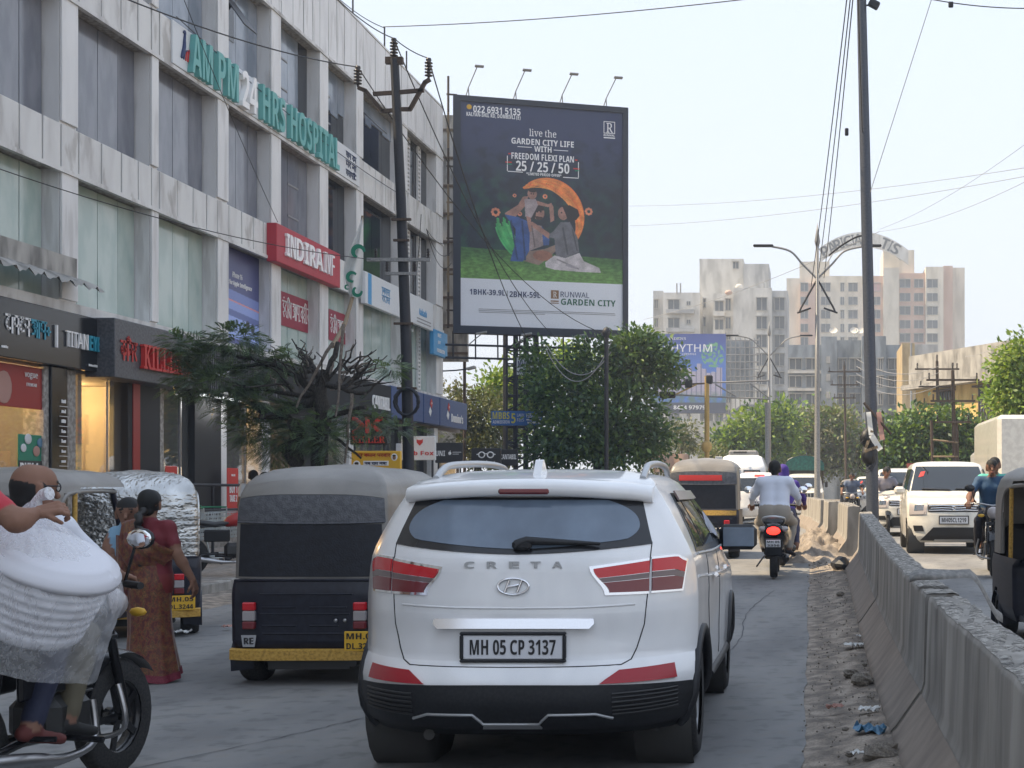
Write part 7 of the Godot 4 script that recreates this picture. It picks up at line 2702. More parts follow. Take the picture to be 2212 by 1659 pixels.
	person("man in a pale shirt beside the dark haired woman",px(547,1056,27.0) * Vector3(1,0,1) + Vector3(0,0.16,0),0.4,standing(1.0),{"skin": dark,"hair": hair,"top": Color(0.45,0.48,0.52),"legs": Color(0.05,0.05,0.06)},0.03)
	# ---- the white tub in its plastic bag
	var tub = thing("wrapped_tub","big white plastic tub wrapped in a translucent carrier bag on the motorcycle","tub",Vector3(-3.40,1.08,-6.20))
	tub.rotation = Vector3(0.22,0.1,-0.40)
	s = T()
	var prof = [Vector2(0,-0.23),Vector2(0.24,-0.23),Vector2(0.26,-0.21)]
	for k in 6:
		prof.append_array([Vector2(0.268 + k * 0.009,-0.19 + k * 0.045),Vector2(0.270 + k * 0.009,-0.168 + k * 0.045),Vector2(0.254 + k * 0.009,-0.164 + k * 0.045),Vector2(0.254 + k * 0.009,-0.150 + k * 0.045)])
	prof.append(Vector2(0.318,0.09))
	lathe(s,prof,40,Transform3D(Basis.from_scale(Vector3(0.82,1,0.82)),Vector3.ZERO))
	obj("tub_body",s,M.drum_white,tub)
	s = T()
	lathe(s,[Vector2(0.318,0.07),Vector2(0.345,0.075),Vector2(0.35,0.12),Vector2(0.335,0.14),Vector2(0.33,0.17),Vector2(0.30,0.18),Vector2(0.29,0.21),Vector2(0.25,0.225),Vector2(0,0.23)],40,Transform3D(Basis.from_scale(Vector3(0.82,0.55,0.82)),Vector3(0,0.045,0)))
	obj("lid",s,M.drum_white,tub)
	var nz = FastNoiseLite.new()
	nz.seed = 9
	nz.frequency = 2.2
	nz.fractal_octaves = 4
	s = T()
	var bagr = []
	var knot = Vector3(-0.16,0.33,-0.05)
	for i in 25:
		var t = i / 24.0
		var y = lerpf(0.31,-0.33,t)
		var r = lerpf(0.03,0.305,pow(smoothstep(0.0,0.42,t),0.8)) * lerpf(1.0,0.94,smoothstep(0.7,1.0,t))
		var ctr = knot.lerp(Vector3(0.02,0,0),smoothstep(0.0,0.5,t))
		var ring = PackedVector3Array()
		for k in 72:
			var a = TAU * k / 72.0
			var pleat = 1.0 + 0.10 * (1.0 - smoothstep(0.0,0.6,t)) * sin(a * 13.0) + 0.05 * nz.get_noise_3d(cos(a) * 1.5,sin(a) * 1.5,y * 1.5) + 0.05 * nz.get_noise_3d(cos(a) * 4.0,sin(a) * 4.0,y * 3.0)
			var corner = 0.09 * smoothstep(0.75,1.0,t) * pow(maxf(0.0,cos(a - 0.2)),8.0)
			ring.append(Vector3(ctr.x + cos(a) * r * (pleat + corner),y - corner * 0.6,ctr.z - sin(a) * r * (pleat + corner)))
		bagr.append(ring)
	loft(s,bagr,true)
	obj("bag",s,M.bag_clear,tub)
	s = T()
	tube(s,[knot + Vector3(0,-0.03,0),knot + Vector3(0.0,0.01,0),knot + Vector3(0.015,0.035,0.0),knot + Vector3(0.04,0.055,0.01)],[0.03,0.018,0.026,0.03],10)
	obj("bag_knot",s,M.bag_film,tub)

# ------------------------------------------------------------------ buildings further off
# fronts are measured as pixels at a distance; windows are cut as recessed parts on the front face
func block(o: Node3D,called: String,x0: float,x1: float,ytop: float,z: float,deep: float,m: Material,ybot := 1040.0) -> MeshInstance3D:
	var s = T()
	var a = px(x0,ytop,z)
	var b = px(x1,ybot,z)
	span(s,Vector3(a.x,minf(b.y,0.0),-z),Vector3(b.x,a.y,-z - deep))
	return obj(called,s,m,o)

func far_window(o: Node3D,x0: float,y0: float,x1: float,y1: float,z: float,hood := true,m: Material = null) -> void:
	var a = px(x0,y1,z)
	var b = px(x1,y0,z)
	var s = T()
	span(s,Vector3(a.x,a.y,-z + 0.06),Vector3(b.x,b.y,-z - 0.3))
	var w = obj("window",s,m if m else M.far_window,o)
	var f = T()
	var t = 0.09
	span(f,Vector3(a.x - t,a.y - t,-z + 0.05),Vector3(b.x + t,a.y,-z + 0.22))
	if hood:
		span(f,Vector3(a.x - 0.15,b.y,-z + 0.05),Vector3(b.x + 0.15,b.y + 0.12,-z + 0.55))
	span(f,Vector3(a.x - t,a.y,-z + 0.05),Vector3(a.x,b.y,-z + 0.12))
	span(f,Vector3(b.x,a.y,-z + 0.05),Vector3(b.x + t,b.y,-z + 0.12))
	span(f,Vector3((a.x + b.x) / 2 - 0.05,a.y,-z + 0.065),Vector3((a.x + b.x) / 2 + 0.05,b.y,-z + 0.1))
	obj("window_frame",f,M.far_frame,w)

func build_far_buildings() -> void:
	var s: SurfaceTool
	# pale grey apartment house with stepped towers
	var g = thing("grey_apartment_house","pale grey stepped apartment house with balconies behind the blue hoarding","building")
	var z = 215.0
	block(g,"wall",1411,1432,628,z + 2,12,M.wall_grey)
	block(g,"wall",1432,1512,632,z,14,M.wall_pale)
	block(g,"tower",1511,1606,559,z + 6,14,M.wall_pale)
	block(g,"tower",1606,1661,570,z + 5,10,M.wall_grey)
	block(g,"wall",1541,1584,634,z - 1,10,M.wall_pale)
	block(g,"wall",1584,1667,622,z - 4,12,M.wall_pale)
	block(g,"wall",1667,1702,628,z - 2,12,M.wall_grey)
	for r in 7:
		var y = 648.0 + r * 40.0
		far_window(g,1444,y,1467,y + 20,z)
		far_window(g,1484,y + 3,1491,y + 11,z,false)
		far_window(g,1414,y,1421,y + 18,z + 2)
		far_window(g,1545,y + 3,1562,y + 24,z - 1)
		far_window(g,1568,y - 2,1578,y + 22,z - 1)
		far_window(g,1635,y - 4,1656,y + 22,z - 4)
		far_window(g,1674,y - 4,1694,y + 22,z - 2)
		far_window(g,1515,y - 2,1524,y + 16,z + 6)
		s = T()
		var a = px(1440,y + 30,z)
		var b = px(1500,y + 22,z)
		span(s,Vector3(a.x,a.y,-z + 1.1),Vector3(b.x,b.y,-z))
		obj("balcony",s,M.wall_grey,g)
		s = T()
		a = px(1541,y + 36,z - 1)
		b = px(1566,y + 27,z - 1)
		span(s,Vector3(a.x,a.y,-z + 2.2),Vector3(b.x,b.y,-z + 1))
		obj("balcony",s,M.wall_pale,g)
	far_window(g,1584,566,1595,580,z + 6)
	s = T()
	ball(s,px(1597,620,z),Vector3(0.6,0.5,0.6),10)
	obj("water_tank",s,M.wall_pale,g)
	s = T()
	ball(s,px(1574,632,z - 5),Vector3(0.6,0.4,0.6),10)
	obj("red_tank",s,M.wall_pink,g)
	s = T()
	for x in [1462.0,1470.0,1650.0]:
		tube(s,[px(x,634,z),px(x,612,z)],0.12,5)
	obj("roof_rod",s,M.pole_grey,g)
	# the tall cream block with the arch
	var p = thing("cream_apartment_tower","tall cream and pink apartment block with an arched name board on its roof","building")
	z = 300.0
	block(p,"wall",1699,1728,601,z,22,M.wall_cream)
	block(p,"tower",1727,1792,565,z + 1,16,M.wall_cream)
	block(p,"wall",1728,1763,612,z - 1.5,20,M.wall_pink)
	block(p,"wall",1763,1880,596,z,22,M.wall_cream)
	block(p,"wall",1880,1908,596,z - 1.5,20,M.wall_pink)
	block(p,"tower",1908,1975,540,z + 1,14,M.wall_cream)
	block(p,"wall",1908,1942,578,z - 2.5,20,M.wall_cream)
	block(p,"wall",1942,2000,590,z - 1.0,20,M.wall_pink)
	block(p,"wall",2000,2038,576,z - 2.5,20,M.wall_cream)
	block(p,"wall",2038,2058,574,z - 0.5,20,M.wall_pink)
	block(p,"wall",2058,2084,578,z + 3,18,M.wall_cream)
	for r in 9:
		var y = 612.0 + r * 29.3
		for w in [[1730,1745,1.5],[1774,1793,0.0],[1816,1823,0.0],[1833,1852,0.0],[1884,1901,1.5],[1944,1966,1.0],[1975,1994,1.0],[2003,2025,2.5]]:
			var yy = y - (8.0 if w[0] > 1900 else 0.0)
			far_window(p,w[0],yy,w[1],yy + 17,z - w[2],r % 2 == 0,M.washing if rng.randf() < 0.06 else null)
	s = T()
	var rings = []
	var arc = []
	for i in 29:
		var t = i / 28.0
		var c = px(lerpf(1772,1962,t),0,z - 3)
		var y = lerpf(556.0,520.0,1.0 - pow(2.0 * t - 1.0,2.0)) + 6.0 * (t - 0.5)
		var up = px(0,y,z - 3).y
		var ring = PackedVector3Array()
		for q in [[-1.3,0.25],[1.8,0.25],[1.8,-0.25],[-1.3,-0.25]]:
			ring.append(Vector3(c.x,up + q[0],c.z + q[1]))
		rings.append(ring)
		arc.append(Vector3(c.x,up + 0.25,c.z + 0.3))
	loft(s,rings,true,true,-1)
	obj("arch_board",s,M.wall_pale,p)
	for l in [["P",1.5],["A",3.7],["R",5.6],["I",7.0],["C",8.7],["I",10.4],["A",12.0],["T",20.6],["I",22.3],["S",24.0]]:
		var i = int(l[1])
		var c: Vector3 = arc[i].lerp(arc[i + 1],l[1] - i)
		var d: Vector3 = (arc[i + 1] - arc[i]).normalized()
		letters(l[0],"bold",0.55 if l[0] == "I" else 1.7,2.3,0.05,M.ink_black,p,Transform3D(Basis(d,Vector3(-d.y,d.x,0),Vector3(0,0,1)),c))
	s = T()
	prism(s,PackedVector2Array([Vector2(-1.1,0.8),Vector2(-0.4,0.3),Vector2(0,0.6),Vector2(0.5,0.3),Vector2(1.1,0.8),Vector2(0.1,-0.9)]),0,0.1,Transform3D(Basis.IDENTITY,px(1932,548,z - 0.2) + Vector3(0,0.3,1.0)))
	obj("leaf_emblem",s,M.sign_green,p)
	s = T()
	for t in [[1780,570,1800,546],[1946,552,1918,536]]:
		tube(s,[px(t[0],t[1] + 10,z - 2),px(t[2],t[3],z - 2)],0.15,5)
	obj("arch_brace",s,M.pole_grey,p)
	# blue grey older building
	var b = thing("blue_grey_building","stained blue grey older building before the cream tower","building")
	z = 165.0
	block(b,"wall",1702,1782,745,z,12,M.wall_blue_grey)
	block(b,"wall",1774,1808,727,z - 1,14,M.wall_blue_grey)
	block(b,"wall",1808,1862,735,z + 1,12,M.wall_blue_grey)
	block(b,"wall",1862,1914,726,z - 1,14,M.wall_blue_grey)
	block(b,"wall",1914,1950,745,z,12,M.wall_blue_grey)
	for r in 5:
		var y = 775.0 + r * 38.0
		for w in [[1706,1731],[1742,1766],[1812,1828],[1836,1858],[1898,1906],[1920,1946]]:
			far_window(b,w[0],y,w[1],y + 23,z - 1 if w[0] in [1898] else z + (1 if w[0] in [1812,1836] else 0),true)
		far_window(b,1786,y - 5,1792,y + 8,z - 1,false,M.wall_pale)
		s = T()
		var c = px(1702,y + 32,z)
		var d = px(1782,y + 26,z)
		span(s,Vector3(c.x,c.y,-z + 0.7),Vector3(d.x,d.y,-z))
		obj("balcony",s,M.wall_pale,b)
	for x in [1800.0,1845.0,1858.0]:
		s = T()
		var c = px(x,727,z)
		tube(s,[c,c + Vector3(0,0.6,0)],0.05,5)
		lathe(s,[Vector2(0.0,0.0),Vector2(0.35,0.08),Vector2(0.5,0.2)],12,Transform3D(Basis(Vector3.RIGHT,0.9),c + Vector3(0,0.6,0)))
		obj("satellite_dish",s,M.wall_pale,b)
	var oc = thing("ochre_building","narrow ochre and grey building beside the blue grey one","building")
	block(oc,"wall",1949,1976,741,150.0,10,M.wall_ochre)
	block(oc,"wall",1975,2026,744,151.0,10,M.wall_grey)
	far_window(oc,1985,772,1994,777,151.0,false)
	s = T()
	var bp = px(1968,741,149.8)
	tube(s,[bp,Vector3(bp.x,0.5,bp.z)],0.12,6)
	obj("drain_pipe",s,M.pole_grey,oc)
	# the long yellow shed wall
	var y = thing("yellow_warehouse","yellow warehouse with a stained grey parapet and barred windows","building")
	var A = Vector3(5.6,0,-76.0)
	var dir = Vector3(4.5,0,8.8).normalized()
	y.position = A
	y.rotation.y = atan2(-dir.z,dir.x)
	s = T()
	span(s,Vector3(0,-0.2,-9),Vector3(62,7.0,0))
	obj("wall",s,M.wall_yellow,y)
	s = T()
	span(s,Vector3(-0.3,7.0,-9),Vector3(62,8.7,0.25))
	obj("parapet",s,M.parapet_stained,y)
	s = T()
	span(s,Vector3(-0.4,6.85,-1),Vector3(62,7.1,0.7))
	obj("eaves_slab",s,M.parapet_stained,y)
	for k in 16:
		var x = 2.4 + k * 3.7
		s = T()
		span(s,Vector3(x,4.9,-0.2),Vector3(x + 1.5,6.6,0.03))
		var w = obj("window",s,M.far_window,y)
		s = T()
		for q in 6:
			span(s,Vector3(x + 0.1 + q * 0.25,4.9,0.035),Vector3(x + 0.14 + q * 0.25,6.6,0.08))
		span(s,Vector3(x - 0.1,4.75,0.0),Vector3(x + 1.6,4.9,0.15))
		span(s,Vector3(x - 0.1,6.6,0.0),Vector3(x + 1.6,6.7,0.35))
		obj("window_bars",s,M.pole_rust,w)
	# sheet fence below it
	var fe = thing("maroon_fence","maroon corrugated sheet fence beyond the hatchbacks","fence")
	s = T()
	grid(s,160,1,func(u,v): return Vector3(lerpf(3.5,13.0,u),0.35 + 2.1 * v,-52.0 + lerpf(0.0,4.0,u) + 0.03 * sin(u * 500.0)),-1)
	obj("sheet",s,M.maroon_sheet,fe)
	# roadside name board next to the truck
	var ad = thing("dark_name_board","dark board with white letters ADD beside the container truck","sign",px(2150,992,46.0))
	s = T()
	cbox(s,Vector3(0,0,-0.05),Vector3(0.62,0.5,0.08),0.01)
	obj("board",s,M.charcoal,ad)
	letters("ADD","bold",0.42,0.22,0.01,M.ink_white,ad,Transform3D(Basis.IDENTITY,Vector3(0.05,0.03,0)))
	s = T()
	tube(s,[Vector3(0,-0.25,-0.05),Vector3(0,-2.4,-0.05)],0.04,6)
	obj("post",s,M.pole_black,ad)
	# the blue hoarding and scaffold
	var h = thing("blue_hoarding","blue hoarding of white towers lettered RHYTHM with a phone number","billboard",px(1411,893,158.0))
	var w = 157.0 * 158.0 / FV
	var hh = 172.0 * 158.0 / FV
	s = T()
	span(s,Vector3(0,0,-0.6),Vector3(w,hh,-0.05))
	obj("backing",s,M.pole_grey,h)
	printed("print",Vector3(0,0,0),Vector3(w,0,0),Vector3(w,hh,0),Vector3(0,hh,0),rhythm_print(),h)
	letters("RHYTHM","regular",w * 0.66,hh * 0.095,0.02,M.ink_white,h,Transform3D(Basis.IDENTITY,Vector3(w * 0.48,hh * 0.82,0.01)))
	letters("8424 97979","bold",w * 0.44,hh * 0.05,0.02,M.ink_white,h,Transform3D(Basis.IDENTITY,Vector3(w * 0.50,hh * 0.075,0.01)))
	letters("GARDENS","serif",w * 0.3,hh * 0.03,0.02,M.ink_white,h,Transform3D(Basis.IDENTITY,Vector3(w * 0.3,hh * 0.94,0.01)))
	letters("OF LIFESTYLE","regular",w * 0.26,hh * 0.022,0.02,M.ink_white,h,Transform3D(Basis.IDENTITY,Vector3(w * 0.46,hh * 0.745,0.01)))
	for x in [1.0,4.0,7.0]:
		s = T()
		tube(s,[Vector3(x,0,-0.4),Vector3(x,-9,-0.4)],0.15,6)
		obj("post",s,M.pole_grey,h)
	var sc = thing("bamboo_scaffold","dark scaffold grid behind netting beside the blue hoarding","scaffold")
	var zs = 162.0
	s = T()
	var a = px(1568,735,zs)
	var e = px(1640,860,zs)
	span(s,Vector3(a.x,e.y,-zs - 1.0),Vector3(e.x - 0.7,a.y,-zs - 0.9))
	obj("netting",s,M.wall_blue_grey,sc)
	for k in 8:
		s = T()
		var x = lerpf(a.x,e.x,k / 7.0)
		tube(s,[Vector3(x,0,-zs),Vector3(x,a.y + 0.3,-zs)],0.07,5)
		obj("upright",s,M.pole_grey,sc)
	for k in 9:
		s = T()
		var yy = lerpf(e.y,a.y,k / 8.0)
		tube(s,[Vector3(a.x,yy,-zs),Vector3(e.x,yy,-zs)],0.07,5)
		obj("ledger",s,M.pole_grey,sc)
	# low shed roof and pale walls at the junction
	var sh = thing("tin_shed","open shed with a dark sloping roof below the scaffold","shed")
	s = T()
	var r0 = px(1560,905,100.0)
	var r1 = px(1680,875,100.0)
	quad(s,r0,px(1690,905,98.0),px(1680,872,104.0),px(1602,874,104.0))
	obj("roof",s,M.charcoal,sh)
	for x in [1575.0,1622.0,1668.0]:
		s = T()
		tube(s,[px(x,900,100.0),px(x,985,100.0)],0.08,5)
		obj("post",s,M.pole_grey,sh)
	s = T()
	span(s,px(1440,975,104.0),px(1700,912,106.0))
	obj("back_wall",s,M.wall_pale,sh)
	var rw = thing("painted_red_banner","faded orange red banner on the wall beyond the white car's roof","banner",px(1455,1000,70.0))
	s = T()
	grid(s,14,4,func(u,v): return Vector3(-0.95 + 1.7 * u,-0.45 + 0.9 * v,0.05 * sin(u * 9.0)))
	obj("cloth",s,M.wall_pink,rw)
	s = T()
	for x in [-0.95,0.75]:
		tube(s,[Vector3(x,0.5,0),Vector3(x,-2.6,0)],0.035,5)
	obj("poles",s,M.bamboo,rw)

# ------------------------------------------------------------------ trees
func foliage(called: String,parent: Node,blobs: Array,count: int,size: float,cols: Array,m: Material,slim := 0.45,droop := 0.3,hollow := 0.55) -> MeshInstance3D:
	# leaf-sized faces through the crown: blobs are [centre, radii, share]
	var total: float = 0.0
	for b in blobs:
		total += b[2]
	var V: PackedVector3Array = PackedVector3Array()
	var N: PackedVector3Array = PackedVector3Array()
	var C: PackedColorArray = PackedColorArray()
	var I: PackedInt32Array = PackedInt32Array()
	for b in blobs:
		var c: Vector3 = b[0]
		var r: Vector3 = b[1]
		var n: int = int(count * b[2] / total)
		# leaves gather in sprigs
		var sprigs: int = maxi(3,n / 14)
		for k in sprigs:
			var d: Vector3 = Vector3(rng.randfn(),rng.randfn(),rng.randfn()).normalized()
			var rad: float = lerpf(hollow,1.0,pow(rng.randf(),0.6)) * rng.randf_range(0.85,1.12)
			var sp: Vector3 = c + d * r * rad
			var out: Vector3 = (d + Vector3(0,-droop,0) * rng.randf()).normalized()
			var tone: Color = cols[rng.randi() % cols.size()] * rng.randf_range(0.75,1.25)
			for q in 14:
				var p: Vector3 = sp + Vector3(rng.randfn(),rng.randfn() * 0.7,rng.randfn()) * size * 1.3
				var l: Vector3 = (out + Vector3(rng.randfn(),rng.randfn(),rng.randfn()) * 0.6).normalized()
				var w: Vector3 = l.cross(Vector3(rng.randfn(),rng.randfn() + 1.2,rng.randfn())).normalized()
				var up: Vector3 = w.cross(l).normalized()
				var L: float = size * rng.randf_range(0.7,1.3)
				var base: int = V.size()
				V.append(p)
				V.append(p + l * L * 0.5 + w * L * slim * 0.5 + up * L * 0.06)
				V.append(p + l * L)
				V.append(p + l * L * 0.5 - w * L * slim * 0.5 + up * L * 0.06)
				var col: Color = tone * rng.randf_range(0.85,1.15)
				col.a = 1.0
				for i in 4:
					N.append(up)
					C.append(col)
				I.append_array([base,base + 2,base + 1,base,base + 3,base + 2])
	var arr: Array = []
	arr.resize(Mesh.ARRAY_MAX)
	arr[Mesh.ARRAY_VERTEX] = V
	arr[Mesh.ARRAY_NORMAL] = N
	arr[Mesh.ARRAY_COLOR] = C
	arr[Mesh.ARRAY_INDEX] = I
	var am = ArrayMesh.new()
	am.add_surface_from_arrays(Mesh.PRIMITIVE_TRIANGLES,arr)
	return inst(called,am,m,parent)

func limb(s: SurfaceTool,a: Vector3,b: Vector3,r0: float,r1: float,kink := 0.12) -> void:
	var pts = []
	var rad = []
	var n = 6
	var off = Vector3.ZERO
	for i in n + 1:
		var t = float(i) / n
		if i > 0 and i < n:
			off = Vector3(rng.randfn(),rng.randfn() * 0.6,rng.randfn()) * kink * a.distance_to(b) * 0.25
		else:
			off = Vector3.ZERO
		pts.append(a.lerp(b,t) + off)
		rad.append(lerpf(r0,r1,t))
	tube(s,pts,rad,7)

func tree(label: String,base: Vector3,blobs: Array,count: int,size: float,cols: Array,m: Material,trunk: Material,r: float,group := "",hollow := 0.55,called := "street_tree") -> Node3D:
	var o = thing(called,label,"tree",base,0.0,group)
	var s = T()
	var lowest = 1e6
	var mid = Vector3.ZERO
	for b in blobs:
		lowest = minf(lowest,b[0].y - b[1].y * 0.4)
		mid += b[0] / blobs.size()
	var fork = Vector3(mid.x * 0.3,maxf(0.8,lowest),mid.z * 0.3)
	limb(s,Vector3(0,-0.2,0),fork,r,r * 0.75,0.08)
	for b in blobs:
		limb(s,fork,b[0],r * 0.55,r * 0.12)
		for k in 3:
			var d = Vector3(rng.randfn(),rng.randfn(),rng.randfn()).normalized()
			limb(s,fork.lerp(b[0],0.6),b[0] + d * b[1] * 0.85,r * 0.2,r * 0.04)
	obj("trunk",s,trunk,o)
	foliage("crown",o,blobs,count,size,cols,m,0.5,0.3,hollow)
	return o

func build_trees() -> void:
	var dk = [Color(0.06,0.12,0.05),Color(0.08,0.15,0.055),Color(0.11,0.19,0.06),Color(0.07,0.13,0.075),Color(0.15,0.23,0.06)]
	var br = [Color(0.18,0.28,0.05),Color(0.24,0.35,0.065),Color(0.14,0.23,0.055),Color(0.30,0.38,0.09)]
	var ol = [Color(0.15,0.165,0.075),Color(0.19,0.19,0.10),Color(0.13,0.155,0.065)]
	# ---- the pruned tree before the shops: leafy on one side, lopped branches on the other
	var z = 27.0
	var base = px(692,1056,z)
	base.y = 0.16
	var o = thing("pruned_tree","pruned tree with feathery leaves on one side and bare lopped branches","tree",base)
	var L = func(x: float,y: float,dz := 0.0) -> Vector3: return px(x,y,z + dz) - base
	var s = T()
	tube(s,bend([Vector3(0,-0.2,0),L.call(690,960),L.call(700,900),L.call(690,850),L.call(705,800)],4),[0.2,0.18,0.17,0.165,0.16,0.155,0.15,0.15,0.15,0.14,0.14,0.14,0.13,0.12,0.11,0.10,0.09],10)
	limb(s,L.call(640,1000),L.call(610,960),0.13,0.1)
	for q in [[690,860,590,900,0.12,0.07],[590,900,545,870,0.1,0.07],[690,850,600,790,0.1,0.05],[600,790,480,760,0.05,0.025],[600,790,430,800,0.045,0.02],[695,860,560,840,0.06,0.03],[560,840,420,850,0.04,0.02],[700,830,790,850,0.06,0.04],[790,850,845,800,0.025,0.012],[705,820,730,740,0.07,0.045],[700,830,650,760,0.07,0.04],[640,1000,640,900,0.16,0.12],[640,900,560,900,0.1,0.05],[710,900,790,880,0.06,0.04],[700,920,780,990,0.04,0.02]]:
		limb(s,L.call(q[0],q[1]),L.call(q[2],q[3],rng.randf_range(-0.5,0.5)),q[4],q[5])
	obj("trunk",s,M.bark,o)
	for k in 70:
		s = T()
		var t = rng.randf()
		var a: Vector3 = L.call(lerpf(610,790,t),lerpf(790,850,rng.randf()),rng.randf_range(-0.4,0.4))
		var an = lerpf(2.5,0.5,t) + rng.randfn() * 0.5
		var ln = rng.randf_range(0.25,0.85)
		limb(s,a,a + Vector3(cos(an) * ln,sin(an) * ln * 0.8,rng.randfn() * 0.2),rng.randf_range(0.014,0.034),rng.randf_range(0.005,0.012),0.25)
		obj("cut_branch",s,M.bark if k % 3 else M.bark_pale,o)
	for q in [[742,700,725,900],[720,740,640,880],[760,850,745,1000]]:
		s = T()
		limb(s,L.call(q[0],q[1],-0.4),L.call(q[2],q[3],-0.4),0.035,0.02,0.05)
		obj("loose_stick",s,M.bark_pale,o)
	# feathery leaves: fronds of paired leaflets
	var fr = []
	for b in [[395,745,40,30,0.5],[440,770,60,40,1.0],[510,735,60,32,1.0],[470,830,80,40,1.3],[560,800,60,40,1.0],[400,820,40,34,0.5],[560,870,60,40,0.9],[520,880,60,36,0.8],[590,950,55,55,1.5],[640,925,45,60,1.0],[700,950,50,50,0.7],[760,900,50,40,0.4],[540,930,40,36,0.6],[845,795,24,18,0.25],[860,925,50,12,0.2],[800,910,40,26,0.25],[620,780,40,30,0.35]]:
		fr.append([L.call(b[0],b[1],rng.randf_range(-0.5,0.4)),Vector3(b[2] * z / FV,b[3] * z / FV,0.55),b[4]])
	fronds("crown",o,fr,4200,0.28,[Color(0.085,0.13,0.09),Color(0.11,0.165,0.095),Color(0.135,0.205,0.095),Color(0.10,0.14,0.11)])
	# ---- trees round the billboard
	var bb = func(zz: float,list: Array,b0: Vector3) -> Array:
		var out = []
		for q in list:
			out.append([px(q[0],q[1],zz + q[5]) - b0,Vector3(q[2] * zz / FV,q[3] * zz / FV,maxf(q[2],q[3]) * zz / FV * 0.8),q[4]])
		return out
	base = Vector3(px(1290,0,51.0).x,0,-51.0)
	tree("big dark green tree in front of the billboard's lower right corner",base,bb.call(51.0,[[1215,860,65,60,1.0,0],[1290,800,80,60,1.0,0.5],[1370,790,60,70,1.1,0],[1430,790,40,40,0.6,0],[1250,930,90,60,1.2,-0.5],[1350,890,90,70,1.3,-0.5],[1400,950,50,50,0.7,0],[1200,970,60,40,0.7,0],[1320,970,70,36,0.7,-0.5],[1160,800,30,60,0.4,1.0],[1380,745,40,26,0.5,0]],base),19000,0.22,dk,M.leaf,M.bark,0.3,"",0.35)
	base = Vector3(px(1075,0,66.0).x,0,-66.0)
	tree("bright yellow green tree behind the billboard tower",base,bb.call(66.0,[[1080,850,34,50,1.0,0],[1110,900,40,50,0.8,1],[1150,830,50,60,0.9,1],[1230,790,70,40,0.9,1]],base),5200,0.28,br,M.leaf_bright,M.bark,0.22,"",0.3)
	base = Vector3(px(1035,0,62.0).x,0,-62.0)
	tree("dusty olive brown tree at the end of the building",base,bb.call(62.0,[[1010,930,30,60,1.0,0],[1050,900,40,60,1.0,0],[990,900,22,60,0.5,0],[1085,960,40,50,0.8,0.5],[1030,975,60,40,1.0,-0.5],[985,860,14,40,0.2,0]],base),7000,0.2,ol,M.leaf,M.bark,0.2,"",0.3)
	base = Vector3(px(1610,0,84.0).x,0.35,-84.0)
	tree("sunlit green tree between the minibus and the lamp posts",base,bb.call(84.0,[[1580,960,40,36,1.0,0],[1640,930,60,50,1.3,0],[1600,990,50,26,0.8,0],[1690,915,40,46,1.0,0],[1660,985,60,36,1.0,0]],base),8500,0.32,br + [dk[2],dk[3]],M.leaf_bright,M.bark,0.25,"",0.35)
	base = Vector3(px(1760,0,92.0).x,0.35,-92.0)
	tree("dusty olive tree behind the arched tarpaulin",base,bb.call(92.0,[[1730,940,50,60,1.0,0],[1790,930,50,60,1.0,0],[1760,1000,60,36,0.8,0],[1835,950,40,60,0.8,0],[1850,1000,40,40,0.6,0]],base),8000,0.32,ol + [br[2]],M.leaf,M.bark,0.25,"",0.35)
	base = Vector3(px(2020,0,58.0).x,0.35,-58.0)
	tree("broad dark tree with bright tips behind the cream hatchback",base,bb.call(58.0,[[1930,970,45,60,1.0,0],[1985,930,55,50,1.0,0],[2050,930,60,50,1.0,0],[2110,970,55,60,1.0,0],[2000,1000,80,36,0.9,0],[2075,1005,70,34,0.8,0],[1950,1000,40,40,0.6,0]],base),12000,0.24,dk + [br[2],br[0]],M.leaf,M.bark,0.25,"",0.35)
	base = Vector3(px(2225,0,45.0).x,0.35,-45.0)
	tree("light green tree overhanging the yellow warehouse",base,bb.call(45.0,[[2190,800,40,34,1.0,0],[2230,770,60,50,1.0,0],[2175,860,30,40,0.8,0],[2220,870,50,40,1.0,0],[2260,830,50,60,0.6,0]],base),6500,0.2,br,M.leaf_bright,M.bark,0.2,"",0.35)
	for q in [[1470,940,34,40,78.0,"thin dusty sapling left of the yellow signal post"],[1540,990,26,26,70.0,"low dusty bush beside the yellow signal post"],[1420,985,30,30,72.0,"grey green bush under the blue hoarding"]]:
		base = Vector3(px(q[0],0,q[4]).x,0.2,-q[4])
		tree(q[5],base,bb.call(q[4],[[q[0],q[1],q[2],q[3],1.0,0],[q[0] + 14,q[1] + 20,q[2] * 0.7,q[3] * 0.7,0.6,0]],base),1500,0.2,ol,M.leaf,M.bark_pale,0.06,"",0.1,"roadside_bush")

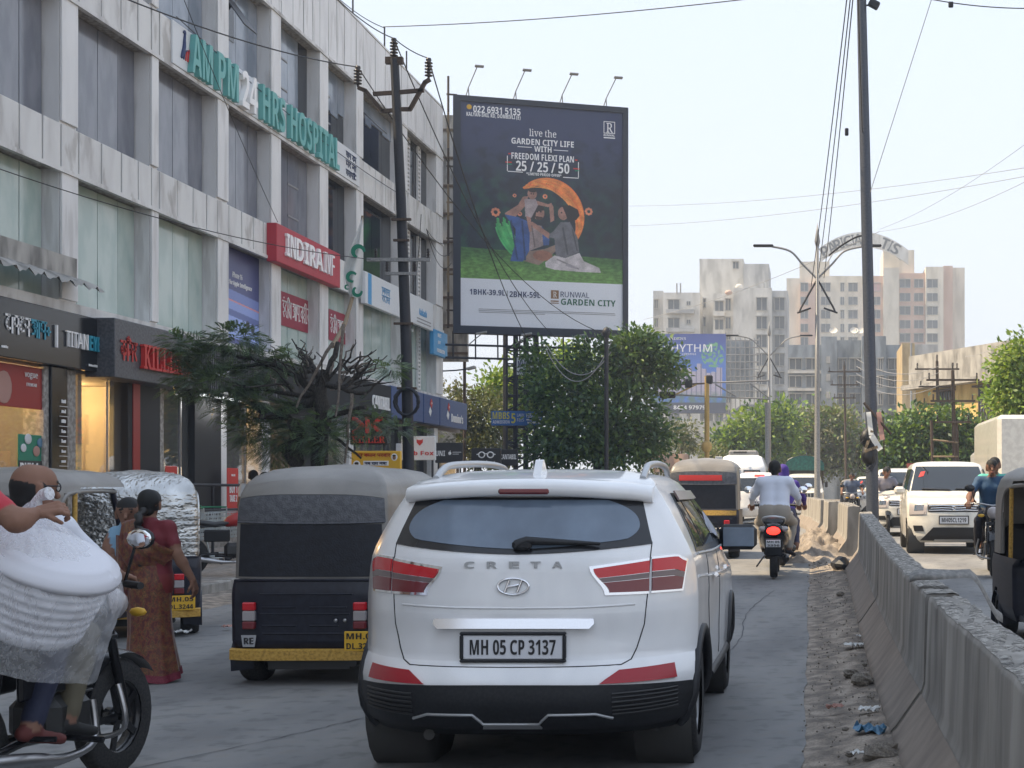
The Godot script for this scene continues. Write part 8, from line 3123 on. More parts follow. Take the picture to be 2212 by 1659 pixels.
func fronds(called: String,parent: Node,blobs: Array,count: int,length: float,cols: Array) -> void:
	var total = 0.0
	for b in blobs:
		total += b[2]
	var V: PackedVector3Array = PackedVector3Array()
	var N: PackedVector3Array = PackedVector3Array()
	var C: PackedColorArray = PackedColorArray()
	var I: PackedInt32Array = PackedInt32Array()
	for b in blobs:
		for k in int(count * b[2] / total):
			var d: Vector3 = Vector3(rng.randfn(),rng.randfn(),rng.randfn()).normalized()
			var p: Vector3 = b[0] + d * b[1] * pow(rng.randf(),0.45)
			var dir: Vector3 = Vector3(d.x + rng.randfn() * 0.5,d.y * 0.4 - 0.1 + rng.randfn() * 0.3,d.z + rng.randfn() * 0.5).normalized()
			var side: Vector3 = dir.cross(Vector3(rng.randfn() * 0.3,1,rng.randfn() * 0.3)).normalized()
			var col: Color = cols[rng.randi() % cols.size()] * rng.randf_range(0.75,1.3)
			col.a = 1.0
			var L: float = length * rng.randf_range(0.6,1.2)
			for i in 8:
				var t: float = (i + 1) / 9.0
				var q: Vector3 = p + dir * L * t - Vector3(0,0.22 * L * t * t,0)
				var ll: float = L * 0.26 * sin(PI * (0.15 + 0.75 * t))
				for g in [-1.0,1.0]:
					var l: Vector3 = (side * g * 0.85 + dir * 0.45 + Vector3(0,-0.12,0)).normalized()
					var w: Vector3 = dir * 0.42
					var up: Vector3 = w.cross(l).normalized()
					var base: int = V.size()
					V.append(q)
					V.append(q + l * ll * 0.5 + w * ll * 0.5)
					V.append(q + l * ll)
					V.append(q + l * ll * 0.5 - w * ll * 0.5)
					for j in 4:
						N.append(up)
						C.append(col)
					I.append_array([base,base + 2,base + 1,base,base + 3,base + 2])
	var arr: Array = []
	arr.resize(Mesh.ARRAY_MAX)
	arr[Mesh.ARRAY_VERTEX] = V
	arr[Mesh.ARRAY_NORMAL] = N
	arr[Mesh.ARRAY_COLOR] = C
	arr[Mesh.ARRAY_INDEX] = I
	var am = ArrayMesh.new()
	am.add_surface_from_arrays(Mesh.PRIMITIVE_TRIANGLES,arr)
	inst(called,am,M.leaf,parent)

# ------------------------------------------------------------------ poles, wires, signs
func insulator(o: Node3D,at: Vector3,k := 1.0) -> void:
	var s = T()
	var prof = [Vector2(0.015,-0.16)]
	for i in 5:
		prof.append_array([Vector2(0.03,-0.10 + i * 0.065),Vector2(0.085,-0.085 + i * 0.065),Vector2(0.08,-0.07 + i * 0.065),Vector2(0.035,-0.06 + i * 0.065)])
	prof.append_array([Vector2(0.06,0.24),Vector2(0.05,0.28),Vector2(0,0.28)])
	for i in prof.size():
		prof[i] = prof[i] * k
	lathe(s,prof,12,Transform3D(Basis.IDENTITY,at))
	obj("insulator",s,M.porcelain,o)

func wire(label: String,a: Vector3,b: Vector3,drop: float,r: float,m: Material,group := "overhead wires") -> void:
	var s = T()
	tube(s,sag(a,b,drop,16),r,4,false)
	var o = obj("overhead_wire",s,m)
	tag(o,label,"wire",group)

func lamp_post(label: String,x: float,z: float,h: float,span_m: float,g: float,banner := true) -> void:
	var o = thing("street_lamp",label,"street lamp",on_ground(x,z),0.0,"double armed street lamps on the median")
	var s = T()
	tube(s,[Vector3(0,-0.1,0),Vector3(0,h * 0.5,0),Vector3(0,h,0)],[0.10,0.08,0.05],8)
	lathe(s,[Vector2(0.05,h),Vector2(0.09,h + 0.15),Vector2(0.04,h + 0.45),Vector2(0,h + 0.75)],8)
	obj("post",s,M.pole_grey,o)
	for k in [-1.0,1.0]:
		s = T()
		tube(s,bend([Vector3(0,h - 1.0,0),Vector3(k * 0.45,h - 0.55,0),Vector3(k * span_m * 0.5,h - 0.15,0),Vector3(k * span_m * 0.85,h,0)],5),0.035,6)
		obj("arm",s,M.pole_grey,o)
		s = T()
		cbox(s,Vector3(k * span_m,h + 0.02,0),Vector3(0.62,0.07,0.2),0.025)
		obj("lamp_head",s,M.pole_black,o)
		if banner:
			s = T()
			tube(s,[Vector3(0,h - 1.0,0),Vector3(k * 0.5,h - 1.9,0.05),Vector3(k * 0.56,h - 2.05,0.05)],0.03,5)
			tube(s,[Vector3(k * 0.2,h - 1.9,0.05),Vector3(k * 0.62,h - 2.05,0.05)],0.03,5)
			obj("banner_bracket",s,M.pole_black,o)

func build_poles() -> void:
	var s: SurfaceTool
	# ---- tall black electricity pole on the left
	var z = 29.0
	var P = func(x: float,y: float,dz := 0.0) -> Vector3: return px(x,y,z + dz)
	var o = thing("electricity_pole","tall black electricity pole with a forked cross arm and three ribbed insulators","pole")
	s = T()
	var foot: Vector3 = P.call(886,1056)
	foot.y = 0.1
	tube(s,[foot,P.call(878,760),P.call(866,430),P.call(852,128)],[0.125,0.115,0.105,0.09],8)
	obj("post",s,M.pole_black,o)
	s = T()
	box(s,P.call(852,131),Vector3(0.36,0.14,0.1))
	obj("head_plate",s,M.pole_rust,o)
	s = T()
	for q in [[855,200,808,203],[855,200,914,195],[855,238,826,240],[826,240,790,196],[790,196,775,190],[855,236,886,236],[886,236,918,178],[918,178,928,172]]:
		var a: Vector3 = P.call(q[0],q[1])
		var b: Vector3 = P.call(q[2],q[3])
		box(s,(a + b) / 2,Vector3(a.distance_to(b) + 0.03,0.075,0.075),Basis(Vector3(0,0,1),atan2(b.y - a.y,b.x - a.x)))
	obj("cross_arm",s,M.pole_rust,o)
	var i1: Vector3 = P.call(773,172)
	var i2: Vector3 = P.call(851,112)
	var i3: Vector3 = P.call(926,155)
	for p in [i1,i2,i3]:
		insulator(o,p,1.0)
	for q in [[793,930,562,0.06],[833,902,592,0.05],[850,884,520,0.04],[846,888,475,0.04],[851,892,700,0.04],[858,900,840,0.04]]:
		s = T()
		var a: Vector3 = P.call(q[0],q[2],-0.12)
		var b: Vector3 = P.call(q[1],q[2] - 2,-0.12)
		box(s,(a + b) / 2,Vector3(b.x - a.x,q[3] * 1.2,0.06))
		obj("clamp_bar",s,M.pole_rust if q[3] < 0.05 else M.pole_grey,o)
	for x in [812.0,925.0,836.0,896.0]:
		insulator(o,P.call(x,552 if x in [812.0,925.0] else 580,-0.12),0.5)
	s = T()
	var coil = []
	for k in 49:
		var a = TAU * 3.0 * k / 48.0
		coil.append(P.call(879,868,-0.15) + Vector3(cos(a) * (0.24 + 0.02 * sin(k * 1.7)),sin(a) * 0.28,0.03 * sin(k * 0.9)))
	tube(s,coil,0.03,6,false)
	obj("cable_coil",s,M.pole_black,o)
	# its wires
	var left_far = [Vector3(-13.5,13.4,6),Vector3(-12.2,15.2,6),Vector3(-10.4,14.2,6)]
	wire("wire from the left insulator of the black pole towards the building front",i1 + Vector3(0,0.26,0),px(-60,-150,17.0),0.25,0.012,M.wire_dark)
	wire("wire from the middle insulator of the black pole up over the roof",i2 + Vector3(0,0.28,0),px(700,-30,20.0),0.1,0.012,M.wire_dark)
	wire("wire between the middle and right insulators of the black pole",i2 + Vector3(0,0.28,0),i3 + Vector3(0,0.28,0),0.05,0.011,M.wire_dark)
	wire("wire from the right insulator slanting down before the billboard",i3 + Vector3(0,0.26,0),px(1135,725,47.0),0.5,0.014,M.wire_dark)
	wire("second wire slanting down across the billboard's lower part",i2 + Vector3(0,0.26,0),px(1205,735,47.0),0.8,0.014,M.wire_dark)
	wire("third wire slanting from the black pole to the tree top",i1 + Vector3(0,0.26,0),px(1310,722,47.0),1.0,0.014,M.wire_dark)
	wire("thin wire crossing the sky towards the right",px(828,58,28.0),px(2060,-62,21.0),0.15,0.009,M.wire_dark)
	wire("thin wire down from the roof to the insulator",px(735,0,24.0),px(830,60,28.0),0.05,0.009,M.wire_dark)
	wire("thin wire crossing the first floor glass",px(-30,355,20.0),px(800,560,28.8),0.2,0.008,M.wire_dark)
	wire("thin wire over the hospital letters",px(390,-20,24.0),px(600,480,31.0),0.1,0.007,M.wire_dark)
	wire("slack cable along the hospital sign's lower edge",Vector3(-FACE + 0.16,12.15,-fz(366)),Vector3(-FACE + 0.16,11.75,-fz(860)),0.25,0.014,M.wire_dark)
	wire("cable hanging down the end bay of the building",Vector3(-FACE + 0.1,11.6,-51.5),Vector3(-FACE + 0.1,9.0,-50.6),0.5,0.014,M.wire_dark)
	for k in 3:
		wire("cable drooping from the end bay towards the billboard",Vector3(-FACE + 0.1,11.2,-52.2),px(975,520 + k * 24,54.0),0.3 + 0.2 * k,0.013,M.wire_dark)
	# ---- tall dark pole at the median
	z = 22.0
	o = thing("median_pole","tall dark blue grey pole on the median with a wrapped junction and rags","pole")
	s = T()
	foot = P.call(1886,1056)
	foot.y = gy(0.95,22.0) - 0.1
	tube(s,[foot,P.call(1882,900),P.call(1870,400),P.call(1860,-40)],[0.15,0.14,0.125,0.11],6)
	obj("post",s,M.pole_blue_grey,o)
	s = T()
	tube(s,bend([P.call(1884,1000),P.call(1874,985,-0.1),P.call(1878,965),P.call(1871,945,-0.1),P.call(1882,930)],4),[0.11,0.12,0.13,0.14,0.14,0.13,0.14,0.15,0.14,0.13,0.13,0.14,0.14,0.13,0.12,0.12,0.11],9)
	obj("wrapped_junction",s,M.plastic_black,o)
	s = T()
	for k in 3:
		var lp = []
		for q in 14:
			var a = TAU * q / 13.0
			lp.append(P.call(1872 + cos(a) * (16 + 3 * k),985 + sin(a) * (26 + 5 * k),-0.2))
		tube(s,lp,0.008,5,false)
	obj("cable_loop",s,M.wire_dark,o)
	s = T()
	tube(s,[P.call(1866,870,-0.2),P.call(1925,938,-0.2)],0.03,5)
	tube(s,[P.call(1908,900,-0.15),P.call(1910,985,-0.2)],0.014,5)
	obj("stick",s,M.pole_rust,o)
	for q in [[1876,890,1882,940,0.05,"paper_white"],[1882,940,1902,972,0.06,"paper_white"],[1898,890,1906,950,0.05,"paper_pink"],[1868,975,1896,965,0.03,"bamboo"],[1870,968,1884,930,0.03,"bamboo"]]:
		s = T()
		var a: Vector3 = P.call(q[0],q[1],-0.22)
		var b: Vector3 = P.call(q[2],q[3],-0.22)
		var d = (b - a).normalized()
		var sd = Vector3(-d.y,d.x,0)
		grid(s,2,6,func(u,v): return a.lerp(b,v) + sd * (u - 0.5) * q[4] * 2.0 + Vector3(0,0,0.02 * sin(v * 8.0)))
		obj("rag",s,M[q[5]],o)
	s = T()
	cbox(s,P.call(1888,9),Vector3(0.22,0.16,0.14),0.02,Basis(Vector3.BACK,-0.5))
	tube(s,[P.call(1862,14),P.call(1880,10)],0.02,5)
	obj("flood_lamp",s,M.pole_black,o)
	s = T()
	tube(s,bend([P.call(1872,508),P.call(1850,512),P.call(1818,530),P.call(1790,552)],4),0.02,5)
	obj("side_arm",s,M.pole_black,o)
	for q in [[1843,0,1768,590],[1848,0,1780,600],[1836,0,1752,620],[1852,0,1872,560]]:
		wire("thin cable running down beside the tall dark pole",px(q[0],q[1] - 60,22.0),px(q[2],q[3],40.0),0.15,0.010,M.wire_dark)
	s = T()
	cbox(s,px(1829,285,26.0),Vector3(0.07,0.14,0.06),0.015)
	tag(obj("cable_joint",s,M.pole_black),"small black joint box clipped on the thin cables","joint box")
	wire("pale wire rising to the right from the tall dark pole",px(1880,415,22.0),px(2015,-10,20.0),0.0,0.006,M.wire_pale)
	wire("wire at the top right corner carrying a small box",px(1980,-8,20.0),px(2240,18,20.0),0.05,0.008,M.wire_dark)
	s = T()
	cbox(s,px(2054,10,20.0),Vector3(0.07,0.08,0.05),0.01)
	tag(obj("wire_box",s,M.pole_black),"tiny grey box hanging on the wire at the top of the sky","box")
	for q in [[1360,445,2230,360],[1360,488,2230,378],[1390,690,1900,500],[1900,495,2230,300],[2085,770,2230,690],[1900,500,2230,385]]:
		wire("faint distant wire across the pale sky",px(q[0],q[1],70.0),px(q[2],q[3],45.0),0.3,0.010,M.wire_pale)
	# ---- lamps on the median, signal post
	lamp_post("near double armed street lamp beside the tall dark pole",0.15,43.0,8.6,1.66,0.35)
	lamp_post("far double armed street lamp between the minibus and the pickup",-2.1,68.0,8.6,1.8,0.35)
	o = thing("signal_post","yellow traffic signal post with a long pipe gantry and black signal heads","traffic signal",on_ground(-4.15,55.0))
	z = 55.0
	var B = o.position
	var Q = func(x: float,y: float) -> Vector3: return px(x,y,55.0) - B
	s = T()
	tube(s,[Vector3(0,-0.1,0),Q.call(1527,812)],[0.10,0.095],8)
	obj("post",s,M.pole_yellow,o)
	for q in [[1440,832,1528,828,"pole_rust"],[1528,827,1662,822,"pole_grey"],[1458,853,1662,862,"pole_grey"],[1460,852,1505,830,"pole_yellow"],[1545,830,1590,856,"pole_grey"],[1620,828,1662,860,"pole_grey"]]:
		s = T()
		tube(s,[Q.call(q[0],q[1]),Q.call(q[2],q[3])],0.036,6)
		obj("gantry_pipe",s,M[q[4]],o)
	s = T()
	cbox(s,Q.call(1442,853),Vector3(0.62,0.26,0.2),0.03)
	var sh = obj("signal_head",s,M.plastic_black,o)
	for x in [1430.0,1442.0,1454.0]:
		s = T()
		lathe(s,[Vector2(0.09,0.0),Vector2(0.09,0.16)],12,Transform3D(Basis(Vector3.RIGHT,PI / 2),Q.call(x,853) + Vector3(0,0,0.1)))
		obj("visor",s,M.pole_black,sh)
	for q in [[1464,830],[1488,828],[1532,820]]:
		s = T()
		cbox(s,Q.call(q[0],q[1]),Vector3(0.28,0.34,0.2),0.04)
		obj("signal_back",s,M.pole_black,o)
	s = T()
	ball(s,Q.call(1527,965) + Vector3(0,0,0.12),Vector3(0.22,0.24,0.1),12)
	obj("round_box",s,M.pole_yellow,o)
	o = thing("gantry_post","grey post carrying the far end of the signal gantry","pole",on_ground(-1.75,56.0))
	s = T()
	tube(s,[Vector3(0,-0.1,0),Vector3(-0.05,4.6,0)],[0.12,0.1],8)
	obj("post",s,M.pole_grey,o)
	s = T()
	lathe(s,[Vector2(0.125,0.6),Vector2(0.125,1.0)],10)
	obj("yellow_band",s,M.sign_amber,o)
	# ---- small electricity poles on the right and beyond
	for q in [[2024.0,780.0,60.0,"rusty pole with three short cross arms left of the warehouse windows"],[2058.0,800.0,50.0,"slim dark pole with forked arm before the yellow warehouse"],[1824.0,790.0,80.0,"thin pole behind the near street lamp"],[985.0,830.0,72.0,"thin pole with insulators behind the olive brown tree"]]:
		var zz: float = q[2]
		var top = px(q[0],q[1],zz)
		o = thing("small_electricity_pole",q[3],"pole",Vector3(top.x,0.2,top.z),0.0,"small electricity poles")
		s = T()
		var h = top.y - 0.2
		tube(s,[Vector3(0.12,-0.1,0),Vector3(0,h,0)],[0.09,0.07],6)
		obj("post",s,M.pole_rust,o)
		for k in 3:
			s = T()
			box(s,Vector3(0,h - 0.35 - k * 0.75,0.08),Vector3(1.9 - k * 0.3,0.07,0.07))
			obj("cross_arm",s,M.pole_rust,o)
			for g in [-1.0,1.0]:
				insulator(o,Vector3(g * (0.85 - k * 0.15),h - 0.25 - k * 0.75,0.08),0.55)
		insulator(o,Vector3(0,h + 0.08,0),0.7)
	var tf = thing("transformer_frame","rusty pole frame with stays and boxes in front of the broad tree","pole",on_ground(4.9,50.0))
	for x in [-0.55,0.35,1.3]:
		s = T()
		tube(s,[Vector3(x,-0.1,0),Vector3(x - 0.1,3.6,0)],0.06,6)
		obj("post",s,M.pole_rust,tf)
	for q in [[-0.6,2.9,0.3,2.8],[-0.6,2.3,0.3,2.3],[-0.6,1.6,0.3,1.6],[0.4,0.6,1.2,2.8],[1.3,0.6,0.5,1.6]]:
		s = T()
		tube(s,[Vector3(q[0],q[1],0.05),Vector3(q[2],q[3],0.05)],0.035,5)
		obj("brace",s,M.bamboo,tf)
	s = T()
	cbox(s,Vector3(-0.15,1.85,0.1),Vector3(0.5,0.4,0.3),0.03)
	obj("box",s,M.pole_grey,tf)
	for k in 4:
		wire("pale cable strung between the small poles on the right",px(1850,775 + k * 16,62.0),px(2030,790 + k * 14,58.0),0.5,0.012,M.wire_pale)
	for k in 2:
		wire("pale drooping cable below the billboard",px(1180,745 + k * 10,47.5),px(1320,760 - 20 * k,47.5),0.9 + 0.3 * k,0.016,M.wire_pale)
	# dark lamp before the billboard's right foot
	o = thing("dark_lamp_post","dark post with a round head before the big tree","pole",Vector3(px(1310,0,46.0).x,0,-46.0))
	s = T()
	tube(s,[Vector3(0,-0.1,0),Vector3(0,6.6,0)],0.07,8)
	obj("post",s,M.pole_black,o)
	s = T()
	ball(s,Vector3(0,6.65,0),Vector3(0.14,0.17,0.14),10)
	obj("head",s,M.pole_black,o)
	# lamp reaching out from the building end
	o = thing("wall_lamp","flat flood lamp on a long arm reaching from the building's end","lamp")
	s = T()
	tube(s,[px(948,802,54.9),px(985,800,54.9),px(1012,797,54.9)],0.03,6)
	obj("arm",s,M.pole_black,o)
	s = T()
	cbox(s,px(1018,795,54.9),Vector3(0.34,0.1,0.3),0.02,Basis(Vector3.BACK,0.25))
	obj("lamp_head",s,M.tarp_beige,o)

# ------------------------------------------------------------------ signs that face the traffic
func traffic_board(called: String,label: String,x0: float,y0: float,x1: float,y1: float,z: float,m: Material,post := true) -> Node3D:
	var c = px((x0 + x1) / 2,(y0 + y1) / 2,z)
	var o = thing(called,label,"sign",c)
	var w = (x1 - x0) * z / FV
	var h = (y1 - y0) * z / FV
	var s = T()
	cbox(s,Vector3(0,0,-0.06),Vector3(w,h,0.12),0.012)
	obj("board",s,m,o)
	if post:
		for g in [-0.4,0.4]:
			s = T()
			tube(s,[Vector3(g * w,-h / 2,-0.08),Vector3(g * w,-c.y + 0.1,-0.08)],0.03,6)
			obj("post",s,M.pole_black,o)
	return o

func build_street_signs() -> void:
	var at = func(x: float,y: float) -> Transform3D: return Transform3D(Basis.IDENTITY,Vector3(x,y,0.001))
	var s: SurfaceTool
	var o = traffic_board("jeans_sign","black square sign with a red mirrored K emblem above the word KILLER",756,895,836,960,34.0,M.black_matt)
	letters("KILLER","serif bold",0.80,0.16,0.02,M.ink_red,o,at.call(0,-0.25))
	s = T()
	cbox(s,Vector3(-0.02,0.10,0.015),Vector3(0.11,0.40,0.03),0.03)
	obj("emblem_bar",s,M.ink_red,o)
	for g in [-1.0,1.0]:
		s = T()
		for k in [-1.0,1.0]:
			var a = Vector3(-0.02 + g * 0.12,0.10,0.015)
			var b = Vector3(-0.02 + g * 0.30,0.10 + k * 0.16,0.015)
			cbox(s,(a + b) / 2,Vector3(a.distance_to(b) + 0.06,0.10,0.03),0.02,Basis(Vector3.BACK,atan2(b.y - a.y,b.x - a.x)))
			cbox(s,b + Vector3(g * 0.03,0,0),Vector3(0.09,0.09,0.03),0.03)
		obj("emblem_arrow",s,M.ink_red,o)
	o = traffic_board("felicitation_banner","yellow banner with red lettering and two round portraits",759,974,865,1016,32.0,M.plate_yellow)
	devanagari(["sa","ra"," ","ka","ma","la"," ","pa","ra","va","aa","ra"],0.78,0.07,0.016,0.006,M.ink_red,o,at.call(-0.06,0.12))
	s = T()
	cbox(s,Vector3(0.0,-0.06,0.0),Vector3(0.58,0.11,0.012),0.004)
	obj("white_strip",s,M.ink_white,o)
	devanagari(["na","va"," ","ra","aa","ma"," ","la","va","aa"],0.5,0.05,0.014,0.006,M.ink_navy,o,at.call(0.0,-0.065).translated(Vector3(0,0,0.008)))
	for q in [[0.42,0.08,0.075],[-0.44,-0.1,0.09]]:
		s = T()
		ball(s,Vector3(q[0],q[1],0),Vector3(q[2],q[2] * 1.15,0.006),14)
		obj("portrait_disc",s,M.ink_white,o)
		s = T()
		ball(s,Vector3(q[0],q[1] - 0.01,0.004),Vector3(q[2] * 0.55,q[2] * 0.7,0.006),12)
		obj("portrait_face",s,M.wood,o)
		s = T()
		ball(s,Vector3(q[0],q[1] + q[2] * 0.45,0.006),Vector3(q[2] * 0.56,q[2] * 0.3,0.006),12)
		obj("portrait_hair",s,M.ink_black,o)
	o = traffic_board("fox_sign","white sign reading Kub Fox with a small red fox head behind the black pole",866,942,940,994,40.0,M.sign_white)
	letters("Kub Fox","bold",0.86,0.13,0.012,M.ink_red,o,at.call(0.02,-0.14))
	s = T()
	prism(s,PackedVector2Array([Vector2(-0.09,0.10),Vector2(-0.04,0.07),Vector2(0.04,0.07),Vector2(0.09,0.10),Vector2(0.085,0.0),Vector2(0,-0.09),Vector2(-0.085,0.0)]),0,0.012,Transform3D(Basis.IDENTITY,Vector3(0.05,0.16,0)))
	obj("fox_head",s,M.ink_red,o)
	o = traffic_board("computer_shop_sign","dark grey sign with white letters UNI and an apple mark",940,956,999,1000,45.0,M.charcoal)
	letters("UNI","bold",0.3,0.17,0.012,M.ink_white,o,at.call(-0.27,-0.02))
	s = T()
	ball(s,Vector3(0.03,-0.02,0.002),Vector3(0.05,0.055,0.008),12)
	ball(s,Vector3(0.045,0.055,0.002),Vector3(0.012,0.02,0.006),8)
	obj("apple_mark",s,M.ink_white,o)
	s = T()
	span(s,Vector3(0.12,0.01,0),Vector3(0.40,0.025,0.008))
	span(s,Vector3(0.12,-0.05,0),Vector3(0.32,-0.035,0.008))
	obj("small_print",s,M.ink_white,o)
	o = traffic_board("spectacles_sign","dark sign with white round spectacles and the word lenskart",1018,968,1082,1006,48.0,M.charcoal)
	letters("lenskart","regular",0.62,0.15,0.012,M.ink_white,o,at.call(0.0,-0.2))
	s = T()
	for g in [-1.0,1.0]:
		var ring = []
		for k in 17:
			var a = TAU * k / 16.0
			ring.append(Vector3(g * 0.15 + cos(a) * 0.105,0.07 + sin(a) * 0.095,0.01))
		tube(s,ring,0.024,6,false)
		tube(s,[Vector3(g * 0.25,0.1,0.01),Vector3(g * 0.32,0.08,0.01)],0.02,5)
	tube(s,[Vector3(-0.05,0.1,0.01),Vector3(0.05,0.1,0.01)],0.02,5)
	obj("spectacles_mark",s,M.ink_white,o)
	o = traffic_board("clothes_shop_sign","dark sign with white letters CANTABIL next to the spectacles sign",1076,970,1118,1006,49.0,M.charcoal)
	letters("CANTABIL","bold",0.55,0.17,0.012,M.ink_white,o,at.call(0.02,0.02))
	o = traffic_board("junction_sign","green direction sign with an amber band beyond the white car's roof",1309,978,1351,1008,52.0,M.sign_green)
	s = T()
	span(s,Vector3(-0.36,0.13,0),Vector3(0.36,0.26,0.006))
	obj("amber_band",s,M.sign_amber,o)
	s = T()
	for k in 3:
		span(s,Vector3(-0.2,0.05 - k * 0.1,0),Vector3(0.2,0.08 - k * 0.1,0.006))
	obj("small_print",s,M.ink_white,o)
	s = T()
	ball(s,Vector3(0.02,0.19,0.006),Vector3(0.04,0.04,0.006),10)
	obj("red_mark",s,M.ink_red,o)
	o = traffic_board("narrow_notice","small dark framed notice on a post beside the minibus",1545,986,1560,1006,60.0,M.sign_white)
	o = traffic_board("white_notice","small white notice behind the black pole",855,958,868,980,42.0,M.sign_white)

# ------------------------------------------------------------------ railing, trolleys, litter
func trolley_mesh(o: Node3D) -> void:
	var s = T()
	for k in 7:
		var y = 0.45 + k * 0.075
		var t = k / 6.0
		var a = [Vector3(-0.22 - 0.05 * t,y,0.32),Vector3(0.22 + 0.05 * t,y,0.32),Vector3(0.17 + 0.04 * t,y + 0.02,-0.42 - 0.06 * t),Vector3(-0.17 - 0.04 * t,y + 0.02,-0.42 - 0.06 * t)]
		tube(s,[a[0],a[1],a[2],a[3],a[0]],0.005,4,false)
	for k in 9:
		var u = k / 8.0
		for g in [-1.0,1.0]:
			tube(s,[Vector3(g * lerpf(0.22,0.17,u),0.45,lerpf(0.32,-0.42,u)),Vector3(g * lerpf(0.27,0.21,u),0.90,lerpf(0.32,-0.48,u))],0.004,4,false)
		tube(s,[Vector3(lerpf(-0.2,0.2,u),0.45,0.32),Vector3(lerpf(-0.25,0.25,u),0.9,0.32)],0.004,4,false)
		tube(s,[Vector3(lerpf(-0.17,0.17,u),0.46,-0.42),Vector3(lerpf(-0.21,0.21,u),0.92,-0.48)],0.004,4,false)
	obj("basket",s,M.cart_wire,o)
	s = T()
	for g in [-1.0,1.0]:
		tube(s,[Vector3(g * 0.26,1.0,0.42),Vector3(g * 0.24,0.5,0.36),Vector3(g * 0.22,0.12,0.25),Vector3(g * 0.16,0.12,-0.45)],0.013,5)
	obj("frame",s,M.cart_wire,o)
	s = T()
	tube(s,[Vector3(-0.26,1.0,0.42),Vector3(0.26,1.0,0.42)],0.018,6)
	obj("handle",s,M.sign_green,o)
	for g in [[-0.22,0.25],[0.22,0.25],[-0.16,-0.42],[0.16,-0.42]]:
		s = T()
		lathe(s,[Vector2(0,-0.015),Vector2(0.055,-0.015),Vector2(0.055,0.015),Vector2(0,0.015)],10,Transform3D(Basis(Vector3.BACK,PI / 2),Vector3(g[0],0.06,g[1])))
		obj("castor",s,M.pole_black,o)

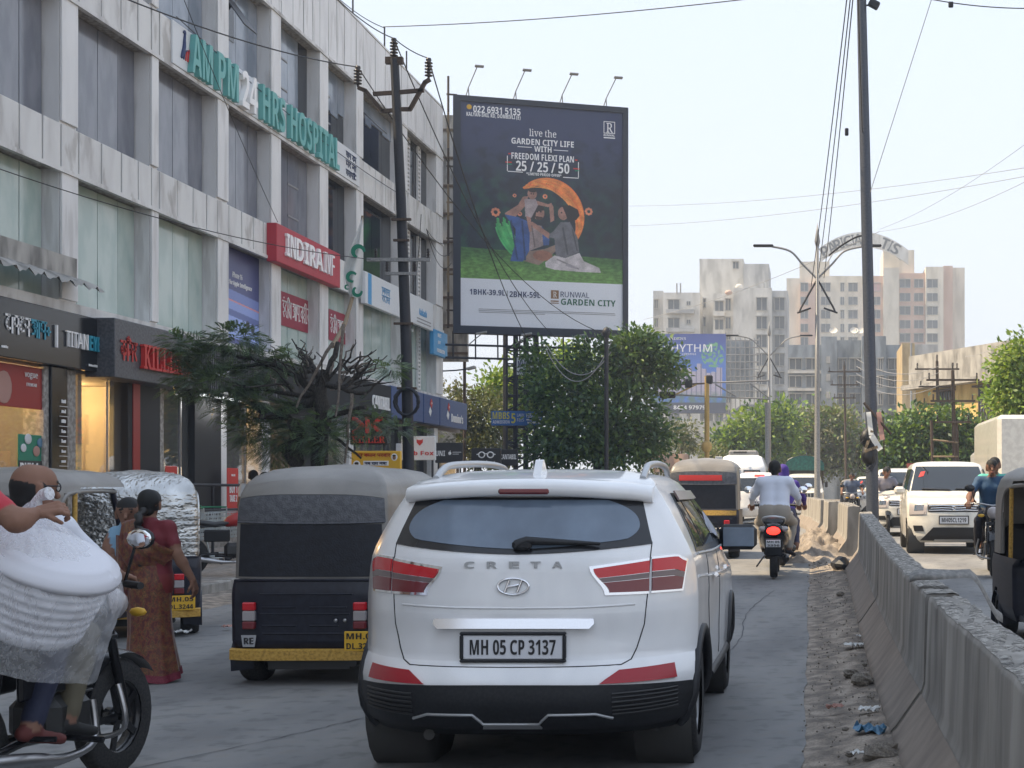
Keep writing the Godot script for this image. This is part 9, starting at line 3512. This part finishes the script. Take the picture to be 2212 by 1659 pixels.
func build_small_things() -> void:
	var s: SurfaceTool
	# black railing before the shops
	var o = thing("pavement_railing","black two bar railing between the pavement and the shops","railing")
	for y in [1.58,1.05]:
		s = T()
		tube(s,[Vector3(-12.6,y,-21.0),Vector3(-12.6,y,-36.0)],0.035,6)
		obj("rail",s,M.pole_black,o)
	for k in 8:
		s = T()
		tube(s,[Vector3(-12.6,0.1,-21.0 - k * 2.1),Vector3(-12.6,1.6,-21.0 - k * 2.1)],0.03,6)
		obj("post",s,M.pole_black,o)
	# shopping trolleys on the pavement
	var places = [[425,1222,-0.3,"upright shopping trolley with a wire basket nearest the saree woman"],[462,1216,-0.5,"upright shopping trolley in the middle of the trolley group"],[492,1208,-0.2,"upright shopping trolley beside the red motorcycle's wheel"],[405,1200,0.4,"shopping trolley half hidden behind the saree woman"]]
	var first: Node3D = null
	for p in places:
		var z = (EYE - 0.16) * FV / (p[1] - CY)
		var at = Vector3((p[0] - CX) * z / FV,0.16,-z)
		if first == null:
			first = thing("shopping_trolley",p[3],"shopping trolley",at,p[2],"shopping trolleys on the pavement")
			trolley_mesh(first)
		else:
			copy_of(first,at,p[2],p[3])
	var lay = copy_of(first,Vector3(-8.95,0.30,-19.3),0.9,"shopping trolley tipped over on its side by the kerb")
	lay.rotation = Vector3(0,0.9,1.45)
	# litter and stones on the dirt strip
	var spots = [[1845,1405,"paper_white",0.16,"long crumpled white paper on the dirt strip"],[1858,1384,"paper_white",0.06,"tiny white scrap near the barrier foot"],[1803,1541,"paper_pink",0.11,"faded pink wrapper on the dirt strip"],[1878,1547,"paper_white",0.13,"torn white and green paper near the barrier foot"],[1880,1592,"plastic_blue",0.19,"crumpled blue plastic bag against the barrier"],[1855,1645,"paper_white",0.08,"white scrap of paper at the end of the strip"],[1850,1312,"paper_white",0.05,"small pale scrap under the barrier flare"],[400,1315,"paper_white",0.28,"white crumpled paper lying in the gutter"],[392,1368,"paper_white",0.16,"small white paper on the road behind the saree woman"],[492,1356,"paper_pink",0.10,"orange scrap near the rickshaw's wheel"]]
	for q in spots:
		var z: float = 1.42 * FV / (q[1] - CY)
		var x: float = (q[0] - CX) * z / FV
		z = (EYE - gy(x,z) - 0.03) * FV / (q[1] - CY)
		x = (q[0] - CX) * z / FV
		s = T()
		var nz = FastNoiseLite.new()
		nz.seed = int(q[0])
		nz.frequency = 9.0
		var w: float = q[3]
		var lift = 0.05 if x > -0.1 else 0.02
		grid(s,9,7,func(u,v): return Vector3(x + (u - 0.5) * w * (1.0 + 0.5 * nz.get_noise_2d(v,3.0)),gy(x,z) + lift + 0.03 + 0.32 * w * nz.get_noise_2d(u * w * 4.0,v * w * 4.0),-z - (v - 0.5) * w * 0.8 * (1.0 + 0.5 * nz.get_noise_2d(u,7.0))),-1)
		var l = obj("litter",s,M[q[2]])
		tag(l,q[4],"litter","litter on the road")
	for q in [[1838,1462,0.085,"dark lump of broken concrete on the dirt strip"],[1862,1478,0.12,"half buried brown stone beside the dark lump"],[1868,1440,0.03,"small stone near the barrier foot"],[1826,1580,0.03,"small dark pebble on the dirt strip"],[1905,1640,0.14,"large rounded stone leaning on the barrier foot"],[1880,1512,0.04,"little stone behind the torn paper"],[1815,1270,0.07,"grey stone at the edge of the sunlit dirt"],[1836,1635,0.04,"pebble by the road edge"]]:
		var z: float = 1.42 * FV / (q[1] - CY)
		var x: float = (q[0] - CX) * z / FV
		z = (EYE - gy(x,z) - 0.05) * FV / (q[1] - CY)
		x = (q[0] - CX) * z / FV
		s = T()
		var nz = FastNoiseLite.new()
		nz.seed = int(q[0])
		nz.frequency = 1.4
		var r: float = q[2] * 0.62
		grid(s,12,8,func(u,v):
			var a: float = TAU * u
			var b: float = PI * (v - 0.5)
			var d = Vector3(cos(a) * cos(b),sin(b),sin(a) * cos(b))
			var k: float = r * (1.0 + 0.45 * nz.get_noise_3d(d.x,d.y,d.z))
			return Vector3(x,gy(x,z) + 0.06 + r * 0.25,-z) + d * Vector3(k * 1.15,k * 0.7,k),-1)
		tag(obj("stone",s,M.stone),q[3],"stone","stones on the dirt strip")
	# gravel scattered over the strip: too much to count
	var gv = MultiMesh.new()
	gv.transform_format = MultiMesh.TRANSFORM_3D
	var ps = T()
	cbox(ps,Vector3.ZERO,Vector3(1,0.6,0.8),0.3)
	gv.mesh = done(ps)
	gv.instance_count = 2600
	for i in 2600:
		var z = rng.randf_range(5.0,36.0)
		var x = lerpf(-0.08,0.5,pow(rng.randf(),0.7))
		var k = 0.002 + 0.009 * pow(rng.randf(),3.0)
		if z > 21.0:
			k *= 2.0
			x += rng.randf_range(-0.1,0.1)
		gv.set_instance_transform(i,Transform3D(Basis.from_euler(Vector3(rng.randf() * 6,rng.randf() * 6,rng.randf() * 6)) * Basis.from_scale(Vector3.ONE * k * 2.0),Vector3(x,gy(x,z) + 0.03 + 0.05 * smoothstep(0.1,0.5,x),-z)))
	var mi = MultiMeshInstance3D.new()
	mi.name = "gravel"
	mi.multimesh = gv
	mi.material_override = M.stone
	mi.set_meta("kind","stuff")
	add_child(mi)
	tag(mi,"loose gravel and crumbs scattered over the dirt strip","gravel")
